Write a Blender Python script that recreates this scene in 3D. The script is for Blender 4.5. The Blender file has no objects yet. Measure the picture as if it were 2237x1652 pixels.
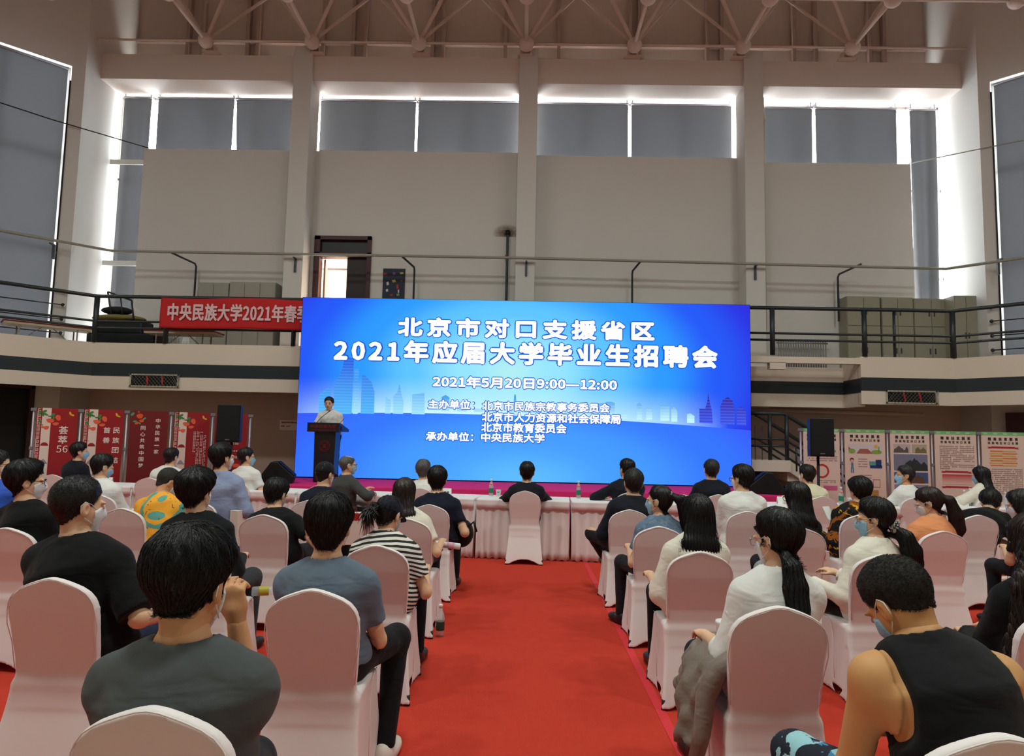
import bpy, bmesh, math, random
import numpy as np
from mathutils import Vector, Matrix

random.seed(7); RNG = np.random.default_rng(7)
scene = bpy.context.scene
COL = scene.collection
PI = math.pi

# ------------------------------------------------------------------ camera
def make_camera():
    cam = bpy.data.cameras.new('camera'); o = bpy.data.objects.new('camera', cam); COL.objects.link(o)
    cam.sensor_fit = 'HORIZONTAL'; cam.sensor_width = 36.0; cam.lens = 36.0 * 1491.0 / 2237.0
    cam.clip_start = 0.05; cam.clip_end = 200
    yaw, pit, rol = math.radians(1.02), math.radians(5.11), math.radians(1.2)
    f = Vector((-math.sin(yaw) * math.cos(pit), math.cos(yaw) * math.cos(pit), math.sin(pit)))
    r0 = Vector((math.cos(yaw), math.sin(yaw), 0)); u0 = r0.cross(f)
    r = r0 * math.cos(rol) + u0 * math.sin(rol); u = r.cross(f)
    M = Matrix((( r.x, u.x, -f.x, 0), (r.y, u.y, -f.y, 0), (r.z, u.z, -f.z, 1.555), (0, 0, 0, 1)))
    o.matrix_world = M
    scene.camera = o
make_camera()

# ------------------------------------------------------------------ daylight outside, hall lamps, exposure
w = bpy.data.worlds.new('world'); scene.world = w; w.use_nodes = True
bg = w.node_tree.nodes['Background']; bg.inputs[0].default_value = (0.88, 0.96, 1.0, 1); bg.inputs[1].default_value = 17.0
def hall_lamp(x, y, z, power, size, col=(0.90, 1.0, 0.93), spread=180):
    l = bpy.data.lights.new('hall_lamp', 'AREA'); l.shape = 'DISK'; l.size = size; l.energy = power; l.color = col; l.spread = math.radians(spread)
    o = bpy.data.objects.new('hall_lamp', l); COL.objects.link(o); o.location = (x, y, z)
    return o
for lx in (-8.0, 0.0, 8.0):
    for ly in (1.6, 7.0):
        hall_lamp(lx, ly, 11.3, {1.6: 410, 7.0: 210}[ly], 1.4)
scene.view_settings.view_transform = 'Standard'
scene.view_settings.look = 'None'
scene.view_settings.exposure = 0.0
scene.view_settings.gamma = 1.0
scene.view_settings.use_curve_mapping = False
scene.cycles.max_bounces = 8; scene.cycles.diffuse_bounces = 4; scene.cycles.glossy_bounces = 3
scene.cycles.transmission_bounces = 6; scene.cycles.transparent_max_bounces = 8
scene.cycles.use_denoising = True
scene.cycles.caustics_reflective = False; scene.cycles.caustics_refractive = False

# ------------------------------------------------------------------ materials
def lin(c):
    def f(v):
        v = v / 255.0
        return v / 12.92 if v <= 0.04045 else ((v + 0.055) / 1.055) ** 2.4
    return tuple(f(v) for v in c)
MATS = {}
def mat(name, rgb, rough=0.6, metal=0.0, bump=0.0, bscale=60.0, var=0.0, vscale=3.0, spec=0.35, stretch=None, sheen=0.0, trans=0.0):
    if name in MATS: return MATS[name]
    m = bpy.data.materials.new(name); m.use_nodes = True; nt = m.node_tree; b = nt.nodes['Principled BSDF']
    c = lin(rgb)
    b.inputs['Base Color'].default_value = (*c, 1); b.inputs['Roughness'].default_value = rough
    b.inputs['Metallic'].default_value = metal; b.inputs['Specular IOR Level'].default_value = spec
    if sheen: b.inputs['Sheen Weight'].default_value = sheen
    tc = nt.nodes.new('ShaderNodeTexCoord')
    src = tc.outputs['Object']
    if stretch:
        mp = nt.nodes.new('ShaderNodeMapping'); mp.inputs['Scale'].default_value = stretch
        nt.links.new(src, mp.inputs[0]); src = mp.outputs[0]
    if var:
        n = nt.nodes.new('ShaderNodeTexNoise'); n.inputs['Scale'].default_value = vscale; n.inputs['Detail'].default_value = 5
        nt.links.new(src, n.inputs['Vector'])
        mx = nt.nodes.new('ShaderNodeMix'); mx.data_type = 'RGBA'
        mx.inputs[6].default_value = (*[max(0, v * (1 - var)) for v in c], 1); mx.inputs[7].default_value = (*[min(1, v * (1 + var)) for v in c], 1)
        nt.links.new(n.outputs[0], mx.inputs[0]); nt.links.new(mx.outputs[2], b.inputs['Base Color'])
    if bump:
        n = nt.nodes.new('ShaderNodeTexNoise'); n.inputs['Scale'].default_value = bscale; n.inputs['Detail'].default_value = 3
        nt.links.new(src, n.inputs['Vector'])
        bp = nt.nodes.new('ShaderNodeBump'); bp.inputs['Strength'].default_value = bump; bp.inputs['Distance'].default_value = 0.01
        nt.links.new(n.outputs[0], bp.inputs['Height']); nt.links.new(bp.outputs[0], b.inputs['Normal'])
    MATS[name] = m
    return m
def emit(name, rgb, s=1.0):
    if name in MATS: return MATS[name]
    m = bpy.data.materials.new(name); m.use_nodes = True; nt = m.node_tree; nt.nodes.remove(nt.nodes['Principled BSDF'])
    e = nt.nodes.new('ShaderNodeEmission'); e.inputs[0].default_value = (*lin(rgb), 1); e.inputs[1].default_value = s
    nt.links.new(e.outputs[0], nt.nodes['Material Output'].inputs[0]); MATS[name] = m
    return m
def glassy(name, rgb=(235, 240, 242), alpha=0.12, rough=0.03):
    if name in MATS: return MATS[name]
    m = bpy.data.materials.new(name); m.use_nodes = True; nt = m.node_tree; b = nt.nodes['Principled BSDF']
    b.inputs['Base Color'].default_value = (*lin(rgb), 1); b.inputs['Roughness'].default_value = rough
    b.inputs['Alpha'].default_value = alpha
    MATS[name] = m
    return m

M_WALL = mat('wall_paint', (210, 206, 201), 0.75, bump=0.05, bscale=25, var=0.035, vscale=0.8)
M_WALLB = mat('beam_paint', (222, 208, 200), 0.75, bump=0.06, bscale=20, var=0.04, vscale=0.7)
M_LOW = mat('lower_wall_paint', (205, 178, 166), 0.8, bump=0.05, bscale=25, var=0.05, vscale=0.9)
M_BALC = mat('balcony_paint', (224, 208, 192), 0.75, bump=0.06, bscale=22, var=0.05, vscale=0.9)
M_BAND = mat('dark_green_band_paint', (36, 45, 48), 0.5, var=0.08, vscale=1.5)
M_ROOF = mat('roof_panel', (196, 176, 164), 0.8, bump=0.1, bscale=8, var=0.06, vscale=1.2, stretch=(6, 1, 0.4))
M_STEEL = mat('truss_paint', (214, 192, 180), 0.55)
M_RAIL = mat('dark_rail_paint', (34, 42, 44), 0.4, spec=0.5)
M_CARPET = mat('red_carpet', (194, 62, 47), 0.95, bump=0.5, bscale=420, var=0.10, vscale=14, spec=0.05)
M_STAGE = mat('stage_carpet_screen_tint', (228, 58, 128), 0.95, bump=0.4, bscale=400, var=0.08, vscale=14, spec=0.05)  # red carpet; the screen's blue spill is painted in as pink
M_BLACK = mat('black_plastic', (16, 17, 18), 0.5)
M_WHITE = mat('white_plastic', (235, 235, 232), 0.4)
M_ALU = mat('aluminium', (176, 172, 178), 0.35, metal=0.8)
M_GLASS = glassy('window_glass', alpha=0.06)

# ------------------------------------------------------------------ mesh building helpers
class MB:
    def __init__(s): s.v = []; s.f = []; s.mi = []; s.cur = 0
    def add(s, vs, fs):
        o = len(s.v); s.v.extend([tuple(v) for v in vs])
        for f in fs: s.f.append(tuple(i + o for i in f)); s.mi.append(s.cur)
        return s
    def box(s, c, d, rz=0.0, rx=0.0, ry=0.0):
        R = Matrix.Rotation(rz, 3, 'Z') @ Matrix.Rotation(ry, 3, 'Y') @ Matrix.Rotation(rx, 3, 'X')
        vs = [Vector(c) + R @ Vector((sx * d[0] / 2, sy * d[1] / 2, sz * d[2] / 2)) for sx in (-1, 1) for sy in (-1, 1) for sz in (-1, 1)]
        return s.add(vs, [(0, 1, 3, 2), (4, 6, 7, 5), (0, 4, 5, 1), (2, 3, 7, 6), (0, 2, 6, 4), (1, 5, 7, 3)])
    def bx(s, x0, x1, y0, y1, z0, z1): return s.box(((x0 + x1) / 2, (y0 + y1) / 2, (z0 + z1) / 2), (x1 - x0, y1 - y0, z1 - z0))
    def bar(s, a, b, r, n=10, r2=None):
        a = Vector(a); b = Vector(b); d = (b - a); L = d.length
        if L < 1e-6: return s
        d /= L; t = Vector((0, 0, 1)) if abs(d.z) < 0.9 else Vector((1, 0, 0)); u = d.cross(t).normalized(); v = d.cross(u)
        r2 = r if r2 is None else r2
        vs = [a + (u * math.cos(2 * PI * i / n) + v * math.sin(2 * PI * i / n)) * r for i in range(n)]
        vs += [b + (u * math.cos(2 * PI * i / n) + v * math.sin(2 * PI * i / n)) * r2 for i in range(n)]
        fs = [(i, (i + 1) % n, n + (i + 1) % n, n + i) for i in range(n)] + [tuple(range(n - 1, -1, -1)), tuple(range(n, 2 * n))]
        return s.add(vs, fs)
    def tube(s, pts, r, n=8):
        pts = [Vector(p) for p in pts]; rr = r if isinstance(r, (list, tuple)) else [r] * len(pts); rings = []; u = None
        for i, p in enumerate(pts):
            d = (pts[min(i + 1, len(pts) - 1)] - pts[max(i - 1, 0)]).normalized()
            if u is None:
                t = Vector((0, 0, 1)) if abs(d.z) < 0.9 else Vector((1, 0, 0)); u = d.cross(t).normalized()
            else: u = (u - d * u.dot(d)).normalized()
            v = d.cross(u)
            rings.append([p + (u * math.cos(2 * PI * k / n) + v * math.sin(2 * PI * k / n)) * rr[i] for k in range(n)])
        vs = [q for rg in rings for q in rg]; fs = []
        for i in range(len(pts) - 1):
            for k in range(n): fs.append((i * n + k, i * n + (k + 1) % n, (i + 1) * n + (k + 1) % n, (i + 1) * n + k))
        fs.append(tuple(range(n - 1, -1, -1))); fs.append(tuple((len(pts) - 1) * n + k for k in range(n)))
        return s.add(vs, fs)
    def lathe(s, prof, c=(0, 0, 0), n=20, axis=None):
        vs = []; fs = []; R = Matrix.Identity(3)
        if axis is not None: R = Vector((0, 0, 1)).rotation_difference(Vector(axis)).to_matrix()
        for (r, z) in prof:
            for k in range(n): vs.append(Vector(c) + R @ Vector((r * math.cos(2 * PI * k / n), r * math.sin(2 * PI * k / n), z)))
        for i in range(len(prof) - 1):
            for k in range(n): fs.append((i * n + k, i * n + (k + 1) % n, (i + 1) * n + (k + 1) % n, (i + 1) * n + k))
        fs.append(tuple(range(n - 1, -1, -1))); fs.append(tuple((len(prof) - 1) * n + k for k in range(n)))
        return s.add(vs, fs)
    def ball(s, c, r, n=16, sc=(1, 1, 1)):
        prof = [(max(1e-4, math.sin(PI * i / n)), -math.cos(PI * i / n)) for i in range(n + 1)]; m = n * 2; vs = []; fs = []
        for (q, z) in prof:
            for k in range(m): vs.append((c[0] + r * sc[0] * q * math.cos(2 * PI * k / m), c[1] + r * sc[1] * q * math.sin(2 * PI * k / m), c[2] + r * sc[2] * z))
        for i in range(n):
            for k in range(m): fs.append((i * m + k, i * m + (k + 1) % m, (i + 1) * m + (k + 1) % m, (i + 1) * m + k))
        return s.add(vs, fs)
    def prism(s, poly, z0, z1):
        n = len(poly); vs = [(x, y, z0) for x, y in poly] + [(x, y, z1) for x, y in poly]
        return s.add(vs, [tuple(range(n - 1, -1, -1)), tuple(range(n, 2 * n))] + [(i, (i + 1) % n, n + (i + 1) % n, n + i) for i in range(n)])
    def xz(s, poly, y0, y1):            # polygon in the XZ plane given thickness in Y
        n = len(poly); vs = [(x, y0, z) for x, z in poly] + [(x, y1, z) for x, z in poly]
        return s.add(vs, [tuple(range(n)), tuple(range(2 * n - 1, n - 1, -1))] + [(i, n + i, n + (i + 1) % n, (i + 1) % n) for i in range(n)])
    def grid(s, P):                     # P[i][j] points -> surface
        a, b = len(P), len(P[0]); vs = [p for r in P for p in r]
        return s.add(vs, [(i * b + j, i * b + j + 1, (i + 1) * b + j + 1, (i + 1) * b + j) for i in range(a - 1) for j in range(b - 1)])
    def mesh(s, name, mats, smooth=False, bevel=0.0, solid=0.0):
        me = bpy.data.meshes.new(name); me.from_pydata(s.v, [], s.f); me.update()
        if not isinstance(mats, (list, tuple)): mats = [mats]
        for m in mats: me.materials.append(m)
        if len(mats) > 1: me.polygons.foreach_set('material_index', s.mi)
        bm = bmesh.new(); bm.from_mesh(me); bmesh.ops.recalc_face_normals(bm, faces=bm.faces); bm.to_mesh(me); bm.free()
        if smooth: me.polygons.foreach_set('use_smooth', [True] * len(me.polygons))
        return me
    def build(s, name, mats, parent=None, smooth=False, bevel=0.0, solid=0.0):
        o = link(name, s.mesh(name, mats, smooth), parent)
        if solid: m = o.modifiers.new('solid', 'SOLIDIFY'); m.thickness = solid; m.offset = 0
        if bevel: m = o.modifiers.new('bevel', 'BEVEL'); m.width = bevel; m.segments = 2; m.limit_method = 'ANGLE'
        if smooth and bevel == 0:
            pass
        return o
def link(name, data, parent=None):
    o = bpy.data.objects.new(name, data); COL.objects.link(o)
    if parent is not None: o.parent = parent
    return o
def tag(o, label, cat, group=None, kind=None):
    o['label'] = label; o['category'] = cat
    if group: o['group'] = group
    if kind: o['kind'] = kind
    return o
def thing(name, label, cat, loc=(0, 0, 0), rz=0.0, group=None):
    o = bpy.data.objects.new(name, None); COL.objects.link(o); o.empty_display_size = 0.1
    o.location = loc; o.rotation_euler = (0, 0, rz)
    return tag(o, label, cat, group)
def struct(o, label=None):
    o['kind'] = 'structure'
    if label: o['label'] = label
    return o
def copy_tree(o, parent=None):
    c = o.copy(); COL.objects.link(c)
    if parent is not None: c.parent = parent
    for ch in list(o.children): copy_tree(ch, c)
    return c
def digit_font():
    try: return bpy.data.fonts.load(bpy.utils.system_resource('DATAFILES', path='fonts') + '/Noto Sans CJK Regular.woff2')
    except Exception: return None
FONT = digit_font()
def text_mesh(name, body, w, h, m, parent, loc, rot=(PI / 2, 0, 0), bold=0.0, depth=0.002, spacing=1.0):
    """lettering as flat solid mesh fitted into w x h (metres), centred on loc; bold thickens the strokes (fraction of the height)"""
    c = bpy.data.curves.new(name, 'FONT'); c.body = body; c.extrude = 0.01; c.space_character = spacing; c.resolution_u = 2
    if FONT: c.font = FONT
    t = bpy.data.objects.new(name, c); COL.objects.link(t)
    dg = bpy.context.evaluated_depsgraph_get(); dg.update()
    me = bpy.data.meshes.new_from_object(t.evaluated_get(dg)); bpy.data.objects.remove(t); bpy.data.curves.remove(c)
    n = len(me.vertices); co = np.empty(n * 3, np.float32); me.vertices.foreach_get('co', co); co = co.reshape(-1, 3)
    lo, hi = co.min(0), co.max(0); ctr = (lo + hi) / 2; size = hi - lo; r = bold * h * 1.6
    co = (co - ctr) * np.array([(w - 2 * r) / size[0], (h - 2 * r) / size[1], depth / 0.02], np.float32)
    me.vertices.foreach_set('co', co.ravel()); me.update(); me.materials.clear(); me.materials.append(m); me.name = name
    if bold > 0:
        bm = bmesh.new(); bm.from_mesh(me); src = list(bm.verts) + list(bm.edges) + list(bm.faces)
        for k in range(8 if bold > 0.015 else 4):
            a = k * 2 * PI / (8 if bold > 0.015 else 4); g = bmesh.ops.duplicate(bm, geom=src)
            bmesh.ops.translate(bm, verts=[e for e in g['geom'] if isinstance(e, bmesh.types.BMVert)], vec=(r * math.cos(a), r * math.sin(a), 0.00002 * (k + 1)))
        bm.to_mesh(me); bm.free()
    o = link(name, me, parent); o.location = loc; o.rotation_euler = rot
    return o

# ------------------------------------------------------------------ the hall
A2 = math.sqrt(0.5)
f_ = MB(); f_.prism([(-14.6, -8), (14.6, -8), (14.6, 13.2), (11.3, 17.8), (-11.3, 17.8), (-14.6, 13.2)], -0.2, 0.0)
struct(f_.build('floor', mat('hall_floor_wood', (176, 150, 122), 0.4, var=0.06, vscale=2, stretch=(8, 0.5, 1))), 'wooden sports hall floor around the carpet')
f_ = MB(); f_.bx(-8.2, 8.2, 0.9, 13.6, 0.0, 0.004)
tag(f_.build('red_carpet', M_CARPET), 'red carpet spread over the hall floor under the whole audience', 'carpet')
f_ = MB(); f_.bx(-16, 16, -8.2, 19, 15.0, 15.2); struct(f_.build('ceiling', M_ROOF))
f_ = MB(); f_.bx(-15, 15, -8.2, -8.0, 0, 15); struct(f_.build('wall_front', M_WALL))
for sx, nm in ((-1, 'left'), (1, 'right')):
    xc = 11.22 if sx < 0 else 11.04
    f_ = MB(); f_.bx(min(sx * 14.5, sx * 14.8), max(sx * 14.5, sx * 14.8), -8, 13.1, 0, 15)
    struct(f_.build('wall_' + nm, M_WALL))
    # short return between the slanted wall and the back window
    f_ = MB(); f_.bx(min(sx * xc, sx * (xc + 0.3)), max(sx * xc, sx * (xc + 0.3)), 16.3, 18.6, 0, 15)
    struct(f_.build('wall_' + nm + '_return', M_WALL))
    # slanted wall with the tall window opening
    ox, oy = sx * xc, 16.3; dx, dy = sx * A2, -A2; nx, ny = sx * A2, A2      # along, outward
    def pt(t, n): return (ox + dx * t + nx * n, oy + dy * t + ny * n)
    def slab(mb, t0, t1, z0, z1, n0=0.0, n1=0.3):
        mb.prism([pt(t0, n0), pt(t1, n0), pt(t1, n1), pt(t0, n1)], z0, z1)
    L = 4.75
    t0 = 0.29 if sx < 0 else 0.25; zt = 10.60 if sx < 0 else 10.48
    f_ = MB(); slab(f_, 0, t0, 3.3, 15); slab(f_, t0, 4.3, zt, 15); slab(f_, 4.3, L, 3.3, 15); slab(f_, t0, 4.3, 3.3, 3.6)
    if sx < 0: slab(f_, 0, 0.5, 0, 3.3); slab(f_, 2.1, L, 0, 3.3); slab(f_, 0.5, 2.1, 2.62, 3.3)
    else: slab(f_, 0, L, 0, 3.3)
    struct(f_.build('wall_' + nm + '_slanted', M_WALL))
    f_ = MB()
    for tt in (t0, 1.6, 2.95, 4.25): slab(f_, tt, tt + 0.06, 3.6, zt, 0.14, 0.2)
    for zz in (3.6, 5.9, 8.2, zt - 0.06): slab(f_, t0, 4.3, zz, zz + 0.06, 0.14, 0.2)
    win = struct(f_.build('window_%d' % (1 if sx < 0 else 2), M_WHITE), 'tall side window behind the grey blind')
    g = MB(); slab(g, t0, 4.3, 3.6, zt, 0.165, 0.172); g.build('pane', M_GLASS, win)
    WIN = (ox, oy, dx, dy, nx, ny, t0, zt)
    if sx < 0: WL = WIN
    else: WR = WIN
# doorway on the left below the gallery: dark leaf in a frame
f_ = MB()
def slabL(mb, t0, t1, z0, z1, n0, n1):
    ox, oy, dx, dy, nx, ny = WL[:6]
    mb.prism([(ox + dx * t + nx * n, oy + dy * t + ny * n) for t, n in ((t0, n0), (t1, n0), (t1, n1), (t0, n1))], z0, z1)
slabL(f_, 0.5, 0.6, 0, 2.62, -0.03, 0.28); slabL(f_, 2.0, 2.1, 0, 2.62, -0.03, 0.28); slabL(f_, 0.5, 2.1, 2.5, 2.62, -0.03, 0.28)
d1 = struct(f_.build('door_1', mat('door_frame_brown', (58, 34, 30), 0.5)), 'dark brown doorway under the gallery')
g = MB(); slabL(g, 0.6, 2.0, 0, 2.5, 0.2, 0.24); g.build('leaf', mat('door_leaf_dark', (20, 17, 17), 0.5), d1)

# back wall: lower wall under the gallery, tall white partition with a door opening, open window strip above it
f_ = MB(); f_.bx(-11.25, 11.1, 17.45, 17.75, 0, 3.3); struct(f_.build('wall_back_lower', M_LOW))
f_ = MB(); f_.bx(-10.26, -5.55, 17.45, 17.62, 3.3, 9.08); f_.bx(-4.06, -0.03, 17.45, 17.62, 3.3, 9.1); f_.bx(-0.03, 5.72, 17.45, 17.62, 3.3, 9.04); f_.bx(5.72, 10.0, 17.45, 17.62, 3.3, 8.94); f_.bx(-5.55, -4.06, 17.45, 17.62, 6.76, 9.1)
struct(f_.build('wall_back', M_WALL), 'white back wall panels below the high windows')
f_ = MB(); f_.bx(-11.25, 11.1, 16.9, 18.0, 10.72, 11.40); struct(f_.build('trim_1', M_WALLB), 'concrete beam above the high windows')
f_ = MB(); f_.bx(-12, 12, 18.4, 18.6, 10.8, 15); struct(f_.build('wall_back_upper', M_ROOF))
f_ = MB()
f_.bx(-12, 12, 18.28, 18.4, 12.58, 12.68); f_.bx(-12, 12, 18.3, 18.4, 11.42, 11.5)
for x in (-9.75, -9.35, -8.05, -7.75, -5.9, -5.05, -4.7, -2.8, -2.5, -0.75, 0.75, 2.75, 3.0, 4.9, 5.3, 7.3, 7.9, 9.4, 9.8): f_.bx(x, x + 0.09, 18.22, 18.4, 11.4, 15)
struct(f_.build('trim_2', mat('girt_paint', (168, 142, 130), 0.7)), 'steel posts of the roof gable')
for i, x in enumerate((-5.88, -0.03, 5.72)):
    f_ = MB(); f_.bx(x - 0.24, x + 0.24, 16.8, 17.5, 3.3, 11.62)
    struct(f_.build('column', M_WALL), 'white concrete column between window bays')
for (x0, x1) in ((-11.2, -6.1), (-5.65, -0.27), (0.2, 5.5), (5.95, 11.05)):
    f_ = MB(); n = 4
    for k in range(n + 1): xx = x0 + (x1 - x0) * k / n; f_.bx(xx - 0.03, xx + 0.03, 17.92, 17.98, 3.6, 10.72)
    for zz in (3.6, 6.0, 8.4, 10.69): f_.bx(x0, x1, 17.92, 17.98, zz - 0.03, zz + 0.03)
    wd = struct(f_.build('window_%d' % (3 + int(x0 > -6) + int(x0 > 0) + int(x0 > 5)), M_WHITE), 'high back window behind grey blinds')
    g = MB(); g.bx(x0, x1, 17.945, 17.952, 3.6, 10.72); g.build('pane', M_GLASS, wd)
# two short transoms in the corner windows
for nm, x0, x1 in (('trim_3', -11.2, -10.23), ('trim_4', 10.02, 11.05)):
    f_ = MB()
    for zz in ((8.66, 5.9) if x0 < 0 else ()): f_.bx(x0, x1, 17.5, 17.56, zz, zz + 0.13)
    if x0 < 0: struct(f_.build(nm, M_WHITE))
# gallery: slab, parapet, dark stripe
def front(mb, z0, z1, off=0.0, th=0.16):
    o = off
    mb.bx(-9.7 - o * 0.41, 4.72, 15.1 - o, 15.1 + th, z0, z1)
    mb.prism([(-9.7 - o * 0.41, 15.1 - o), (-9.7 + 0.41 * th, 15.1 + th), (-13.2 + th, 11.6 + th * 0.4), (-13.2 - o, 11.6 - o * 0.4)], z0, z1)
    mb.bx(7.42, 9.47 + o * 0.41, 15.1 - o, 15.1 + th, z0, z1)
    mb.prism([(9.47 + o * 0.41, 15.1 - o), (9.47 - 0.41 * th, 15.1 + th), (12.97 - th, 11.6 + th * 0.4), (12.97 + o, 11.6 - o * 0.4)], z0, z1)
f_ = MB(); front(f_, 2.48, 3.53)
f_.bx(4.72, 7.42, 15.1, 15.26, 3.36, 3.50); f_.bx(5.43, 5.78, 15.1, 15.26, 3.22, 3.37)
f_.bx(4.72, 7.42, 15.9, 16.05, 2.43, 3.36); f_.bx(7.42, 7.55, 15.2, 16.0, 2.43, 3.53)
struct(f_.build('trim_5', M_BALC), 'gallery parapet')
f_ = MB(); front(f_, 2.78, 3.07, 0.012, 0.0); f_.bx(4.72, 7.42, 15.885, 15.9, 2.74, 3.02); f_.bx(7.405, 7.42, 15.1, 15.9, 2.74, 3.05)
struct(f_.build('trim_6', M_BAND), 'dark stripe along the gallery front')
f_ = MB(); f_.prism([(-11.2, 17.45), (-14.4, 13.2), (-13.1, 11.6), (-9.7, 15.2), (4.72, 15.2), (4.72, 15.95), (7.45, 15.95), (7.45, 15.2), (9.47, 15.2), (12.9, 11.6), (14.2, 13.2), (11.04, 17.45)], 3.1, 3.3)
for yy in (16.15, 16.95): f_.bx(-10.2, 10.0, yy, yy + 0.25, 2.62, 3.1)
struct(f_.build('trim_7', M_LOW), 'gallery floor slab')
# upper door
M_DOORF = mat('maroon_door_paint', (66, 26, 28), 0.45, bump=0.05, bscale=8)
f_ = MB(); f_.bx(-5.55, -5.40, 17.38, 17.66, 3.3, 6.76); f_.bx(-4.16, -4.06, 17.38, 17.66, 3.3, 6.76); f_.bx(-5.55, -4.06, 17.38, 17.66, 6.66, 6.76); f_.bx(-5.55, -4.06, 17.38, 17.66, 6.20, 6.32)
dr = struct(f_.build('door_2', M_DOORF), 'open maroon double door on the gallery')
g = MB(); g.bx(-5.40, -4.16, 17.5, 17.54, 6.32, 6.66); g.build('transom_panel', mat('dark_transom', (26, 15, 16), 0.4), dr)
g = MB(); g.bx(-4.70, -4.16, 17.5, 17.55, 3.3, 6.2); g.build('leaf', mat('dark_maroon_leaf', (40, 18, 20), 0.45), dr)
g = MB(); g.box((-5.36, 17.95, 4.75), (0.05, 0.62, 2.88), 0.1); g.build('leaf', mat('pink_leaf_edge', (190, 140, 125), 0.5), dr)
# bright room seen through the door
f_ = MB(); f_.bx(-6.2, -3.4, 20.6, 20.7, 3.0, 8.2); f_.bx(-6.4, -6.2, 17.7, 20.7, 3, 8.2); f_.bx(-3.4, -3.2, 17.7, 20.7, 3, 8.2)
struct(f_.build('wall_next_room', mat('next_room_wall', (236, 214, 184), 0.7)))
f_ = MB()
for i in range(3): f_.bx(-6.2, -3.4, 20.3 - i * 0.5, 20.36 - i * 0.5, 6.75 + i * 0.12, 6.85 + i * 0.12)
f_.bar((-5.6, 20.5, 6.9), (-4.6, 20.5, 5.8), 0.05); f_.bar((-4.9, 20.5, 6.9), (-4.6, 20.5, 5.8), 0.04)
struct(f_.build('trim_8', M_WHITE))
f_ = MB(); f_.bx(-5.3, -4.3, 20.5, 20.6, 5.0, 5.3)
struct(f_.build('trim_9', mat('next_room_vent', (150, 138, 120), 0.6)))
hall_lamp(-4.8, 19.2, 8.0, 260, 1.0, (1, 0.96, 0.9))
# ------------------------------------------------------------------ smooth solid modelling (distance fields -> one continuous surface)
F4 = np.float32
def V3(*a): return np.array(a, F4)
def nrm(v): v = np.asarray(v, F4); return v / (np.linalg.norm(v) + 1e-9)
def smin(a, b, k):
    h = np.clip(0.5 + 0.5 * (b - a) / k, 0, 1)
    return b + (a - b) * h - k * h * (1 - h)
def d_cone(P, a, b, ra, rb):
    ba = b - a; q = P - a; t = np.clip((q @ ba) / (ba @ ba + 1e-9), 0, 1)
    q = q - t[:, None] * ba
    return np.sqrt((q * q).sum(1)) - (ra + (rb - ra) * t)
def d_ell(P, c, r):
    q = (P - np.asarray(c, F4)); r = np.asarray(r, F4); k0 = np.sqrt(((q / r) ** 2).sum(1)) + 1e-6; k1 = np.sqrt(((q / (r * r)) ** 2).sum(1)) + 1e-6
    return k0 * (k0 - 1) / k1
def d_ecap(P, a, b, ex, ra, rb):
    ax = b - a; L = np.linalg.norm(ax); ax = ax / L; ey = nrm(np.cross(ax, ex)); ex = np.cross(ey, ax)
    q = P - a; z = q @ ax; t = np.clip(z / L, 0, 1); dz = z - t * L; x = q @ ex; y = q @ ey
    rx = ra[0] + (rb[0] - ra[0]) * t; ry = ra[1] + (rb[1] - ra[1]) * t; rm = np.minimum(rx, ry)
    return (np.sqrt((x / rx) ** 2 + (y / ry) ** 2 + (dz / rm) ** 2) - 1) * rm
def gridpts(lo, hi, h):
    n = [int(math.ceil((hi[i] - lo[i]) / h)) + 1 for i in range(3)]
    ax = [np.arange(n[i], dtype=F4) * h + F4(lo[i]) for i in range(3)]
    G = np.stack(np.meshgrid(*ax, indexing='ij'), -1).reshape(-1, 3)
    return G, n
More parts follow.
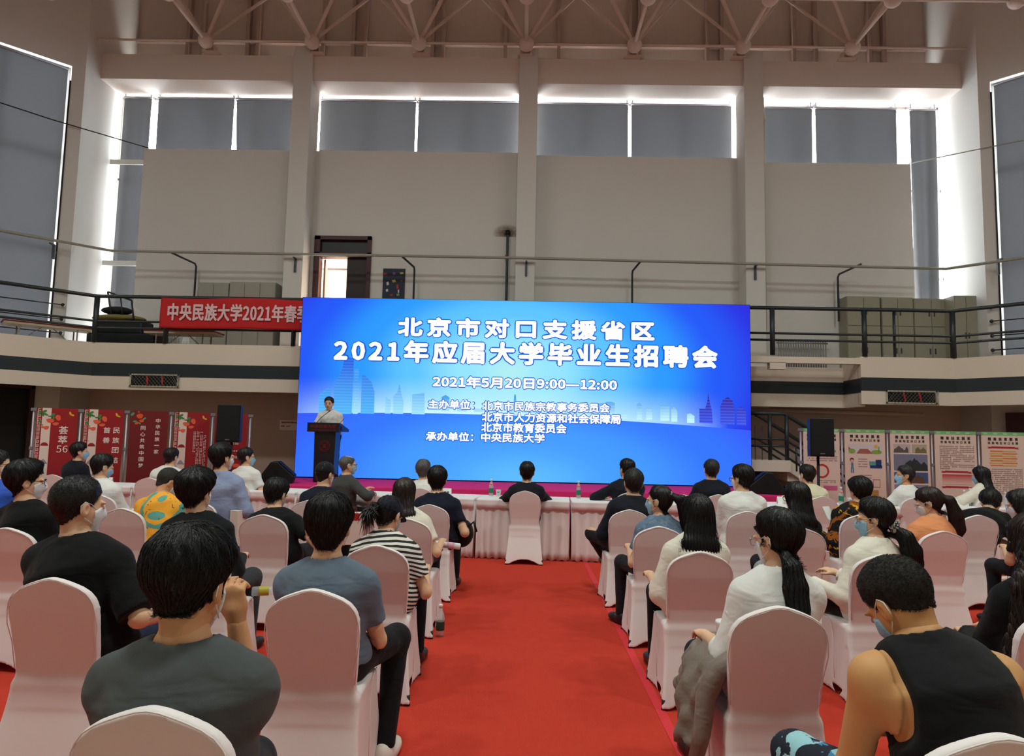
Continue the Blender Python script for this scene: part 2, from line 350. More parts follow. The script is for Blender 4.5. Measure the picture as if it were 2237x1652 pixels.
def nets(F, n, lo, h):
    F = F.reshape(n); I = F < 0
    c = I[:-1, :-1, :-1].astype(np.int8)
    cnt = np.zeros(c.shape, np.int8)
    for i in (0, 1):
        for j in (0, 1):
            for k in (0, 1): cnt += I[i:n[0] - 1 + i, j:n[1] - 1 + j, k:n[2] - 1 + k]
    act = (cnt > 0) & (cnt < 8); idx = np.argwhere(act)
    if len(idx) == 0: return np.zeros((0, 3), F4), np.zeros((0, 4), np.int32)
    vid = -np.ones(c.shape, np.int32); vid[act] = np.arange(len(idx))
    pos = np.zeros((len(idx), 3), F4); num = np.zeros(len(idx), F4)
    cs = [(0, 0, 0), (1, 0, 0), (0, 1, 0), (1, 1, 0), (0, 0, 1), (1, 0, 1), (0, 1, 1), (1, 1, 1)]
    fv = [F[idx[:, 0] + a, idx[:, 1] + b, idx[:, 2] + d] for a, b, d in cs]
    for p, q in ((0, 1), (2, 3), (4, 5), (6, 7), (0, 2), (1, 3), (4, 6), (5, 7), (0, 4), (1, 5), (2, 6), (3, 7)):
        a, b = fv[p], fv[q]; m = (a < 0) != (b < 0)
        t = np.where(m, a / np.where(m, a - b, 1), 0)
        A = np.array(cs[p], F4); B = np.array(cs[q], F4)
        pos += np.where(m[:, None], A + t[:, None] * (B - A), 0); num += m
    V = (idx + pos / num[:, None]) * h + np.asarray(lo, F4)
    Q = []
    for ax in range(3):
        s0 = [slice(1, n[i] - 1) for i in range(3)]; s1 = list(s0)
        s0[ax] = slice(0, n[ax] - 1); s1[ax] = slice(1, n[ax])
        a = I[tuple(s0)]; b = I[tuple(s1)]; e = np.argwhere(a != b)
        if len(e) == 0: continue
        fl = a[tuple(e.T)]
        off = np.ones(3, int); off[ax] = 0; e = e + off
        u = np.zeros(3, int); v = np.zeros(3, int); u[(ax + 1) % 3] = 1; v[(ax + 2) % 3] = 1
        q = np.stack([vid[tuple((e - u - v).T)], vid[tuple((e - v).T)], vid[tuple(e.T)], vid[tuple((e - u).T)]], 1)
        q[~fl] = q[~fl][:, ::-1]
        Q.append(q)
    return V.astype(F4), np.concatenate(Q).astype(np.int32)
def np_mesh(name, V, Q, m, smooth=True):
    me = bpy.data.meshes.new(name); me.vertices.add(len(V)); me.vertices.foreach_set('co', np.ascontiguousarray(V, F4).ravel())
    k = Q.shape[1]
    me.loops.add(len(Q) * k); me.loops.foreach_set('vertex_index', np.ascontiguousarray(Q, np.int32).ravel())
    me.polygons.add(len(Q)); me.polygons.foreach_set('loop_start', np.arange(0, len(Q) * k, k, dtype=np.int32))
    me.update(calc_edges=True)
    if smooth: me.polygons.foreach_set('use_smooth', np.ones(len(Q), bool))
    for x in (m if isinstance(m, (list, tuple)) else [m]): me.materials.append(x)
    return me
def solid(fn, lo, hi, h):
    G, n = gridpts(lo, hi, h); return nets(fn(G), n, lo, h)
def relax(V, Q, it=1, a=0.5):
    for _ in range(it):
        S = np.zeros_like(V); N = np.zeros(len(V), F4)
        for i in range(4):
            p = Q[:, i]
            for o in (1, 3):
                q = Q[:, (i + o) % 4]; np.add.at(S, p, V[q]); np.add.at(N, p, 1)
        V = V + a * (S / np.maximum(N, 1)[:, None] - V)
    return V
def wob(P, f, seed):
    r = np.random.default_rng(seed); s = 0
    for i in range(4):
        d = nrm(r.normal(size=3)) * f * (0.7 + 0.5 * i); s = s + np.sin(P @ d.astype(F4) + r.uniform(0, 6.28) + 1.3 * np.sin(P @ (nrm(r.normal(size=3)) * f * 0.6).astype(F4))) / (1 + 0.5 * i)
    return s / 2.2

# ------------------------------------------------------------------ the covered banquet chair
M_COVER = mat('white_stretch_cover', (232, 222, 220), 0.8, bump=0.08, bscale=900, var=0.02, vscale=6, spec=0.2, sheen=0.1)
def chair_meshes():
    dx_ = np.array([0, 0.03, 0.068, 0.10, 0.13, 0.161, 0.180, 0.192, 0.199, 0.204]); dz_ = np.array([0, 0.004, 0.0155, 0.027, 0.040, 0.060, 0.084, 0.108, 0.146, 0.20])
    def fn(P):
        x = np.abs(P[:, 0]); y = P[:, 1]; z = P[:, 2]
        top = 0.908 - np.interp(x, dx_, dz_)
        wb = np.interp(z, [0.0, 0.40, 0.46, 0.60, 0.76, 1.0], [0.186, 0.178, 0.180, 0.190, 0.200, 0.204])
        yc = 0.022 + np.interp(z, [0.36, 0.45, 0.55, 0.65, 0.75, 0.91], [0.084, 0.084, 0.076, 0.054, 0.030, 0.0])
        o2 = np.maximum(x - wb, (z - top) * 0.9)
        yy = np.abs(y - yc) - 0.022
        r = 0.014; u = np.maximum(o2 + r, 0); v = np.maximum(yy + r, 0)
        back = np.sqrt(u * u + v * v) + np.minimum(np.maximum(o2 + r, yy + r), 0) - r
        back = np.maximum(back, 0.36 - z)
        # skirt: box that flares to four corner pockets, sides pinched between them
        t = np.clip(z / 0.455, 0, 1); low = 1 - t
        y0 = np.interp(z, [0, 0.12, 0.3, 0.40, 0.46], [-0.034, -0.002, 0.050, 0.077, 0.084]); y1 = np.interp(z, [0, 0.2, 0.46], [0.535, 0.505, 0.488])
        ym = (y0 + y1) / 2; hy = (y1 - y0) / 2
        v_ = np.clip((y - ym) / hy, -1, 1); u_ = np.clip(P[:, 0] / 0.22, -1, 1)
        wx = 0.197 + 0.046 * low ** 1.3 - (0.040 * low ** 0.8 * (1 - v_ ** 2))
        hy2 = hy - 0.022 * low * (1 - u_ ** 2)
        a = x - wx; b = np.abs(y - ym) - hy2; c = z - 0.462 + 0.008 * (u_ ** 2 + v_ ** 2)
        r = 0.022; q = [np.maximum(k + r, 0) for k in (a, b, c)]
        sk = np.sqrt(q[0] ** 2 + q[1] ** 2 + q[2] ** 2) + np.minimum(np.maximum(np.maximum(a, b), c) + r, 0) - r
        d = smin(back, sk, 0.040)
        hem = np.maximum(0.062 * (1 - (P[:, 0] / 0.20) ** 2), 0.055 * (1 - ((y - 0.25) / 0.24) ** 2))
        hem = np.where((x < 0.2) & (np.abs(y - 0.25) < 0.4), np.maximum(hem, 0.012), 0.012)
        d = np.maximum(d, (hem - z) * 0.7)
        return d
    V, Q = solid(fn, (-0.27, -0.07, -0.01), (0.27, 0.57, 0.94), 0.0075)
    V = relax(V, Q, 1, 0.4)
    cover = np_mesh('cover', V, Q, M_COVER)
    # welt seam along the edge of the back and along the seat panel
    xs = np.concatenate([-dx_[::-1], dx_[1:]]); pts = []
    for i, x in enumerate(xs): z = 0.908 - np.interp(abs(x), dx_, dz_); pts.append((x * 0.985, 0.001 + np.interp(z, [0.36, 0.45, 0.55, 0.65, 0.75, 0.91], [0.084, 0.084, 0.076, 0.054, 0.030, 0.0]), z - 0.004))
    for zz in (0.62, 0.5): pts.append((np.interp(zz, [0.46, 0.6, 0.76], [0.180, 0.190, 0.2]) * 0.985, 0.002 + np.interp(zz, [0.45, 0.55, 0.65, 0.75], [0.084, 0.076, 0.054, 0.030]), zz)); pts.insert(0, (-pts[-1][0], pts[-1][1], zz))
    seam = MB(); seam.tube(pts, 0.0022, 6)
    for s in (-1, 1):
        seam.tube([(s * 0.196, 0.47, 0.448), (s * 0.2, 0.40, 0.452), (s * 0.203, 0.33, 0.43), (s * 0.208, 0.29, 0.36), (s * 0.212, 0.275, 0.25), (s * 0.213, 0.262, 0.1)], 0.002, 5)
    foot = MB(); foot.lathe([(0.013, 0), (0.015, 0.004), (0.013, 0.02), (0.012, 0.06)], n=10)
    return cover, seam.mesh('seam', M_COVER, True), foot.mesh('foot', M_BLACK, True)
CHAIR_MESH = chair_meshes()
def make_chair(x, y, rz, label):
    t = thing('banquet_chair', label, 'chair', (x, y, 0.004), rz, 'white covered banquet chairs')
    for nm, me in zip(('cover', 'seam'), CHAIR_MESH[:2]): link(nm, me, t)
    for fx, fy in ((-0.222, -0.008), (0.222, -0.008), (-0.222, 0.508), (0.222, 0.508)):
        l = link('leg', CHAIR_MESH[2], t); l.location = (fx, fy, 0)
    return t

# ------------------------------------------------------------------ people
def skin_mat(nm, rgb): return mat(nm, rgb, 0.55, bump=0.03, bscale=300, var=0.06, vscale=12, spec=0.3)
M_SKIN = skin_mat('skin_light', (222, 176, 142)); M_SKIN2 = skin_mat('skin_tan', (206, 152, 108))
M_HAIR = mat('black_hair', (22, 20, 20), 0.42, bump=0.25, bscale=140, spec=0.4, stretch=(1, 1, 0.25))
M_HAIRB = mat('dark_brown_hair', (46, 32, 28), 0.4, bump=0.25, bscale=140, spec=0.45, stretch=(1, 1, 0.25))
M_HAIRG = mat('grey_hair', (92, 90, 90), 0.5, bump=0.3, bscale=160, spec=0.4)
M_HAIRBZ = mat('cropped_hair', (38, 34, 30), 0.6, bump=0.4, bscale=420, var=0.35, vscale=160)
M_MASKB = mat('blue_mask_cloth', (150, 196, 222), 0.8, bump=0.1, bscale=200)
M_MASKW = mat('white_mask_cloth', (226, 226, 230), 0.8, bump=0.1, bscale=200)
M_LOOP = mat('mask_elastic', (236, 236, 236), 0.7)
M_SHOEW = mat('white_shoe', (222, 216, 206), 0.6); M_SHOEB = mat('black_shoe', (22, 22, 24), 0.4)
def cloth(nm, rgb, **k):
    if nm in MATS: return MATS[nm]
    a = dict(rough=0.85, bump=0.12, bscale=420, var=0.07, vscale=5, spec=0.15, sheen=0.06); a.update(k); m = mat(nm, rgb, a.pop('rough'), **a)
    # soft drape folds under the fine weave
    nt = m.node_tree; b = nt.nodes['Principled BSDF']; tc = nt.nodes['Texture Coordinate']; bp = [x for x in nt.nodes if x.type == 'BUMP'][0]
    mp = nt.nodes.new('ShaderNodeMapping'); mp.inputs['Scale'].default_value = (1.0, 1.0, 1.7); mp.inputs['Rotation'].default_value = (0.3, 0.5, 0.4)
    n = nt.nodes.new('ShaderNodeTexNoise'); n.inputs['Scale'].default_value = 6.5; n.inputs['Detail'].default_value = 2.0; n.inputs['Distortion'].default_value = 0.7
    b2 = nt.nodes.new('ShaderNodeBump'); b2.inputs['Strength'].default_value = 0.36; b2.inputs['Distance'].default_value = 0.035
    nt.links.new(tc.outputs['Object'], mp.inputs[0]); nt.links.new(mp.outputs[0], n.inputs[0]); nt.links.new(n.outputs[0], b2.inputs['Height']); nt.links.new(b2.outputs[0], bp.inputs['Normal'])
    return m
def ik(S, W, l1, l2, hint):
    d = W - S; L = np.linalg.norm(d); M = (l1 + l2) * 0.995
    if L > M: W = S + d / L * M; d = W - S; L = M
    a = (l1 * l1 - l2 * l2 + L * L) / (2 * L); hgt = math.sqrt(max(1e-5, l1 * l1 - a * a)); u = d / L
    hint = np.asarray(hint, F4); hn = nrm(hint - u * (hint @ u))
    return S + u * a + hn * hgt, W
def hand_field(P, W, d, n, curl, s=1.0, side=1):
    """palm with four separate bent fingers and a thumb from the side of the palm"""
    d = nrm(d); n = nrm(n - d * (n @ d)); l = np.cross(d, n) * side
    q = P - W; L = np.stack([q @ l, q @ d, q @ n], 1) / s
    f = d_ell(L, (0, 0.045, 0), (0.041, 0.055, 0.016))
    f = smin(f, d_cone(L, V3(0, -0.035, 0), V3(0, 0.02, 0), 0.027, 0.028), 0.02)
    for i, ln in enumerate((0.070, 0.078, 0.072, 0.056)):
        x = -0.030 + 0.020 * i; b = V3(x, 0.083 - 0.004 * abs(i - 1.3), 0); c1 = curl * (0.8 + 0.12 * i); c2 = c1 * 2.1
        m = b + ln * 0.52 * V3(x * 0.6, math.cos(c1), -math.sin(c1)); e = m + ln * 0.52 * V3(0, math.cos(c2), -math.sin(c2))
        f = smin(f, np.minimum(d_cone(L, b, m, 0.0092, 0.0084), d_cone(L, m, e, 0.0084, 0.0068)), 0.006)
    b = V3(-0.026, 0.018, -0.004); m = V3(-0.062, 0.048, -0.014); e = V3(-0.072, 0.078, -0.022)
    f = smin(f, np.minimum(d_cone(L, b, m, 0.0135, 0.011), d_cone(L, m, e, 0.011, 0.0085)), 0.010)
    return f * s

def strands(V, hair_fn, flow, count, segs, seglen, rad, lift, seed):
    r = np.random.default_rng(seed); p = V[r.integers(0, len(V), count)].astype(F4); e = 0.004
    pts = [];
    jit = r.normal(size=(count, 3)).astype(F4) * 0.28
    for s in range(segs):
        g = np.stack([hair_fn(p + V3(*(e * np.eye(3)[i]))) - hair_fn(p - V3(*(e * np.eye(3)[i]))) for i in range(3)], 1); g /= (np.linalg.norm(g, axis=1, keepdims=True) + 1e-9)
        d = hair_fn(p); lf = lift * (0.3 + 0.9 * s / max(1, segs - 1)); p = p - (d - lf)[:, None] * g
        pts.append(p.copy())
        t = flow(p) + jit; t = t - (t * g).sum(1)[:, None] * g; t /= (np.linalg.norm(t, axis=1, keepdims=True) + 1e-9)
        p = p + t * seglen
    pts = np.stack(pts, 1); n = 3; ang = np.arange(n) * 2 * PI / n
    tng = np.diff(pts, axis=1, append=pts[:, -1:] * 2 - pts[:, -2:-1]); tng /= (np.linalg.norm(tng, axis=2, keepdims=True) + 1e-9)
    ref = np.cross(tng, np.array([0.31, 0.52, 0.79], F4)); ref /= (np.linalg.norm(ref, axis=2, keepdims=True) + 1e-9); bi = np.cross(tng, ref)
    rr = rad * np.linspace(1, 0.25, segs, dtype=F4)
    ring = pts[:, :, None, :] + rr[None, :, None, None] * (np.cos(ang)[None, None, :, None] * ref[:, :, None, :] + np.sin(ang)[None, None, :, None] * bi[:, :, None, :])
    VV = ring.reshape(-1, 3); base = (np.arange(count) * segs * n)[:, None, None]
    i = np.arange(segs - 1)[None, :, None] * n; k = np.arange(n)[None, None, :]; k2 = (k + 1) % n
    Qs = np.stack(np.broadcast_arrays(base + i + k, base + i + k2, base + i + n + k2, base + i + n + k), -1).reshape(-1, 4)
    return VV.astype(F4), Qs.astype(np.int32)

def person(label, pos, head, hyaw=0, hpitch=0, hroll=0, byaw=0, z0=0.0, hs=1.05, sh=0.165, g=1.0, female=False, skin=None,
           hair='short', hairmat=None, ht=0.0, length=0.3, tail=None, shirt=None, sleeve='short', collar=None, hem=0.46, trousers=None, shoes=None,
           mask=None, glasses=None, cap=None, larm=None, rarm=None, knees=None, feet=None, stand=False, loose=0.0, h=0.012, hh=0.0065, nst=500, seed=1, lhint=None, rhint=None, curl=0.5, neckcut=0.010, nl=0.168, nape=0.0, hairdx=0.0, crown=(0.0, -0.05), tie=None, vest=None, skirt=None):
    D = math.radians; cy, sy = math.cos(D(byaw)), math.sin(D(byaw))
    fy = V3(sy, cy, 0); ex = V3(cy, -sy, 0); up = V3(0, 0, 1)
    if not stand: pos = (pos[0], pos[1] + 0.05)
    def B(x, y, z): return ex * F4(x) + fy * F4(y) + up * F4(z)
    y_, p_ = D(hyaw), D(hpitch)
    hf = V3(math.sin(y_) * math.cos(p_), math.cos(y_) * math.cos(p_), -math.sin(p_)); hx = V3(math.cos(y_), -math.sin(y_), 0); hu = np.cross(hx, hf)
    if hroll: c_, s_ = math.cos(D(hroll)), math.sin(D(hroll)); hx, hu = hx * c_ - hu * s_, hu * c_ + hx * s_
    H = V3(head[0] - pos[0], head[1] - pos[1], head[2] - z0) - up * F4(0.128 * hs + ht * 0.8)
    zp = 0.93 if stand else 0.565
    p0 = V3(0, 0, zp); tdir = nrm(H - p0)
    nu = nrm(0.45 * hu + 0.55 * tdir); N = H - nu * F4(nl * hs) - fy * F4(0.012)
    hfh = nrm(V3(hf[0], hf[1], 0)); N = N - hfh * F4(0.012)
    c = p0 + (N - p0) * F4(0.5) + up * F4(0.03) - fy * F4(0.035)
    def bez(t): return (1 - t) ** 2 * p0 + 2 * t * (1 - t) * c + t * t * N
    td = nrm(N - bez(0.7)); k = 0.9 if female else 1.0; gg = g * k
    Sj = {s: N - td * F4(0.070) + ex * F4(s * sh) + fy * F4(0.012) for s in (-1, 1)}
    U, Lf = 0.285 * k + 0.01, 0.25 * k
    wr = {-1: larm or (-0.09, 0.33, 0.68), 1: rarm or (0.09, 0.33, 0.68)}
    hints = {-1: lhint or (-0.42, -0.6, -0.9), 1: rhint or (0.42, -0.6, -0.9)}
    El, Wr = {}, {}
    for s in (-1, 1):
        El[s], Wr[s] = ik(Sj[s], B(wr[s][0], wr[s][1], wr[s][2] if not stand else wr[s][2]), U, Lf, B(*hints[s]))
    kn = knees or ((-0.13, 0.44, 0.525), (0.13, 0.44, 0.525)); ft = feet or ((-0.13, 0.44, 0.075), (0.13, 0.44, 0.075))
    if stand: kn = ((-0.10, 0.03, 0.50), (0.10, 0.03, 0.50)); ft = ((-0.11, 0.0, 0.075), (0.11, 0.0, 0.075))
    Kn = {s: B(*kn[i]) for i, s in enumerate((-1, 1))}; Ft = {s: B(*ft[i]) for i, s in enumerate((-1, 1))}
    Hj = {s: p0 + ex * F4(s * 0.088 * gg) - up * F4(0.02 if not stand else 0.06) for s in (-1, 1)}
    root = thing('person', label, 'person', (pos[0], pos[1], z0))
    # ---------- body + clothes share one evaluation
    jt = np.array([p0, N] + list(Sj.values()) + list(El.values()) + list(Wr.values()) + list(Kn.values()) + list(Ft.values()))
    lo = jt.min(0) - 0.21; hi = jt.max(0) + 0.21; lo[2] = max(lo[2], -0.02); hi[2] = max(N[2], Sj[-1][2], Sj[1][2]) + 0.17
    G, n = gridpts(lo, hi, h)
    tor = d_ell(G, p0 - up * F4(0.02), (0.172 * gg, 0.128 * gg, 0.115)) if not female else d_ell(G, p0 - up * F4(0.02), (0.172 * gg, 0.128 * gg, 0.12))
    if byaw:
        q = G - p0 + up * F4(0.02); tor = d_ell(np.stack([q @ ex, q @ fy, q[:, 2]], 1), (0, 0, 0), (0.172 * gg, 0.128 * gg, 0.118))
    A1, A2_, A3 = bez(0.42), bez(0.74), N - td * F4(0.035)
    tor = smin(tor, d_ecap(G, p0, A1, ex, (0.160 * gg, 0.118 * gg), (0.146 * gg, 0.110 * gg)), 0.05)
    ws = 0.168 * gg * (sh / 0.175) ** 0.7
    tor = smin(tor, d_ecap(G, A1, A2_, ex, (0.146 * gg, 0.110 * gg), (ws, 0.116 * gg)), 0.05)
    tor = smin(tor, d_ecap(G, A2_, A3, ex, (ws, 0.116 * gg), (0.105 * gg, 0.068)), 0.05)
    for s in (-1, 1):
        tor = smin(tor, d_cone(G, N + nu * F4(0.026), Sj[s] + td * F4(0.004), 0.045, 0.050 * gg), 0.045)
    tor = smin(tor, d_ecap(G, Sj[-1] - td * F4(0.03), Sj[1] - td * F4(0.03), nu, (0.058, 0.048), (0.058, 0.048)), 0.045)
    arms, sleeves = None, None
    fr = {'short': 0.62, 'none': 0.0, 'long': 1.0, 'cap': 0.30, 'elbow': 0.9, 'three': 1.0}[sleeve]
    for s in (-1, 1):
        ua = d_cone(G, Sj[s], El[s], 0.053 * gg, 0.041 * gg); fa = d_cone(G, El[s], Wr[s], 0.043 * gg, 0.029)
        a = smin(ua, fa, 0.02); arms = a if arms is None else np.minimum(arms, a)
        if fr > 0:
            e = Sj[s] + (El[s] - Sj[s]) * F4(min(fr, 1.0)); lw = 0.057 * gg + loose * 0.5
            sl = d_cone(G, Sj[s], e, lw, lw - 0.008 + loose * 0.6)
            if fr < 1: sl = np.maximum(sl, (G - e) @ nrm(El[s] - Sj[s]))
            else:
                we = Wr[s] if sleeve == 'long' else El[s] + (Wr[s] - El[s]) * F4(0.45)
                f2 = d_cone(G, El[s], we, 0.046 * gg + loose * 0.6, 0.034 + loose * 0.5); f2 = np.maximum(f2, (G - we) @ nrm(Wr[s] - El[s]))
                sl = smin(sl, f2, 0.02)
            sleeves = sl if sleeves is None else np.minimum(sleeves, sl)
    legs = None
    for s in (-1, 1):
        th = d_cone(G, Hj[s], Kn[s], 0.082 * gg, 0.056 * gg); sn = d_cone(G, Kn[s], Ft[s], 0.055 * gg, 0.038)
        a = smin(th, sn, 0.03); legs = a if legs is None else smin(legs, a, 0.02)
    # neck stub
    neck = d_cone(G, N - nu * F4(0.03), H - nu * F4(0.03), 0.056 * k * hs, 0.053 * k * hs)
    body = smin(smin(smin(tor, arms, 0.035), legs, 0.03), neck, 0.03)
    nz = (G - N) @ nu; rad = np.linalg.norm((G - N) - nz[:, None] * nu, axis=1)
    if sleeve == 'none':      # tank top: cut away the shoulders
        top = tor - 0.010
        for s in (-1, 1):
            cc = Sj[s] + ex * F4(s * 0.035) - td * F4(0.07); top = np.maximum(top, -d_ecap(G, cc + td * F4(0.17), cc - td * F4(0.06), ex, (0.080, 0.3), (0.068, 0.3)))
        sf = top
    else:
        sf = smin(tor - 0.011 - loose * 0.4, sleeves - 0.004, 0.03)
    sf = sf + 0.0040 * wob(G * V3(1, 1, 1.6), 30, seed) * np.clip(0.75 + 0.5 * (N[2] - G[:, 2]), 0.4, 1.2) + 0.0012 * wob(G, 75, seed + 9)
    scut = 0.088 * k - np.linalg.norm(G - (N + nu * F4(0.100 - 0.016 + neckcut) + hfh * F4(0.012)), axis=1)                                  # neck opening
    hemz = hem + 0.012 * np.sin(G[:, 0] * 25 + seed) if not stand else hem
    shirtd = np.maximum(np.maximum(sf, scut), hemz - G[:, 2])
    shirtd = np.maximum(shirtd, nz - 0.12)
    ins = (scut < 0) & (G[:, 2] > hem) & (sf < 0.02)
    top_z = zp + 0.075
    pel = smin(d_ell(G if not byaw else np.stack([(G - p0) @ ex, (G - p0) @ fy, G[:, 2]], 1), p0 - up * F4(0.02) if not byaw else (0, 0, zp - 0.02), (0.176 * gg, 0.132 * gg, 0.118)), legs, 0.04)
    tf = pel - 0.010 + 0.0025 * wob(G, 34, seed + 3)
    if skirt:
        for s in (-1, 1): tf = smin(tf, d_ecap(G, Hj[s], Kn[s] + fy * F4(0.03), ex, (0.10, 0.09), (0.10, 0.075)), 0.07)
        trd = np.maximum(tf, (0.30 if not stand else 0.4) - G[:, 2])
    else:
        trd = tf
        for s in (-1, 1): trd = np.maximum(trd, (0.085) - G[:, 2])
    trd = np.maximum(trd, G[:, 2] - top_z)
    inl = (G[:, 2] < top_z) & (G[:, 2] > 0.09) & (tf < 0.02)
    body = body + np.where(ins, 0.009, 0) + np.where(inl, 0.006, 0)
    body = np.maximum(body, nz - 0.115)
    V, Q = nets(body, n, lo, h)
    parts = [(V, Q)]
    # ---------- head (finer) : skull, jaw, nose, ears, neck
    lo2 = H - 0.175 * hs; hi2 = H + 0.175 * hs; lo2 = np.minimum(lo2, N - 0.10); hi2 = np.maximum(hi2, N + 0.02)
    def loc(P): q = P - H; return np.stack([q @ hx, q @ hf, q @ hu], 1) / F4(hs)
    def skull(q):
        f = d_ell(q, (0, -0.012, 0.028), (0.075, 0.095, 0.086))
        f = smin(f, d_ell(q, (0, 0.030, -0.042), (0.057, 0.060, 0.072)), 0.03)
        f = smin(f, d_ell(q, (0, 0.008, -0.030), (0.068, 0.062, 0.062)), 0.03)
        f = smin(f, d_ell(q, (0, 0.052, -0.098), (0.026, 0.028, 0.018)), 0.025)
        return f
    def headf(P):
        q = loc(P); f = skull(q); qa = q * V3(1, 1, 1); ax = np.abs(q[:, 0])
        m = np.stack([ax, q[:, 1], q[:, 2]], 1)
        f = smin(f, d_ell(m, (0.034, 0.078, 0.014), (0.026, 0.012, 0.008)), 0.012)                 # brow ridge
        f = np.maximum(f, -d_ell(m, (0.032, 0.100, -0.006), (0.017, 0.012, 0.009)))               # eye sockets
        f = smin(f, d_ell(m, (0.032, 0.081, -0.006), (0.013, 0.011, 0.010)), 0.004)
        f = smin(f, d_cone(q, V3(0, 0.088, 0.0), V3(0, 0.106, -0.036), 0.008, 0.012), 0.012)
        f = smin(f, d_ell(m, (0.011, 0.097, -0.040), (0.009, 0.010, 0.008)), 0.006)
        f = smin(f, d_ell(q, (0, 0.089, -0.064), (0.024, 0.010, 0.005)), 0.006); f = smin(f, d_ell(q, (0, 0.088, -0.076), (0.020, 0.010, 0.006)), 0.005)
        e = m - V3(0.079, -0.008, -0.010); e = np.stack([e[:, 0] * 0.94 + e[:, 1] * 0.34, e[:, 1] * 0.94 - e[:, 0] * 0.34, e[:, 2]], 1)
        ear = np.maximum(d_ell(e, (0, 0, 0), (0.0115, 0.021, 0.033)), -d_ell(e, (0.012, 0.004, 0.0), (0.008, 0.011, 0.019)))
        f = smin(f, ear, 0.006)
        nk = d_cone(P, N - nu * F4(0.05), H - nu * F4(0.045 * hs) - hf * F4(0.018), 0.054 * k * hs, 0.051 * k * hs)
        return smin(f * F4(hs), nk, 0.028)
    def headc(P): return np.maximum(headf(P), -((P - N) @ nu) - 0.06)
    V2, Q2 = solid(headc, lo2, hi2, hh); parts.append((V2, Q2))
    for s in (-1, 1):
        d = nrm(Wr[s] - El[s]); pn = B(0, -0.3, 1) if abs(d[2]) < 0.8 else B(0, -1, 0)
        W = Wr[s] + d * F4(0.02)
        Vh, Qh = solid(lambda P: hand_field(P, W, d, pn, curl, 0.98 * k, s), np.minimum(W - 0.12, W + d * 0.1 - 0.12), np.maximum(W + 0.12, W + d * 0.1 + 0.12), 0.0058)
        parts.append((Vh, Qh))
    off = 0; VV, QQ = [], []
    for v, q in parts: VV.append(v); QQ.append(q + off); off += len(v)
    link('body', np_mesh('body', np.concatenate(VV), np.concatenate(QQ), skin or M_SKIN), root)
    def fpart(nm, d, m):
        v, q = nets(d, n, lo, h)
        if len(v): return link(nm, np_mesh(nm, relax(v, q, 1, 0.35), q, m), root)
    if shirt is not None:
        fpart('top', shirtd, shirt)
    if vest is not None:
        vd = np.maximum(np.maximum(tor - 0.022 + 0.002 * wob(G, 28, seed), scut), hem + 0.02 - G[:, 2])
        for s in (-1, 1): vd = np.minimum(vd, np.maximum(np.maximum(d_cone(G, Sj[s], Sj[s] + (El[s] - Sj[s]) * F4(0.28), 0.085, 0.088), (G - (Sj[s] + (El[s] - Sj[s]) * F4(0.28))) @ nrm(El[s] - Sj[s])), scut))
        fpart('vest', vd, vest)
    fpart('skirt' if skirt else 'trousers', trd, trousers or M_TROUS)
    for s in (-1, 1):
        f0 = Ft[s] - up * F4(0.03); fd = fy + ex * F4(0.15 * s)
        def shoe(P, f0=f0, fd=nrm(fd)):
            q = P - f0; l = np.cross(fd, up); L = np.stack([q @ l, q @ fd, q[:, 2]], 1)
            f = smin(d_ell(L, (0, 0.07, -0.005), (0.046, 0.135, 0.045)), d_ell(L, (0, -0.01, 0.02), (0.043, 0.058, 0.058)), 0.03)
            return np.maximum(f, -0.044 - L[:, 2])
        v, q = solid(shoe, f0 - V3(0.24, 0.24, 0.06), f0 + V3(0.24, 0.26, 0.10), 0.009); link('shoe', np_mesh('shoe', v, q, shoes or M_SHOEB), root)
    # ---------- hair
    cr = V3(crown[0], crown[1], 0.11)
    hm = hairmat or M_HAIR
    HL = {'short': (-0.094, -0.088, -0.050, -0.018, 0.012, 0.058, 0.072), 'buzz': (-0.082, -0.074, -0.036, -0.010, 0.016, 0.058, 0.072), 'bald': (-0.080, -0.074, -0.040, -0.012, 0.016, 0.058, 0.072), 'capped': (-0.090, -0.084, -0.046, -0.016, 0.012, 0.058, 0.072),
          'bob': (-0.11, -0.11, -0.11, -0.11, -0.03, 0.05, 0.07), 'long': (-0.12, -0.12, -0.12, -0.10, -0.03, 0.05, 0.07), 'pony': (-0.092, -0.082, -0.036, 0.0, 0.03, 0.060, 0.075)}
    nka, nkb = loc((N - nu * F4(0.02))[None])[0], V3(0, -0.018, -0.045)
    def capf(q, t, kind):
        ang = np.arctan2(q[:, 0] - crown[0], q[:, 1] - crown[1])
        f = smin(d_ell(q, (0, -0.012, 0.030), (0.0765, 0.0965, 0.0875)), d_ell(q, (0, 0.004, -0.030), (0.068, 0.062, 0.062)), 0.03)
        f = smin(f, d_cone(q, nka, nkb, 0.053 * k, 0.050 * k), 0.026)
        ln = np.interp(q[:, 1], (-0.1, -0.06, -0.028, 0.012, 0.036, 0.066, 0.1), [v + nape * w_ for v, w_ in zip(HL[kind], (1, 1, 0.6, 0.1, 0, 0, 0))]) + 0.004 * np.sin(ang * 37 + seed)
        tap = np.clip((q[:, 2] - ln) / (0.075 if kind not in ('bob', 'long') else 0.02), 0, 1); tap = tap * tap * (3 - 2 * tap)
        top = np.clip(q[:, 2] / 0.09, 0, 1)
        th = 0.0015 + (0.0105 + t) * tap * (0.75 + 0.45 * top) if kind not in ('buzz',) else 0.0012 + (0.004 + 0.006 * top) * tap
        rid = 0.0010 * np.sin(ang * 46 + 3 * np.sin(ang * 5 + seed)) + 0.0016 * np.sin(ang * 13 + seed + 2 * np.sin(q[:, 2] * 40)) + 0.0026 * wob(q, 55, seed + 5)
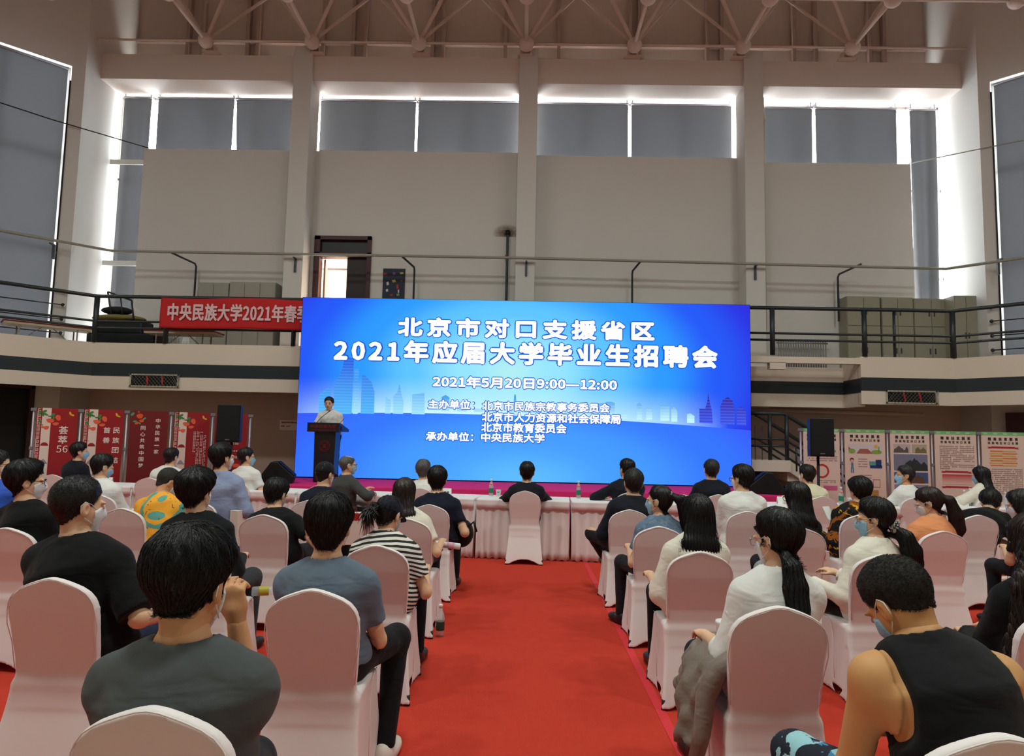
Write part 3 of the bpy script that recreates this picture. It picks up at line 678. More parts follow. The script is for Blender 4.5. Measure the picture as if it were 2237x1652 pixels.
        f = f - th - rid * tap * (0.3 if kind == 'buzz' else 1.0)
        f2 = np.maximum(f, (ln - q[:, 2]) * 0.8)
        if kind in ('short', 'buzz', 'bald', 'pony', 'capped'):
            ax = np.abs(q[:, 0]); m = np.stack([ax, q[:, 1], q[:, 2]], 1)
            f2 = np.maximum(f2, -d_ell(m, (0.090, 0.000, -0.016), (0.030, 0.024, 0.034)))
        if kind == 'bald': f2 = np.maximum(f2, -d_ell(q, (0, 0.03, 0.13), (0.062, 0.09, 0.05)))
        return f2
    kind = hair; t = {'short': 0.003, 'buzz': 0.000, 'bald': -0.006, 'bob': 0.010, 'long': 0.006, 'pony': 0.0, 'capped': -0.006}[kind] + ht
    tl = []
    if kind == 'long':
        b0 = H - hf * F4(0.045) - hu * F4(0.01); b1 = N - fy * F4(0.075) + up * F4(0.0); dn = nrm(-td * 0.75 - up * 0.55 - fy * 0.14); b2 = b1 + dn * F4(length) + ex * F4(hairdx)
        wv = tail or (0.088, 0.092, 0.070)
        tl = [('e', b0, b1, (wv[0], 0.062), (wv[1], 0.045)), ('e', b1, b2, (wv[1], 0.045), (wv[2], 0.026))]
    if kind == 'pony' or tie is not None:
        ty = tie or (0.0, -0.105, -0.02)
        a = H + (hx * F4(ty[0]) + hf * F4(ty[1]) + hu * F4(ty[2])) * F4(hs); pts = [a]
        for (tx, tyy, tz, tr) in (tail if kind == 'pony' else ()): pts.append(a + B(tx, tyy, tz))
        rs = [0.020] + [q[3] for q in (tail if kind == 'pony' else ())]
        tl += [('c', pts[i], pts[i + 1], rs[i], rs[i + 1]) for i in range(len(pts) - 1)]
    def hairf(P):
        f = capf(loc(P), t, kind) * F4(hs)
        for x in tl:
            if x[0] == 'e': d = d_ecap(P, x[1], x[2], hx * F4(0.5) + ex * F4(0.5), x[3], x[4]); d = d + 0.0022 * np.sin(((P - H) @ ex) * 330 + 2 * np.sin(P[:, 2] * 22 + seed)) ; f = smin(f, d, 0.03)
            else: d = d_cone(P, x[1], x[2], x[3], x[4]) + 0.0025 * np.sin(((P - H) @ ex) * 420 + 2.5 * np.sin(P[:, 2] * 26 + seed)) + 0.002 * wob(P, 45, seed); f = smin(f, d, 0.012)
        return f
    pp = [H - 0.15 * hs - ht, H + 0.15 * hs + ht] + [x[i] + sgn * 0.12 for x in tl for i in (1, 2) for sgn in (-1, 1)]
    lo3 = np.min(pp, 0); hi3 = np.max(pp, 0)
    V3_, Q3 = solid(hairf, lo3, hi3, hh)
    if kind == 'buzz' and nst:
        sv, sq = strands(V3_, hairf, lambda P: P - (H + hu * F4(0.11 * hs) - hf * F4(0.05)), nst, 2, 0.007, 0.0007, 0.004, seed)
        Q3 = np.concatenate([Q3, sq + len(V3_)]); V3_ = np.concatenate([V3_, sv])
    elif nst:
        hang = kind in ('long', 'pony')
        def flow(P):
            q = P - (H + hx * F4(cr[0] * hs) + hf * F4(cr[1] * hs) + hu * F4(cr[2] * hs)); q = q / (np.linalg.norm(q, axis=1, keepdims=True) + 1e-6)
            return q - up * F4(1.3 if hang else 0.55)
        sv, sq = strands(V3_, hairf, flow, nst, 6 if not hang else 8, 0.011 if not hang else 0.024, 0.0011, 0.0035 if not hang else 0.002, seed)
        Q3 = np.concatenate([Q3, sq + len(V3_)]); V3_ = np.concatenate([V3_, sv])
    link('hair', np_mesh('hair', V3_, Q3, hm), root)
    def L2W(p): return H + (hx * F4(p[0]) + hf * F4(p[1]) + hu * F4(p[2])) * F4(hs)
    if mask is not None:
        def mk(P):
            q = loc(P); ax = np.abs(q[:, 0])
            f = smin(skull(q), d_cone(q, V3(0, 0.080, -0.005), V3(0, 0.097, -0.038), 0.010, 0.014), 0.035) - 0.005
            return np.maximum(np.maximum(f, 0.036 - q[:, 1]), np.maximum(q[:, 2] + 0.006 - 0.012 * (1 - (ax / 0.05) ** 2), -0.112 - q[:, 2]))
        v, q = solid(mk, H - 0.15, H + 0.15, 0.006); mo = link('face_mask', np_mesh('face_mask', v, q, mask), root)
        for s in (-1, 1):
            e = MB(); e.tube([L2W((s * 0.062, 0.050, -0.016)), L2W((s * 0.076, 0.018, 0.010)), L2W((s * 0.086, -0.012, 0.022)), L2W((s * 0.090, -0.030, 0.006)), L2W((s * 0.086, -0.026, -0.022)), L2W((s * 0.078, -0.004, -0.046)), L2W((s * 0.062, 0.044, -0.078))], 0.0017, 6)
            e.build('ear_loop', M_LOOP, mo, True)
    if glasses is not None:
        e = MB()
        for s in (-1, 1):
            e.tube([L2W((s * 0.066, 0.094, 0.004)), L2W((s * 0.079, 0.05, 0.008)), L2W((s * 0.083, -0.01, 0.010)), L2W((s * 0.082, -0.024, -0.008))], 0.0022, 6)
            e.tube([L2W((s * 0.036 + 0.028 * math.cos(a), 0.104 - 0.012 * abs(math.cos(a)) , -0.004 + 0.020 * math.sin(a))) for a in np.linspace(0, 2 * PI, 17)], 0.0022, 6)
        e.tube([L2W((-0.009, 0.105, 0.002)), L2W((0.009, 0.105, 0.002))], 0.002, 6)
        e.build('eyeglasses', glasses, root, True)
    if cap is not None:
        def cf(P):
            q = loc(P); f = d_ell(q, (0, -0.010, 0.026), (0.088, 0.106, 0.100)); f = np.maximum(f, 0.012 + 0.10 * (q[:, 1] + 0.0) * 0.3 - q[:, 2])
            br = np.maximum(d_ell(q, (0, 0.085, 0.030), (0.076, 0.095, 0.05)), np.abs(q[:, 2] - 0.026 + 0.22 * np.clip(q[:, 1] - 0.08, 0, 1) + 2.2 * q[:, 0] ** 2) - 0.005)
            return np.minimum(f, np.maximum(br, 0.06 - q[:, 1])) * F4(hs)
        v, q = solid(cf, H - 0.22, H + 0.22, 0.006); co = link('cap', np_mesh('cap', v, q, cap), root)
        e = MB(); e.tube([L2W((0.05 * math.sin(a), -0.108 + 0.02 * (1 - math.cos(a)) , 0.050 + 0.030 * -math.cos(a) + 0.01)) for a in np.linspace(-1.5, 1.5, 9)], 0.003, 6); e.build('strap', cap, co, True)
    if collar is not None:
        e = MB(); ring = []
        b1 = nrm(np.cross(nu, ex)); a1 = nrm(np.cross(b1, nu))
        for (zz, r, rr) in ((0.0, 0.076, 0.080), (0.026, 0.067, 0.071), (0.050, 0.060, 0.064), (0.055, 0.063, 0.067), (0.028, 0.075, 0.078), (0.002, 0.090, 0.092)):
            ring.append([N + nu * F4(zz * (1 - 0.35 * max(0, math.sin(an)))) + a1 * F4(r * k * math.cos(an)) - b1 * F4(-rr * k * math.sin(an)) for an in np.linspace(0, 2 * PI, 29)])
        e.grid(ring); e.build('collar', collar, root, True)
    return root, dict(N=N, H=H, S=Sj, E=El, W=Wr, ex=ex, fy=fy, L2W=L2W, nu=nu, td=td)
M_TROUS = cloth('dark_trousers', (30, 31, 36))
# ------------------------------------------------------------------ blinds
def blind_mat(nm='blind_fabric'):
    m = bpy.data.materials.new(nm); m.use_nodes = True; nt = m.node_tree; b = nt.nodes['Principled BSDF']
    b.inputs['Base Color'].default_value = (*lin((92, 90, 91)), 1); b.inputs['Roughness'].default_value = 0.8; b.inputs['Specular IOR Level'].default_value = 0.1
    t = nt.nodes.new('ShaderNodeBsdfTranslucent'); t.inputs[0].default_value = (*lin((120, 121, 126)), 1)
    mx = nt.nodes.new('ShaderNodeMixShader'); mx.inputs[0].default_value = 0.045
    nt.links.new(b.outputs[0], mx.inputs[1]); nt.links.new(t.outputs[0], mx.inputs[2]); nt.links.new(mx.outputs[0], nt.nodes['Material Output'].inputs[0])
    return m
M_BLIND = blind_mat()
def blind(label, x0, x1, z0, z1, y=17.72, lb=0.0, rb=0.0, wave=0.02, seed=0, curl=0.0):
    """fabric blind on a roller; lb / rb shift the lower corners"""
    t = thing('roller_blind', label, 'blind', ((x0 + x1) / 2, y, z0), 0, 'grey roller blinds in the back windows')
    cx = (x0 + x1) / 2; r = np.random.default_rng(seed + 3); ph = r.uniform(0, 6.28, 4); nx_, nz_ = 40, 24; rows = []
    for j in range(nz_ + 1):
        v = j / nz_; row = []
        for i in range(nx_ + 1):
            u = i / nx_; x = x0 + (x1 - x0) * u + (1 - v) ** 1.6 * (lb * (1 - u) + rb * u)
            yy = wave * (1 - v * 0.8) * (math.sin(u * 9 + ph[0]) + 0.6 * math.sin(u * 17 + ph[1] + v * 2)) + curl * (1 - v) ** 1.5 * max(0, 1 - u * 2.2) ** 2
            row.append((x - cx, -yy, (z1 - z0) * v))
        rows.append(row)
    mb = MB(); mb.grid(rows); mb.build('fabric', M_BLIND, t, True)
    mb = MB(); mb.bar((x0 - cx - 0.01, 0, z1 - z0 + 0.015), (x1 - cx + 0.01, 0, z1 - z0 + 0.015), 0.032, 12); mb.build('roller', M_ALU, t, True)
    for bx_ in (x0 - cx + 0.03, x1 - cx - 0.03): mb = MB(); mb.bx(bx_ - 0.015, bx_ + 0.015, 0.0, 0.20, z1 - z0, 10.725 - z0); mb.build('bracket', M_ALU, t)
    return t
blind('narrow grey blind in the far left corner window', -11.06, -10.30, 4.0, 10.62, seed=1, wave=0.03, lb=0.0)
blind('wide grey blind in the left window bay beside its corner', -10.12, -8.03, 8.9, 10.62, seed=2)
blind('billowing grey blind in the left bay against the left column', -7.97, -6.05, 8.9, 10.62, seed=3, lb=0.15, curl=0.12, wave=0.05)
blind('grey blind just right of the left column', -5.66, -3.07, 8.9, 10.62, seed=4)
blind('grey blind just left of the middle column', -3.0, -0.24, 8.9, 10.62, seed=5, wave=0.03)
blind('grey blind just right of the middle column', 0.16, 2.66, 8.8, 10.6, seed=6)
blind('grey blind just left of the right column', 2.75, 5.42, 8.8, 10.6, seed=7)
blind('short grey blind just right of the right column', 6.0, 7.58, 8.7, 10.56, seed=8, rb=-0.02)
blind('wide grey blind in the right window bay beside its corner', 7.66, 9.82, 8.7, 10.56, seed=9)
blind('narrow creased grey blind in the far right corner window', 10.17, 10.86, 4.0, 10.54, seed=10, wave=0.05, rb=-0.12)
for WN, sd, lab in ((WL, 21, 'tall grey blind over the left side window'), (WR, 22, 'tall grey blind over the right side window')):
    ox, oy, dx, dy, nx, ny, t0, zt = WN
    t = thing('roller_blind', lab, 'blind', (ox + dx * t0, oy + dy * t0, 3.6), 0, 'tall side window blinds'); rows = []
    for j in range(25):
        v = j / 24; row = []
        for i in range(49):
            u = i / 48; tt = 0.07 + u * 3.85; n_ = 0.05 + 0.012 * math.sin(u * 22) * (1 - v * 0.7)
            row.append((dx * tt + nx * n_, dy * tt + ny * n_, (zt - 3.72) * v + 0.02))
        rows.append(row)
    mb = MB(); mb.grid(rows); mb.build('fabric', M_BLIND, t, True)
    mb = MB(); mb.bar((dx * 0.06 + nx * 0.05, dy * 0.06 + ny * 0.05, zt - 3.68), (dx * 3.95 + nx * 0.05, dy * 3.95 + ny * 0.05, zt - 3.68), 0.035, 12); mb.build('roller', M_ALU, t, True)
    mb = MB(); mb.tube([(dx * 0.02 - nx * 0.03, dy * 0.02 - ny * 0.03, z) for z in (6.6, 4.2, 2.0, 0.1)], 0.018, 8); mb.build('pull_cord', M_BLACK, t, True)

# ------------------------------------------------------------------ roof space frame
def space_frame():
    t = thing('space_frame', 'pink white steel ball jointed roof truss over the hall', 'roof truss', (0, 16.5, 11.55))
    X0 = [-8.31 + 2.735 * k for k in range(7)]; zl = 0.0; zu = 2.0
    ball = MB(); ball.ball((0, 0, 0), 0.19, 12); bme = ball.mesh('ball_joint', M_STEEL, True)
    def bar(a, b, r=0.055):
        m = MB(); m.bar(a, b, r, 8); m.build('truss_bar', M_STEEL, t, True)
    for k, x in enumerate(X0):
        o = link('ball_joint', bme, t); o.location = (x, 0, zl)
        foot = MB(); foot.box((x, 0.4, -0.13), (0.42, 0.34, 0.03)); foot.box((x - 0.12, 0.3, -0.06), (0.03, 0.16, 0.14)); foot.box((x + 0.12, 0.3, -0.06), (0.03, 0.16, 0.14)); foot.box((x, 0.2, -0.02), (0.12, 0.3, 0.06)); foot.build('bearing_plate', M_STEEL, t)
        for sx in (-1, 1):
            for sy in (-1, 1): bar((x, 0, zl), (x + sx * 1.367, sy * 0.95, zu), 0.05 if sy < 0 else 0.04)
        bar((x, 0, 0), (x, -1.9, 0), 0.045)
    X1 = [-8.31 + 2.735 * k for k in range(-1, 8)]
    for k, x in enumerate(X1):
        o = link('ball_joint', bme, t); o.location = (x, -1.9, zl)
        for sx in (-1, 1): bar((x, -1.9, 0), (x + sx * 1.367, -0.95, zu), 0.05); bar((x, -1.9, 0), (x + sx * 1.367, -2.85, zu), 0.05)
    for i in range(6): bar((X0[i], 0, 0), (X0[i + 1], 0, 0), 0.03)
    bar((-11.1, 0, 0), (X0[0], 0, 0), 0.03); bar((X0[-1], 0, 0), (10.95, 0, 0), 0.03)
    for i in range(8): bar((X1[i], -1.9, 0), (X1[i + 1], -1.9, 0), 0.05)
    for y in (-0.95, 0.95): bar((-11, y, zu), (11, y, zu), 0.06)
    for i in range(8): bar((-9.68 + 2.735 * i, -0.95, zu), (-9.68 + 2.735 * i, 0.95, zu), 0.05)
    return t
space_frame()

# ------------------------------------------------------------------ pipes, rails and cables on the gallery
M_PIPE = mat('grey_pipe_paint', (150, 146, 134), 0.5); M_PIPED = mat('dark_pipe', (66, 72, 78), 0.5)
t = thing('heating_pipe', 'long grey heating pipe crossing the back wall above the gallery', 'pipe', (0, 16.62, 6.0))
m = MB(); m.tube([(-12.6, -2.3, 0.03), (-10.75, -0.35, 0.05), (-10.4, 0, 0.05), (0, 0, 0.04), (10.3, 0, -0.06), (10.65, -0.4, -0.07), (12.3, -2.2, -0.09)], 0.034, 10); m.build('main_pipe', M_PIPE, t, True)
for xa, xb, zb in ((-8.9, -8.56, -1.0), (-3.1, -2.88, -1.3), (2.85, 2.72, -1.3), (8.25, 7.95, -1.3)):
    m = MB(); m.tube([(xa, 0, 0.03), (xb, 0.55, -0.1), (xb, 0.62, -0.16), (xb, 0.62, zb)], 0.026, 8); m.build('drop_pipe', M_PIPED, t, True)
for x in (-11.35, -5.82, 0.0, 5.7, 11.05):
    yb = 0.16 if abs(x) < 10 else -0.75
    m = MB(); m.box((x, yb, -0.2), (0.05, 0.05, 0.35)); m.box((x, yb - 0.07, -0.03), (0.04, 0.16, 0.03)); m.build('bracket', M_PIPED, t)
t = thing('drain_pipe', 'dark vertical pipe beside the middle column under a rust stain', 'pipe', (-0.5, 17.38, 3.3))
m = MB(); m.tube([(0, 0, 0), (0, 0, 3.62), (0.0, 0.05, 3.68)], 0.035, 10); m.build('pipe_run', M_PIPED, t, True)
m = MB(); m.lathe([(0.06, 0), (0.075, 0.03), (0.06, 0.12)], (0, 0, 3.55), 12); m.build('elbow', M_BLACK, t, True)
m = MB(); m.box((-0.03, -0.03, 2.95), (0.05, 0.03, 0.11)); m.build('red_tag', mat('tag_red', (150, 40, 40), 0.5), t)
st = bpy.data.materials.new('rust_stain'); st.use_nodes = True; nt = st.node_tree; b = nt.nodes['Principled BSDF']; b.inputs['Base Color'].default_value = (*lin((128, 88, 44)), 1); b.inputs['Roughness'].default_value = 0.9
n = nt.nodes.new('ShaderNodeTexNoise'); n.inputs['Scale'].default_value = 9; g_ = nt.nodes.new('ShaderNodeTexGradient'); g_.gradient_type = 'SPHERICAL'; tc = nt.nodes.new('ShaderNodeTexCoord'); mp = nt.nodes.new('ShaderNodeMapping'); mp.inputs['Scale'].default_value = (2.6, 1, 4.0)
mu = nt.nodes.new('ShaderNodeMath'); mu.operation = 'MULTIPLY'; nt.links.new(tc.outputs['Object'], mp.inputs[0]); nt.links.new(mp.outputs[0], g_.inputs[0]); nt.links.new(g_.outputs[1], mu.inputs[0]); nt.links.new(n.outputs[0], mu.inputs[1]); nt.links.new(mu.outputs[0], b.inputs['Alpha'])
m = MB(); m.bx(-0.42, 0.3, 0, 0.004, -0.1, 0.3); o = m.build('rust_stain', st); o.location = (-0.52, 17.444, 6.92); tag(o, 'brown rust stain on the wall beside the middle column', 'stain')
for nm, lab, pts in (('cable', 'thin black cable sagging to the left corner window', [(-13.2, 14.1, 9.15), (-11.6, 15.75, 9.05), (-10.12, 17.42, 9.08)]), ('cable', 'thin cable sagging to the right corner window', [(12.3, 14.9, 8.72), (11.0, 16.3, 8.85), (9.98, 17.5, 8.97)])):
    m = MB(); m.tube(pts, 0.014, 6); o = m.build('cable', M_BLACK if pts[0][0] < 0 else M_PIPE, None, True); tag(o, lab, 'cable')
for x, lab in ((-6.17, 'cream rain pipe elbow left of the left column'), (6.03, 'cream rain pipe elbow right of the right column')):
    m = MB(); s = 1 if x > 0 else 1; m.tube([(0, 0.3, 0.55), (0, 0.05, 0.55), (0, 0, 0.5), (0, 0, 0.1), (0.06, 0.05, 0.0), (0.08, 0.1, -0.06)], 0.07, 12); m.tube([(0.08, 0.1, -0.06), (0.08, 0.12, -5.6)], 0.035, 8)
    o = m.build('rain_pipe', mat('cream_pipe', (200, 192, 168), 0.5), None, True); o.location = (x, 17.15, 10.02); tag(o, lab, 'pipe')
def railing(label, pts, posts, extra=()):
    t = thing('railing', label, 'railing', (0, 0, 3.53))
    for nm, z, r in (('top_rail', 1.06, 0.042), ('middle_rail', 0.49, 0.026), ('lower_rail', 0.34, 0.026)):
        m = MB(); m.tube([(x, y, z) for x, y in pts], r, 10); m.build(nm, M_RAIL, t, True)
    for x, y, r in posts:
        m = MB(); m.bar((x, y, 0), (x, y, 1.04), r, 10); m.build('post', M_RAIL, t, True)
    for m in extra: m.build('flag_pin', M_RAIL, t, True)
railing('dark gallery railing left of the screen, carrying the red banner', [(-13.1, 11.65), (-9.72, 15.12), (-4.2, 15.12)], [(-13.1, 11.65, 0.05), (-9.72, 15.12, 0.06), (-8.1, 15.12, 0.055), (-5.2, 15.12, 0.055)])
railing('dark gallery railing right of the screen', [(4.3, 15.12), (9.47, 15.12), (12.9, 11.65)], [(5.5, 15.12, 0.055), (7.53, 15.12, 0.055), (8.23, 15.2, 0.03), (9.47, 15.12, 0.06), (12.9, 11.65, 0.055)])
for WN, side in ((WL, 'left'), (WR, 'right')):
    ox, oy, dx, dy, nx, ny, t0, zt = WN
    t = thing('guard_bar', 'four thin dark guard bars with ball ends across the %s side window' % side, 'guard bars', (ox, oy, 3.6))
    for z in (0.28, 0.62, 0.97, 1.30):
        m = MB(); a = (dx * 0.10 - nx * 0.1, dy * 0.10 - ny * 0.1, z); b = (dx * 4.4 - nx * 0.1, dy * 4.4 - ny * 0.1, z); m.bar(a, b, 0.014, 8); m.ball(a, 0.045, 8); m.bar(a, (a[0] + nx * 0.1, a[1] + ny * 0.1, z), 0.012, 8); m.build('bar', M_RAIL, t, True)

# ------------------------------------------------------------------ lockers, radiators, benches and clutter on the gallery
M_LOCK = mat('grey_green_locker', (150, 146, 128), 0.5, var=0.03); M_LOCKL = mat('light_grey_locker', (158, 154, 142), 0.5, var=0.03)
def cabinet(label, x0, x1, y0, z0, z1, nd, m_, split=None, rz=0.0, depth=0.45):
    wd = x1 - x0; t = thing('metal_locker', label, 'locker', (x0, y0, z0), rz, 'metal lockers on the gallery')
    m = MB(); m.bx(0, wd, 0.02, depth, 0, z1 - z0); m.build('body', m_, t)
    dwid = wd / nd
    for i in range(nd):
        segs = [(0.05, (z1 - z0) - 0.04)] if not split else [(0.05, split - 0.01), (split + 0.01, (z1 - z0) - 0.04)]
        for a, b in segs:
            m = MB(); m.bx(i * dwid + 0.008, (i + 1) * dwid - 0.008, 0, 0.02, a, b); d = m.build('door', m_, t, bevel=0.004)
            m = MB(); m.bx(i * dwid + (dwid * 0.82 if i % 2 == 0 else dwid * 0.12), i * dwid + (dwid * 0.82 if i % 2 == 0 else dwid * 0.12) + 0.03, -0.015, 0.0, (a + b) / 2 - 0.08, (a + b) / 2 + 0.06); m.build('handle', M_PIPED, d)
    return t
cabinet('light grey two door locker behind the red banner, left one', -8.33, -7.56, 16.97, 3.3, 5.37, 2, M_LOCKL)
cabinet('light grey three door locker behind the red banner, nearest the column', -7.54, -6.36, 16.97, 3.3, 5.4, 3, M_LOCKL)
cabinet('tan two door locker beside the radiator on the right gallery', 8.04, 8.86, 16.97, 3.3, 5.30, 2, M_LOCK, 1.25)
cabinet('tan two door locker in the middle of the right gallery row', 8.90, 9.68, 16.97, 3.3, 5.29, 2, M_LOCK, 1.25)
cabinet('tan two door locker at the corner of the right gallery row', 9.70, 10.55, 16.97, 3.3, 5.27, 2, M_LOCK, 1.25)
cabinet('tan locker turned sideways at the end of the right gallery row', 10.44, 10.98, 16.55, 3.3, 5.27, 2, M_LOCK)
def radiator(label, x0, x1, y, z0, z1):
    t = thing('radiator', label, 'radiator', ((x0 + x1) / 2, y, z0)); n = int((x1 - x0) / 0.06); hw = (x1 - x0) / 2; mR = mat('radiator_grey', (140, 140, 136), 0.45, metal=0.3)
    for i in range(n):
        x = -hw + (i + 0.5) * (2 * hw / n); m = MB(); m.bar((x, 0, 0.03), (x, 0, z1 - z0 - 0.03), 0.017, 8); m.ball((x, 0, z1 - z0 - 0.03), 0.026, 6); m.ball((x, 0, 0.03), 0.026, 6); m.build('section', mR, t, True)
    m = MB(); m.bar((-hw, 0, -0.06), (-hw, 0, 0.1), 0.02, 8); m.bar((hw, 0, -0.06), (hw, 0, 0.1), 0.02, 8); m.bar((-hw - 0.02, 0, 0.08), (hw + 0.1, 0, 0.08), 0.02, 8); m.bar((-hw - 0.02, 0, z1 - z0 - 0.08), (hw + 0.02, 0, z1 - z0 - 0.08), 0.02, 8); m.build('header_pipe', mR, t, True)
radiator('grey ribbed radiator on the right gallery beside tan lockers', 6.38, 7.62, 17.2, 3.36, 4.2)
radiator('grey ribbed radiator on the left gallery behind the red bench', -9.55, -8.95, 17.2, 3.36, 4.15)
def bench(label, a, b, z, y, rz=0.0):
    t = thing('folding_bench', label, 'bench', ((a + b) / 2, y, 3.3), rz); L = b - a
    m = MB(); m.bx(-L / 2, L / 2, -0.28, 0.28, z - 3.3 - 0.03, z - 3.3); m.build('padded_top', mat('bench_red', (136, 40, 38), 0.6), t, bevel=0.015)
    m = MB(); m.bx(-L / 2 + 0.02, L / 2 - 0.02, -0.26, 0.26, z - 3.3 - 0.075, z - 3.3 - 0.03); m.build('rim', mat('bench_rim', (196, 186, 160), 0.5), t)
    for s in (-1, 1):
        for q in (-0.22, 0.22):
            m = MB(); m.bar((s * (L / 2 - 0.3), q, 0), (s * (L / 2 - 0.3), q, z - 3.37), 0.016, 8); m.build('leg', M_PIPE, t, True)
        m = MB(); m.bar((s * (L / 2 - 0.3), 0, 0.18), (s * (L / 2 - 0.75), 0, z - 3.37), 0.01, 8); m.build('brace', M_PIPE, t, True)
bench('red topped folding bench at the far left of the gallery', -11.75, -10.05, 3.93, 15.25, 0.75)
bench('red topped folding bench below the red banner', -8.95, -7.25, 3.93, 15.95)
t = thing('covered_piano', 'dark covered piano heaped with a mattress at the left gallery corner', 'piano', (-9.85, 16.45, 3.3))
m = MB(); m.bx(-0.75, 0.95, -0.3, 0.35, 0.0, 0.62); m.bx(-0.7, 0.55, -0.2, 0.35, 0.6, 0.95); m.build('body', mat('piano_dark', (20, 26, 30), 0.5), t, bevel=0.05)
m = MB(); m.ball((0, 0, 0), 0.5, 12, (1.3, 0.75, 0.2)); o = m.build('mattress', mat('yellowed_foam', (128, 120, 70), 0.9, bump=0.6, bscale=18), t, True); o.location = (-0.15, 0.02, 1.0)
m = MB(); m.ball((0, 0, 0), 0.4, 10, (0.95, 0.6, 0.26)); o = m.build('bundle', mat('dark_bundle', (40, 38, 42), 0.9, bump=0.5, bscale=14), t, True); o.location = (-0.22, 0.02, 1.2)
t = thing('tubular_trestle', 'leaning dark metal frame resting on the covered piano', 'frame', (-9.85, 16.2, 4.2))
m = MB(); P_ = [(-0.32, 0, 0.72), (0.28, 0, 0.52), (0.36, 0, 0.06), (-0.18, 0, 0.1)]
for i in range(4): m.bar(P_[i], P_[(i + 1) % 4], 0.022, 8)
m.bar((0.0, 0, 0.62), (0.09, 0, 0.08), 0.016, 8); m.build('tubes', M_RAIL, t, True)
t = thing('chair_stack', 'folded red and white stools under the gallery bench', 'stool', (-8.5, 16.85, 3.3))
for i in range(5):
    m = MB(); m.bar((-0.18 + i * 0.07, 0, 0.0), (-0.06 + i * 0.03, 0, 0.62), 0.014, 6); m.build('leg', M_WHITE, t, True)
m = MB(); m.box((0, 0, 0.36), (0.34, 0.12, 0.07)); m.build('seat', mat('stool_red', (170, 44, 36), 0.6), t, bevel=0.02)
def vent(label, x, z):
    t = thing('vent_grille', label, 'vent', (x, 15.085, z))
    m = MB(); m.bx(-0.52, 0.52, 0.0, 0.012, -0.115, 0.115); m.build('dark_recess', mat('recess_black', (10, 10, 11), 0.8), t)
    m = MB()
    for a, b, c, d in ((-0.55, 0.55, 0.115, 0.145), (-0.55, 0.55, -0.145, -0.115), (-0.55, -0.52, -0.145, 0.145), (0.52, 0.55, -0.145, 0.145)): m.bx(a, b, -0.015, 0.012, c, d)
    m.build('frame', mat('vent_frame', (188, 178, 160), 0.5), t)
    m = MB()
    for i in range(16):
        x0 = -0.64 + i * 0.08
        m.bar((max(-0.58, x0), -0.02, -0.17), (min(0.58, x0 + 0.3), -0.02, 0.15), 0.0026, 5); m.bar((max(-0.58, x0), -0.024, 0.15), (min(0.58, x0 + 0.3), -0.024, -0.17), 0.0026, 5)
    m.build('wire_mesh', mat('vent_wire', (130, 126, 116), 0.4, metal=0.5), t)
    for dx in (-0.19, 0.15):
        m = MB(); m.grid([[(dx + 0.035 * (1 - v), -0.012 - 0.01 * math.sin(v * 5), -0.1 + 0.2 * v), (dx + 0.075 + 0.02 * (1 - v) - 0.03, -0.012 - 0.01 * math.sin(v * 5 + 1), -0.1 + 0.2 * v)] for v in np.linspace(0, 1, 6)]); m.build('red_ribbon', mat('ribbon_red', (190, 30, 34), 0.6), t, solid=0.003)
vent('caged vent with red ribbons on the left gallery front', -8.27, 2.69); vent('caged vent with red ribbons on the right gallery front', 8.5, 2.65)
# banner on the railing
t = thing('cloth_banner', 'red cloth banner with white Chinese lettering hung on the gallery railing', 'banner', (-6.3, 15.03, 4.22))
rows = []
for j in range(13):
    v = j / 12; rows.append([(-1.9 + 3.8 * i / 80, -0.02 - 0.012 * math.sin(i * 0.33 + v * 4) * (1 - abs(v - 0.5)), -0.345 + 0.69 * v - 0.02 * math.sin(i * 0.11) * (1 if v > 0.5 else 0.4)) for i in range(81)])
m = MB(); m.grid(rows); m.build('cloth', mat('banner_red', (190, 32, 34), 0.75, bump=0.15, bscale=30, var=0.1, vscale=2.5), t, True, solid=0.004)
text_mesh('lettering', '中央民族大学2021年春季', 3.2, 0.40, mat('banner_letters', (226, 190, 192), 0.7), t, (-0.12, -0.05, 0.02), bold=0.018, spacing=1.02)
t = thing('wall_poster', 'dark blue poster with two small colourful figures beside the maroon door', 'poster', (-3.44, 17.43, 5.5))
m = MB(); m.bx(-0.29, 0.29, 0, 0.015, -0.42, 0.42); m.build('sheet', mat('poster_navy', (38, 44, 62), 0.6), t)
for nm, col, sh_ in (('red_print', (170, 50, 52), [(-0.24, 0.28, 0.14, 0.07), (0.2, 0.1, 0.06, 0.05), (0.1, -0.06, 0.07, 0.16), (-0.05, -0.28, 0.1, 0.06)]), ('yellow_print', (190, 170, 70), [(0.0, 0.09, 0.13, 0.09), (0.2, 0.3, 0.13, 0.07)]), ('pale_print', (205, 196, 196), [(-0.16, 0.02, 0.08, 0.12), (-0.17, -0.16, 0.08, 0.09), (0.13, -0.18, 0.05, 0.12)]), ('violet_print', (120, 80, 150), [(0.0, 0.29, 0.1, 0.09)]), ('green_print', (110, 160, 90), [(0.12, -0.27, 0.1, 0.07)])):
    m = MB()
    for (x, z, a, b) in sh_: m.xz([(x + a / 2 * math.cos(k * PI / 4 + 0.3) * (1 if k % 2 else 0.7), z + b / 2 * math.sin(k * PI / 4 + 0.3) * (1 if k % 2 else 0.75)) for k in range(8)], -0.004, 0.0)
    m.build(nm, mat('poster_' + nm, col, 0.6), t)
text_mesh('arc_lettering', 'WRESTLING', 0.4, 0.07, mat('poster_pale_print', (205, 196, 196), 0.6), t, (0, -0.004, 0.17)) if False else None
t = thing('wall_notice', 'white notice with red print on the wall left of the screen', 'notice', (-6.0, 17.43, 1.79))
m = MB(); m.bx(-0.24, 0.24, 0, 0.012, -0.13, 0.13); m.build('sheet', mat('notice_paper', (240, 228, 220), 0.7), t)
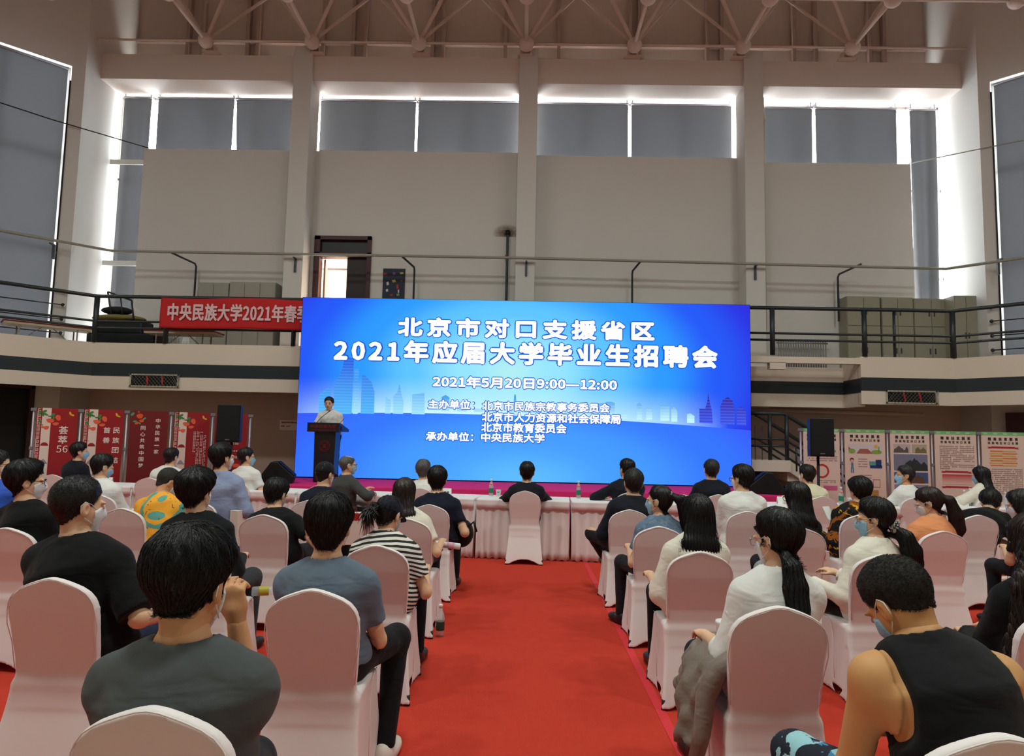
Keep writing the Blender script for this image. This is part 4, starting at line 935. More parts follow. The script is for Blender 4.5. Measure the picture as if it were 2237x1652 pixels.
text_mesh('lettering', '请随身携带贵重物品\n谢谢，合作！', 0.4, 0.13, mat('notice_red', (170, 40, 44), 0.6), t, (0, -0.003, 0.02), bold=0.01)

# ------------------------------------------------------------------ stairs at the right
M_DARKR = mat('maroon_recess', (70, 38, 36), 0.8)
f_ = MB(); f_.bx(4.85, 5.72, 14.75, 16.2, 0.98, 1.22)
n = 6
for i in range(n): f_.bx(5.72 + i * 0.28, 6.0 + i * 0.28, 14.95, 16.2, max(0, 1.02 - i * 0.17 - 0.25), 1.06 - i * 0.17)
f_.xz([(5.72, 1.22), (5.72, 0.98), (7.3, 0.0), (7.5, 0.0), (7.5, 0.08)], 14.85, 14.95)
struct(f_.build('trim_10', M_BALC), 'staircase landing and flight down to the right')
f_ = MB(); f_.bx(4.9, 6.6, 16.25, 16.35, 0, 1.0); struct(f_.build('trim_11', M_DARKR))
t = thing('stair_railing', 'black tubular handrail of the stairs right of the screen', 'handrail', (4.9, 14.85, 1.2))
for nm, z, r in (('top_rail', 1.02, 0.042), ('middle_rail', 0.47, 0.024), ('lower_rail', 0.32, 0.024)):
    m = MB(); m.tube([(-0.1, 0, z), (0.72, 0, z), (0.80, 0, z - 0.04), (2.6, 0, z - 1.12)], r, 10); m.build(nm, M_RAIL, t, True)
    m = MB(); m.tube([(0.45, 1.0, z), (0.5, 1.0, z), (2.4, 1.0, z - 1.15)], r, 10); m.build(nm, M_RAIL, t, True)
for x, y, z0, z1 in ((0.42, 0, 0, 1.0), (0.78, 0, 0, 1.0), (0.98, 0, -0.2, 0.33), (1.12, 0, -0.2, 0.26), (2.3, 0, -1.1, 0.1)):
    m = MB(); m.bar((x, y, z0), (x, y, z1), 0.042 if z1 > 0.9 else 0.02, 10); m.build('post', M_RAIL, t, True)
for x in (0.1, 0.25):
    m = MB(); m.bar((x, 0, 0), (x, 0, 0.75), 0.008, 6); m.build('post', M_RAIL, t, True)
t = thing('wall_pipe', 'pale service pipe running under the gallery ceiling at right', 'pipe', (5.2, 16.9, 2.36))
m = MB(); m.tube([(0, 0, 0.06), (4.6, 0, 0.0)], 0.05, 8); m.build('pipe_run', M_LOW, t, True); m = MB(); m.box((0.35, 0, 0.15), (0.9, 0.25, 0.12)); m.build('duct', M_BALC, t)
f_ = MB(); f_.bx(11.1, 11.7, 15.2, 15.26, 0, 2.35); 
f_ = MB(); f_.box((11.68, 15.45, 1.2), (1.5, 0.06, 2.4), -0.785); d3 = struct(f_.build('door_3', M_DOORF), 'door under the right gallery with a bright pane')
m = MB(); m.box((11.62, 15.39, 1.95), (0.42, 0.03, 0.55), -0.785); m.build('lit_pane', emit('daylight_pane', (250, 252, 255), 1.3), d3)

# ------------------------------------------------------------------ stage and LED wall
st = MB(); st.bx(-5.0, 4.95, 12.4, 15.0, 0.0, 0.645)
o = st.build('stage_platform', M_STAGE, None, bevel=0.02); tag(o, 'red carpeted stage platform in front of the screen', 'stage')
SX0, SX1, SZ0, SZ1, SY = -4.82, 4.80, 0.67, 4.52, 14.5
def led_mat():
    m = bpy.data.materials.new('led_picture'); m.use_nodes = True; nt = m.node_tree; nt.nodes.remove(nt.nodes['Principled BSDF'])
    L = nt.links.new; tc = nt.nodes.new('ShaderNodeTexCoord'); sp = nt.nodes.new('ShaderNodeSeparateXYZ'); L(tc.outputs['Object'], sp.inputs[0])
    def M(op, a, b=0.0, c=None):
        n = nt.nodes.new('ShaderNodeMath'); n.operation = op
        for i, v in enumerate((a, b) if c is None else (a, b, c)):
            if isinstance(v, (int, float)): n.inputs[i].default_value = v
            else: L(v, n.inputs[i])
        return n.outputs[0]
    U = M('DIVIDE', M('SUBTRACT', sp.outputs[0], SX0), SX1 - SX0); Vv = M('DIVIDE', M('SUBTRACT', sp.outputs[2], SZ0), SZ1 - SZ0)
    def ramp(f, stops):
        r = nt.nodes.new('ShaderNodeValToRGB'); r.color_ramp.interpolation = 'EASE'
        while len(r.color_ramp.elements) < len(stops): r.color_ramp.elements.new(0.5)
        for e, (p, c) in zip(r.color_ramp.elements, stops): e.position = p; e.color = (*lin(c), 1)
        L(f, r.inputs[0]); return r.outputs[0]
    def dist(u0, v0, su, sv): return M('SQRT', M('ADD', M('POWER', M('ABSOLUTE', M('DIVIDE', M('SUBTRACT', U, u0), su)), 2.0), M('POWER', M('ABSOLUTE', M('DIVIDE', M('SUBTRACT', Vv, v0), sv)), 2.0)))
    def mix(f, a, b):
        n = nt.nodes.new('ShaderNodeMix'); n.data_type = 'RGBA'; L(f, n.inputs[0]); L(a, n.inputs[6]); L(b, n.inputs[7]); return n.outputs[2]
    upper = ramp(dist(0.47, 0.60, 0.58, 0.90), [(0.0, (178, 240, 246)), (0.18, (150, 230, 255)), (0.38, (96, 198, 255)), (0.58, (48, 156, 255)), (0.80, (40, 92, 250)), (1.0, (46, 52, 228))])
    lower = ramp(dist(0.50, 0.0, 0.60, 0.62), [(0.0, (96, 190, 255)), (0.4, (72, 158, 255)), (0.75, (56, 120, 255)), (1.0, (58, 92, 255))])
    arc = M('SUBTRACT', 0.362, M('MULTIPLY', M('POWER', M('ABSOLUTE', M('SUBTRACT', U, 0.33)), 2.0), 0.13))
    e = M('SUBTRACT', Vv, arc)
    glow = nt.nodes.new('ShaderNodeMath'); glow.operation = 'POWER'; glow.use_clamp = True
    g1 = nt.nodes.new('ShaderNodeMath'); g1.operation = 'SUBTRACT'; g1.use_clamp = True; g1.inputs[0].default_value = 1.0; L(M('DIVIDE', e, 0.21), g1.inputs[1]); L(g1.outputs[0], glow.inputs[0]); glow.inputs[1].default_value = 1.5
    wn = nt.nodes.new('ShaderNodeMath'); wn.operation = 'SUBTRACT'; wn.use_clamp = True; wn.inputs[0].default_value = 1.0; L(M('POWER', M('ABSOLUTE', M('DIVIDE', M('SUBTRACT', U, 0.45), 0.50)), 3.0), wn.inputs[1])
    rgb = nt.nodes.new('ShaderNodeRGB'); rgb.outputs[0].default_value = (*lin((214, 255, 255)), 1)
    up2 = mix(M('MULTIPLY', M('MULTIPLY', glow.outputs[0], wn.outputs[0]), 0.95), upper, rgb.outputs[0])
    col = mix(M('GREATER_THAN', e, 0.0), lower, up2)
    # faint panel seams of the LED cabinets
    em = nt.nodes.new('ShaderNodeEmission'); L(col, em.inputs[0]); em.inputs[1].default_value = 1.0; L(em.outputs[0], nt.nodes['Material Output'].inputs[0])
    return m
scr = thing('led_screen', 'huge lit blue screen with white Chinese event lettering behind the stage', 'screen', (0, 0, 0))
m = MB(); m.bx(SX0, SX1, SY, SY + 0.02, SZ0, SZ1); m.build('display', led_mat(), scr)
m = MB(); m.bx(SX0 - 0.015, SX1 + 0.015, SY + 0.021, SY + 0.14, SZ0 - 0.02, SZ1 + 0.01); m.build('cabinet_frame', M_BLACK, scr)
M_LET = emit('led_white', (255, 255, 255), 1.15); M_OUT = emit('led_blue_outline', (30, 96, 220), 0.9)
def led_line(body, x0, x1, z0, z1, bold, sp=1.0, y=SY - 0.006):
    text_mesh('lettering', body, x1 - x0, z1 - z0, M_LET, scr, ((x0 + x1) / 2, y, (z0 + z1) / 2), bold=bold, depth=0.002, spacing=sp)
    text_mesh('lettering_outline', body, x1 - x0 + 0.04, z1 - z0 + 0.04, M_OUT, scr, ((x0 + x1) / 2, y + 0.004, (z0 + z1) / 2), bold=bold + 0.030, depth=0.001, spacing=sp)
led_line('北京市对口支援省区', -2.74, 2.77, 3.70, 4.13, 0.030, 1.12)
led_line('2021年应届大学毕业生招聘会', -4.10, 4.11, 3.13, 3.63, 0.030, 1.10)
led_line('2021年5月20日9:00—12:00', -1.95, 1.98, 2.62, 2.87, 0.030)
led_line('主办单位：', -2.03, -1.05, 2.16, 2.36, 0.022); led_line('北京市民族宗教事务委员会', -0.88, 1.83, 2.15, 2.35, 0.022)
led_line('北京市人力资源和社会保障局', -0.88, 2.06, 1.91, 2.12, 0.022); led_line('北京市教育委员会', -0.89, 0.92, 1.69, 1.90, 0.022)
led_line('承办单位：', -2.06, -1.05, 1.48, 1.68, 0.022); led_line('中央民族大学', -0.89, 0.46, 1.48, 1.68, 0.022)
def sky_mat(nm, top, bot, z0, z1):
    m = bpy.data.materials.new(nm); m.use_nodes = True; nt = m.node_tree; nt.nodes.remove(nt.nodes['Principled BSDF']); L = nt.links.new
    tc = nt.nodes.new('ShaderNodeTexCoord'); sp = nt.nodes.new('ShaderNodeSeparateXYZ'); L(tc.outputs['Object'], sp.inputs[0])
    mr = nt.nodes.new('ShaderNodeMapRange'); L(sp.outputs[2], mr.inputs[0]); mr.inputs[1].default_value = z0; mr.inputs[2].default_value = z1
    r = nt.nodes.new('ShaderNodeValToRGB'); r.color_ramp.elements[0].color = (*lin(bot), 1); r.color_ramp.elements[1].color = (*lin(top), 1); L(mr.outputs[0], r.inputs[0])
    wv = nt.nodes.new('ShaderNodeTexWave'); wv.bands_direction = 'Z'; wv.inputs['Scale'].default_value = 5.0; L(tc.outputs['Object'], wv.inputs[0])
    mx = nt.nodes.new('ShaderNodeMix'); mx.data_type = 'RGBA'; mx.inputs[0].default_value = 0.05; L(r.outputs[0], mx.inputs[6]); L(wv.outputs[1], mx.inputs[7])
    e = nt.nodes.new('ShaderNodeEmission'); L(mx.outputs[2], e.inputs[0]); L(e.outputs[0], nt.nodes['Material Output'].inputs[0]); return m
B1 = sky_mat('led_tower_blue', (34, 104, 236), (84, 190, 255), 2.0, 3.1); B2 = sky_mat('led_tower_pale', (70, 160, 250), (170, 238, 255), 2.0, 2.7); B3 = sky_mat('led_tower_violet', (44, 40, 176), (56, 84, 240), 1.95, 2.5); B4 = sky_mat('led_tower_cyan', (60, 160, 240), (200, 250, 255), 2.02, 2.42)
def towers(nm, mt, polys, y=SY - 0.002):
    m = MB()
    for p in polys: m.xz(p, y, y + 0.0015)
    m.build(nm, mt, scr)
bz = 2.04
towers('tower_print', B1, [[(-4.37, 1.99), (-4.37, 2.42), (-4.18, 2.58), (-4.12, 2.5), (-4.12, 2.0)], [(-4.06, 2.0), (-4.06, 2.60), (-3.90, 2.98), (-3.86, 3.22), (-3.66, 3.22), (-3.66, 2.02)], [(-3.47, 2.03), (-3.47, 2.86), (-3.40, 2.84), (-3.26, 2.70), (-3.19, 2.5), (-3.18, 2.03)]])
towers('tower_print', B2, [[(-3.64, 2.02), (-3.64, 2.98), (-3.54, 2.98), (-3.54, 2.02)], [(-3.52, 2.7), (-3.52, 2.03), (-3.58, 2.03), (-3.58, 2.7)], [(-2.95, 2.04), (-2.95, 2.4), (-2.83, 2.32), (-2.83, 2.04)], [(-2.78, 2.04), (-2.78, 2.42), (-2.70, 2.5), (-2.66, 2.68), (-2.62, 2.5), (-2.56, 2.3), (-2.56, 2.04)], [(-2.38, 2.04), (-2.38, 2.46), (-2.12, 2.5), (-2.10, 2.04)]])
r_ = random.Random(5); pl = []
x = -1.75
while x < 3.6:
    wd = r_.uniform(0.08, 0.22); hh_ = r_.uniform(0.12, 0.34) * (1.25 if x < -1.3 or 0.9 < x else 0.8); zb = 0.67 + 3.85 * (0.362 - 0.13 * ((x + 4.82) / 9.62 - 0.33) ** 2)
    pl.append([(x, zb + 0.05), (x, zb + hh_), (x + wd * 0.5, zb + hh_ * r_.uniform(1.0, 1.15)), (x + wd, zb + hh_ * r_.uniform(0.8, 1)), (x + wd, zb + 0.05)]); x += wd + r_.uniform(0.02, 0.22)
pl.append([(-0.24, 2.06), (-0.20, 2.5), (-0.17, 2.5), (-0.13, 2.06)])
towers('skyline_print', B4, pl, SY - 0.0015)
towers('tower_print', B3, [[(3.72, 1.98), (3.72, 2.28), (3.84, 2.28), (3.88, 2.4), (3.91, 2.62), (3.94, 2.4), (3.98, 2.26), (4.0, 1.97)], [(4.16, 1.96), (4.16, 2.34), (4.22, 2.48), (4.32, 2.54), (4.42, 2.46), (4.46, 2.3), (4.46, 1.95)], [(4.5, 1.95), (4.5, 2.28), (4.6, 2.34), (4.7, 2.22), (4.7, 1.94)]])

# lectern with microphone
M_LECT = mat('lectern_black_wood', (24, 18, 20), 0.35, spec=0.5); M_LRED = mat('lectern_red_letter', (120, 26, 30), 0.5)
t = thing('lectern', 'black lectern with red Chinese lettering and round emblem on the stage', 'lectern', (-3.83, 13.25, 0.645))
m = MB(); m.add([(-0.21, 0.0, 0), (0.17, 0.0, 0), (0.17, 0.32, 0), (-0.21, 0.32, 0), (-0.22, -0.02, 1.0), (0.2, -0.02, 1.0), (0.2, 0.34, 1.0), (-0.22, 0.34, 1.0)], [(3, 2, 1, 0), (4, 5, 6, 7), (0, 1, 5, 4), (1, 2, 6, 5), (2, 3, 7, 6), (3, 0, 4, 7)]); m.build('pedestal', M_LECT, t, bevel=0.006)
m = MB(); m.bx(-0.34, 0.29, -0.10, -0.06, 0.97, 1.15); m.build('name_board', M_LECT, t, bevel=0.004)
m = MB(); m.add([(-0.34, -0.06, 1.10), (0.29, -0.06, 1.10), (0.34, 0.42, 0.98), (-0.34, 0.42, 0.98), (-0.34, -0.06, 1.15), (0.29, -0.06, 1.15), (0.34, 0.42, 1.03), (-0.34, 0.42, 1.03)], [(3, 2, 1, 0), (4, 5, 6, 7), (0, 1, 5, 4), (1, 2, 6, 5), (2, 3, 7, 6), (3, 0, 4, 7)]); m.build('reading_top', M_LECT, t)
text_mesh('lettering', '中央民族大学', 0.50, 0.075, M_LRED, t, (-0.03, -0.104, 1.075), bold=0.01)
m = MB()
for i in range(34): m.bx(-0.26 + i * 0.0142, -0.26 + i * 0.0142 + 0.008, -0.104, -0.1, 1.0, 1.014)
m.build('small_print', M_LRED, t)
m = MB()
for r0, r1 in ((0.098, 0.106), (0.07, 0.076)): m.grid([[(-0.01 + r * math.cos(a), -0.024, 0.70 + r * math.sin(a)) for a in np.linspace(0, 2 * PI, 33)] for r in (r0, r1)])
for zz, ww in ((0.73, 0.07), (0.71, 0.05), (0.69, 0.08), (0.67, 0.06)): m.bx(-0.01 - ww / 2, -0.01 + ww / 2, -0.026, -0.022, zz - 0.006, zz + 0.004)
m.build('emblem', M_LRED, t, solid=0.002)
m = MB(); m.tube([(-0.20, 0.05, 1.15), (-0.15, 0.1, 1.24), (-0.02, 0.22, 1.38)], 0.006, 6); m.lathe([(0.008, 0), (0.012, 0.02), (0.010, 0.05)], (-0.03, 0.21, 1.37), 8, (0.5, 0.4, 0.5)); m.build('microphone', M_BLACK, t, True)
m = MB(); m.tube([(0.22, 0.1, 1.13), (0.30, 0.16, 1.24)], 0.005, 6); m.build('microphone', M_BLACK, t, True)
# loudspeakers
def pole_speaker(label, slabel, x, y, z0, z1, wd, rz=0.0):
    t = thing('loudspeaker', label, 'loudspeaker', (x, y, z0), rz, 'loudspeakers on poles'); h_ = z1 - z0
    m = MB(); m.add([(-wd / 2, 0, 0), (wd / 2, 0, 0), (wd * 0.3, 0.34, 0), (-wd * 0.3, 0.34, 0), (-wd / 2, 0, h_), (wd / 2, 0, h_), (wd * 0.3, 0.34, h_), (-wd * 0.3, 0.34, h_)], [(3, 2, 1, 0), (4, 5, 6, 7), (0, 1, 5, 4), (1, 2, 6, 5), (2, 3, 7, 6), (3, 0, 4, 7)]); m.build('cabinet', M_BLACK, t, bevel=0.012)
    m = MB(); m.bx(-wd / 2 + 0.015, wd / 2 - 0.015, -0.012, 0.0, 0.03, h_ - 0.02); m.build('grille', mat('speaker_grille', (13, 14, 15), 0.7, bump=0.5, bscale=600), t)
    text_mesh('badge', 'NEXO', 0.07, 0.018, M_ALU, t, (0, -0.014, 0.045), bold=0.02)
    s = thing('speaker_stand', slabel, 'stand', (x, y + 0.17, 0), rz, 'loudspeaker stands')
    m = MB(); m.bar((0, 0, 0.25), (0, 0, z0), 0.022, 10); m.build('pole', M_BLACK, s, True)
    for a in (0.4, 2.5, 4.6):
        m = MB(); m.bar((0.02 * math.cos(a), 0.02 * math.sin(a), 0.8), (0.45 * math.cos(a), 0.45 * math.sin(a), 0.02), 0.014, 8); m.build('leg', M_BLACK, s, True)
    m = MB(); m.lathe([(0.03, 0), (0.035, 0.02), (0.03, 0.1)], (0, 0, 0.76), 12); m.build('collar', M_BLACK, s, True)
pole_speaker('black loudspeaker on a pole before the red display panels', 'black speaker stand before the red display panels', -4.99, 11.5, 1.40, 2.04, 0.40, 0.05)
pole_speaker('black loudspeaker on a pole before the white display panels', 'black speaker stand before the white display panels', 4.77, 11.0, 1.38, 1.99, 0.38, -0.05)
def wedge(label, x, y, s):
    t = thing('stage_monitor', label, 'loudspeaker', (x, y, 0.645), 0.25 * s, 'wedge monitors on the stage')
    m = MB(); m.xz([(-0.34 * s, 0.03), (-0.30 * s, 0.0), (0.30 * s, 0.0), (0.34 * s, 0.12), (0.02 * s, 0.40), (-0.10 * s, 0.39)], -0.26, 0.26); m.build('cabinet', M_BLACK, t, bevel=0.015)
    m = MB(); m.add([(0.335 * s, -0.23, 0.14), (0.335 * s, 0.23, 0.14), (0.04 * s, 0.23, 0.40), (0.04 * s, -0.23, 0.40)], [(0, 1, 2, 3)]); m.build('grille', mat('speaker_grille', (13, 14, 15), 0.7), t, solid=0.01)
    m = MB(); m.bx(-0.03, 0.03, -0.268, -0.262, 0.16, 0.24); m.build('handle', mat('recess_black', (10, 10, 11), 0.8), t)
wedge('black wedge monitor speaker at the left end of the stage', -4.62, 12.9, 1); wedge('black wedge monitor speaker at the right end of the stage', 4.55, 12.9, -1)

# ------------------------------------------------------------------ display panels
M_PRED = mat('panel_red', (150, 22, 28), 0.6); M_PRED2 = mat('panel_dark_red', (112, 20, 24), 0.6); M_PPINK = mat('panel_pale', (224, 196, 186), 0.6); M_PLET = mat('panel_letters', (236, 206, 200), 0.6)
M_PGRN = mat('print_green', (62, 128, 64), 0.6); M_PORG = mat('print_orange_flower', (226, 92, 62), 0.6); M_PYEL = mat('print_yellow', (224, 170, 52), 0.6); M_POLE = mat('panel_pole', (176, 160, 168), 0.35, metal=0.6); M_CLAMP = mat('grey_clamp', (120, 116, 124), 0.5)
def blob(m, cx, cz, a, b, rot=0.0, y=-0.016, n=14, lob=0.0):
    m.xz([(cx + (a * math.cos(k * 2 * PI / n) * (1 + lob * math.sin(3 * k * 2 * PI / n))) * math.cos(rot) - b * math.sin(k * 2 * PI / n) * math.sin(rot), cz + a * math.cos(k * 2 * PI / n) * math.sin(rot) + b * math.sin(k * 2 * PI / n) * math.cos(rot)) for k in range(n)], y, y + 0.002)
def panel_base(label, x, y, rz, wd, h_, m_, grp, last=False):
    t = thing('display_panel', label, 'display panel', (x, y, 0), rz, grp)
    m = MB(); m.bx(0.045, wd - 0.045, -0.012, 0.0, 0.08, h_ - 0.02); m.build('board', m_, t)
    for px in ([0.0, wd] if last else [0.0]):
        m = MB(); m.bar((px, 0, 0), (px, 0, h_ - 0.03), 0.017, 10); p = m.build('pole', M_POLE, t, True)
        for zz in (h_ - 0.05, 1.25, 0.5):
            m = MB(); m.box((px, 0, zz), (0.085 if zz > 1.5 else 0.05, 0.05, 0.05)); m.build('clamp', M_CLAMP, p, bevel=0.006)
    return t
def vtext(t, s, x, z0, step, size, mt=None, y=-0.016):
    for i, c in enumerate(s):
        if c != '一': text_mesh('lettering', c, size, size, mt or M_PLET, t, (x, y, z0 - i * step), bold=0.012)
        else:
            m = MB(); m.bx(x - size / 2, x + size / 2, y - 0.001, y + 0.001, z0 - i * step - 0.007, z0 - i * step + 0.007); m.build('lettering', mt or M_PLET, t)
def flower_strip(t, wd, h_):
    m = MB(); m.bx(0.12, 0.245, -0.0145, -0.012, 0.1, h_ - 0.02); m.build('pale_strip', M_PPINK, t)
    m = MB(); z = h_ - 0.04; k = 0
    while z > 0.5:
        if (k // 4) % 2 == 0:
            for a, b, c, d in ((0, 0.045, 0, 0.008), (0, 0.008, -0.045, 0), (0.015, 0.045, -0.03, -0.022), (0.037, 0.045, -0.055, -0.022), (0, 0.03, -0.053, -0.045)): m.bx(0.056 + a, 0.056 + b, -0.0145, -0.012, z + c, z + d)
            z -= 0.065
        else:
            for i in range(3):
                for j in range(3): m.bx(0.058 + i * 0.016, 0.058 + i * 0.016 + 0.010, -0.0145, -0.012, z - j * 0.016 - 0.010, z - j * 0.016)
            z -= 0.055
        k += 1
    m.build('lattice_print', M_PPINK, t)
    m = MB()
    for cx, dz, a, b, r in ((0.15, 0.075, 0.035, 0.02, 0.5), (0.16, 0.12, 0.05, 0.017, -0.4), (0.13, 0.13, 0.03, 0.013, -1.2), (0.27, 0.13, 0.035, 0.022, 0.8), (0.23, 0.155, 0.03, 0.012, 0), (0.28, 0.18, 0.03, 0.014, 1.3), (0.085, 0.10, 0.03, 0.02, 1.2), (0.09, 0.24, 0.028, 0.018, 0.3), (0.13, 0.295, 0.016, 0.008, 0)): blob(m, cx, h_ - dz, a, b, r)
    m.build('leaf_print', M_PGRN, t)
    m = MB()
    for cx, dz, a, b, r in ((0.235, 0.225, 0.055, 0.035, -0.2), (0.345, 0.175, 0.036, 0.05, 0.4), (0.315, 0.275, 0.045, 0.026, 0.1), (0.19, 0.34, 0.038, 0.03, 0.3), (0.135, 0.33, 0.025, 0.016, 0)): blob(m, cx, h_ - dz, a, b, r, -0.017, 14, 0.12)
    m.build('flower_print', M_PORG, t)
    m = MB(); m.xz([(0.18 + 0.055 * math.cos(a), 1.43 - 0.14 + 0.055 * math.sin(a)) for a in np.linspace(0, PI, 14)], -0.016, -0.0145); m.build('sun_print', M_PRED, t)
    m = MB(); m.xz([(0.12, 1.0), (0.15, 1.05), (0.18, 1.08), (0.2, 1.06), (0.245, 1.0)], -0.016, -0.0145); m.build('hill_print', mat('print_hill', (150, 130, 140), 0.6), t)
    m = MB(); blob(m, wd - 0.15, h_ - 0.10, 0.032, 0.016, 1.9); blob(m, wd - 0.12, h_ - 0.125, 0.028, 0.014, 2.9); m.build('butterfly_print', M_PYEL, t)
def dashes(t, nm, mt, x0, x1, z1, rows, dz, size, seed, y=-0.016, short=()):
    m = MB(); r = random.Random(seed)
    for i in range(rows):
        xe = x1 - (x1 - x0) * (short[i] if i < len(short) else 0); x = x0
        while x < xe:
            if r.random() > 0.12:
                m.bx(x, x + size * 0.7, y - 0.001, y, z1 - i * dz - size * 0.35, z1 - i * dz + size * 0.35)
            x += size * 1.15
    m.build(nm, mt, t)
LP_X = [-7.90, -7.29, -6.67, -6.07, -5.49, -4.94]; LP_Y = [10.9, 11.15, 11.4, 11.7, 12.0, 12.3]; GL = 'red display panels at the left'
LPH = 1.92
def lp(i, label, m_):
    dx = LP_X[i + 1] - LP_X[i]; dy = LP_Y[i + 1] - LP_Y[i]
    return panel_base(label, LP_X[i], LP_Y[i], math.atan2(dy, dx), math.hypot(dx, dy), LPH, m_, GL, i == 4), math.hypot(dx, dy)
t, wd = lp(0, 'red display panel with flowers reading 荟萃 56, leftmost of its row', M_PRED); flower_strip(t, wd, LPH); vtext(t, '荟萃', 0.43, 1.545, 0.155, 0.13); text_mesh('lettering', '56', 0.16, 0.115, M_PLET, t, (0.43, -0.016, 1.24), bold=0.005)
t, wd = lp(1, 'red display panel with flowers and two columns beginning 民族团结', M_PRED); flower_strip(t, wd, LPH); vtext(t, '民族团结', 0.53, 1.56, 0.165, 0.10); vtext(t, '首善', 0.39, 1.56, 0.165, 0.10)
t, wd = lp(2, 'dark red display panel reading 中华民族一家 in a vertical column', M_PRED2)
vtext(t, '中华民族一家', 0.47, 1.74, 0.105, 0.072); vtext(t, '同心共筑中国梦', 0.25, 1.61, 0.105, 0.072)
m = MB()
for a_ in ((0.08, 1.84, 0.035, 0.022, 0.9), (0.26, 1.77, 0.03, 0.016, 0.5), (0.12, 1.72, 0.03, 0.015, 0.2), (0.19, 1.69, 0.025, 0.014, -0.5)): blob(m, *a_)
m.build('leaf_print', mat('print_jade', (70, 150, 110), 0.6), t)
m = MB()
for a_ in ((0.19, 1.81, 0.05, 0.042, 0.2), (0.22, 1.73, 0.036, 0.026, 0), (0.15, 1.69, 0.03, 0.022, 0.7), (0.17, 1.88, 0.016, 0.012, 0)): blob(m, *a_, -0.017, 14, 0.12)
m.build('flower_print', mat('print_deep_orange', (222, 84, 36), 0.6), t)
t, wd = lp(3, 'red display panel with flowers and small vertical print, beside the loudspeaker', M_PRED); flower_strip(t, wd, LPH)
for i in range(4): dashes(t, 'small_print', M_PLET, 0.36 + i * 0.055, 0.385 + i * 0.055, 1.56 - 0.06 * (i == 3), 22 - 8 * (i == 0), 0.026, 0.02, i)
t, wd = lp(4, 'red display panel reading 榴, mostly behind the loudspeaker', M_PRED)
text_mesh('lettering', '榴', 0.10, 0.10, M_PLET, t, (0.40, -0.016, 1.40), bold=0.0); dashes(t, 'small_print', M_PLET, 0.34, 0.56, 1.24, 1, 0.03, 0.03, 3); text_mesh('lettering', '团结进步', 0.24, 0.05, M_PLET, t, (0.45, -0.016, 1.13), bold=0.01)
m = MB(); blob(m, 0.09, 1.83, 0.03, 0.02, 0.9); m.build('leaf_print', M_PGRN, t); m = MB(); blob(m, 0.42, 0.98, 0.06, 0.035, 0, -0.017, 14, 0.12); m.build('flower_print', M_PORG, t)
RP_X = [5.03, 5.76, 6.56, 7.35, 8.17, 9.0]; RP_Y = [12.5, 12.48, 12.45, 12.45, 12.43, 12.4]; GR = 'white display panels at the right'; RPH = 1.88
M_PWH = mat('panel_pink_white', (222, 192, 182), 0.6); M_PTOP = mat('panel_green_band', (120, 176, 118), 0.6); M_PK = mat('panel_black_print', (44, 36, 38), 0.6); M_PGY = mat('panel_grey_print', (150, 118, 114), 0.6)
M_CRIM = mat('print_crimson', (176, 34, 56), 0.6)
def rp(i, label):
    wd = RP_X[i + 1] - RP_X[i]; t = panel_base(label, RP_X[i], RP_Y[i], math.atan2(RP_Y[i + 1] - RP_Y[i], wd), wd, RPH, M_PWH, GR, i == 4)
    m = MB(); m.bx(0.045, wd - 0.045, -0.0135, -0.012, RPH - 0.08, RPH - 0.02); m.build('green_band', M_PTOP, t)
    m = MB()
    for k in range(4): m.bx(0.08 + k * 0.17, 0.15 + k * 0.17, -0.015, -0.0135, RPH - 0.068, RPH - 0.036)
    m.build('band_print', mat('band_pale_print', (160, 200, 156), 0.6), t)
    text_mesh('lettering', '精准扶贫脱贫', 0.52, 0.058, M_PK, t, (wd / 2, -0.016, RPH - 0.145), bold=0.02, spacing=1.5); text_mesh('lettering', '民族地区对口支援', 0.52, 0.045, M_PK, t, (wd / 2, -0.016, RPH - 0.215), bold=0.008, spacing=1.35)
    return t, wd
def landscape(t, wd):
    x0, x1 = 0.11, wd - 0.11; zb = RPH - 0.45
    m = MB(); m.bx(x0, x1, -0.0145, -0.012, zb, zb + 0.17); m.build('picture_sky', mat('print_sky', (206, 190, 196), 0.6), t)
    m = MB(); m.xz([(x0 + 0.14, zb), (x0 + 0.20, zb + 0.08), (x0 + 0.34, zb + 0.08), (x0 + 0.42, zb)], -0.017, -0.0145); m.xz([(x0, zb + 0.06), (x0, zb + 0.12), (x0 + 0.05, zb + 0.07)], -0.017, -0.0145); m.build('roof_picture', mat('print_roof', (166, 92, 82), 0.6), t)
    m = MB(); blob(m, x0 + 0.06, zb + 0.04, 0.06, 0.04, 0, -0.018); blob(m, x1 - 0.09, zb + 0.03, 0.09, 0.035, 0, -0.018); blob(m, x1 - 0.05, zb + 0.08, 0.012, 0.05, 0, -0.018); m.build('tree_picture', mat('print_leaf', (128, 164, 66), 0.6), t)
    m = MB(); blob(m, x1 - 0.10, zb + 0.13, 0.03, 0.03, 0, -0.018); m.build('sun_print', M_PYEL, t)
def ribbon(t, z, wd):
    m = MB(); m.xz([(0.14, z - 0.012), (0.17, z), (0.14, z + 0.018), (0.21, z + 0.015), (0.21, z + 0.025), (wd - 0.21, z + 0.02), (wd - 0.21, z + 0.01), (wd - 0.14, z + 0.012), (wd - 0.17, z - 0.004), (wd - 0.14, z - 0.02), (wd - 0.21, z - 0.016), (wd - 0.21, z - 0.012), (0.21, z - 0.008), (0.21, z - 0.014)], -0.016, -0.0145); m.build('ribbon_print', M_CRIM, t)
t, wd = rp(0, 'white display panel with a red ring chart, behind the loudspeaker'); landscape(t, wd); dashes(t, 'small_print', M_PGY, 0.11, wd - 0.1, 1.36, 3, 0.036, 0.022, 11)
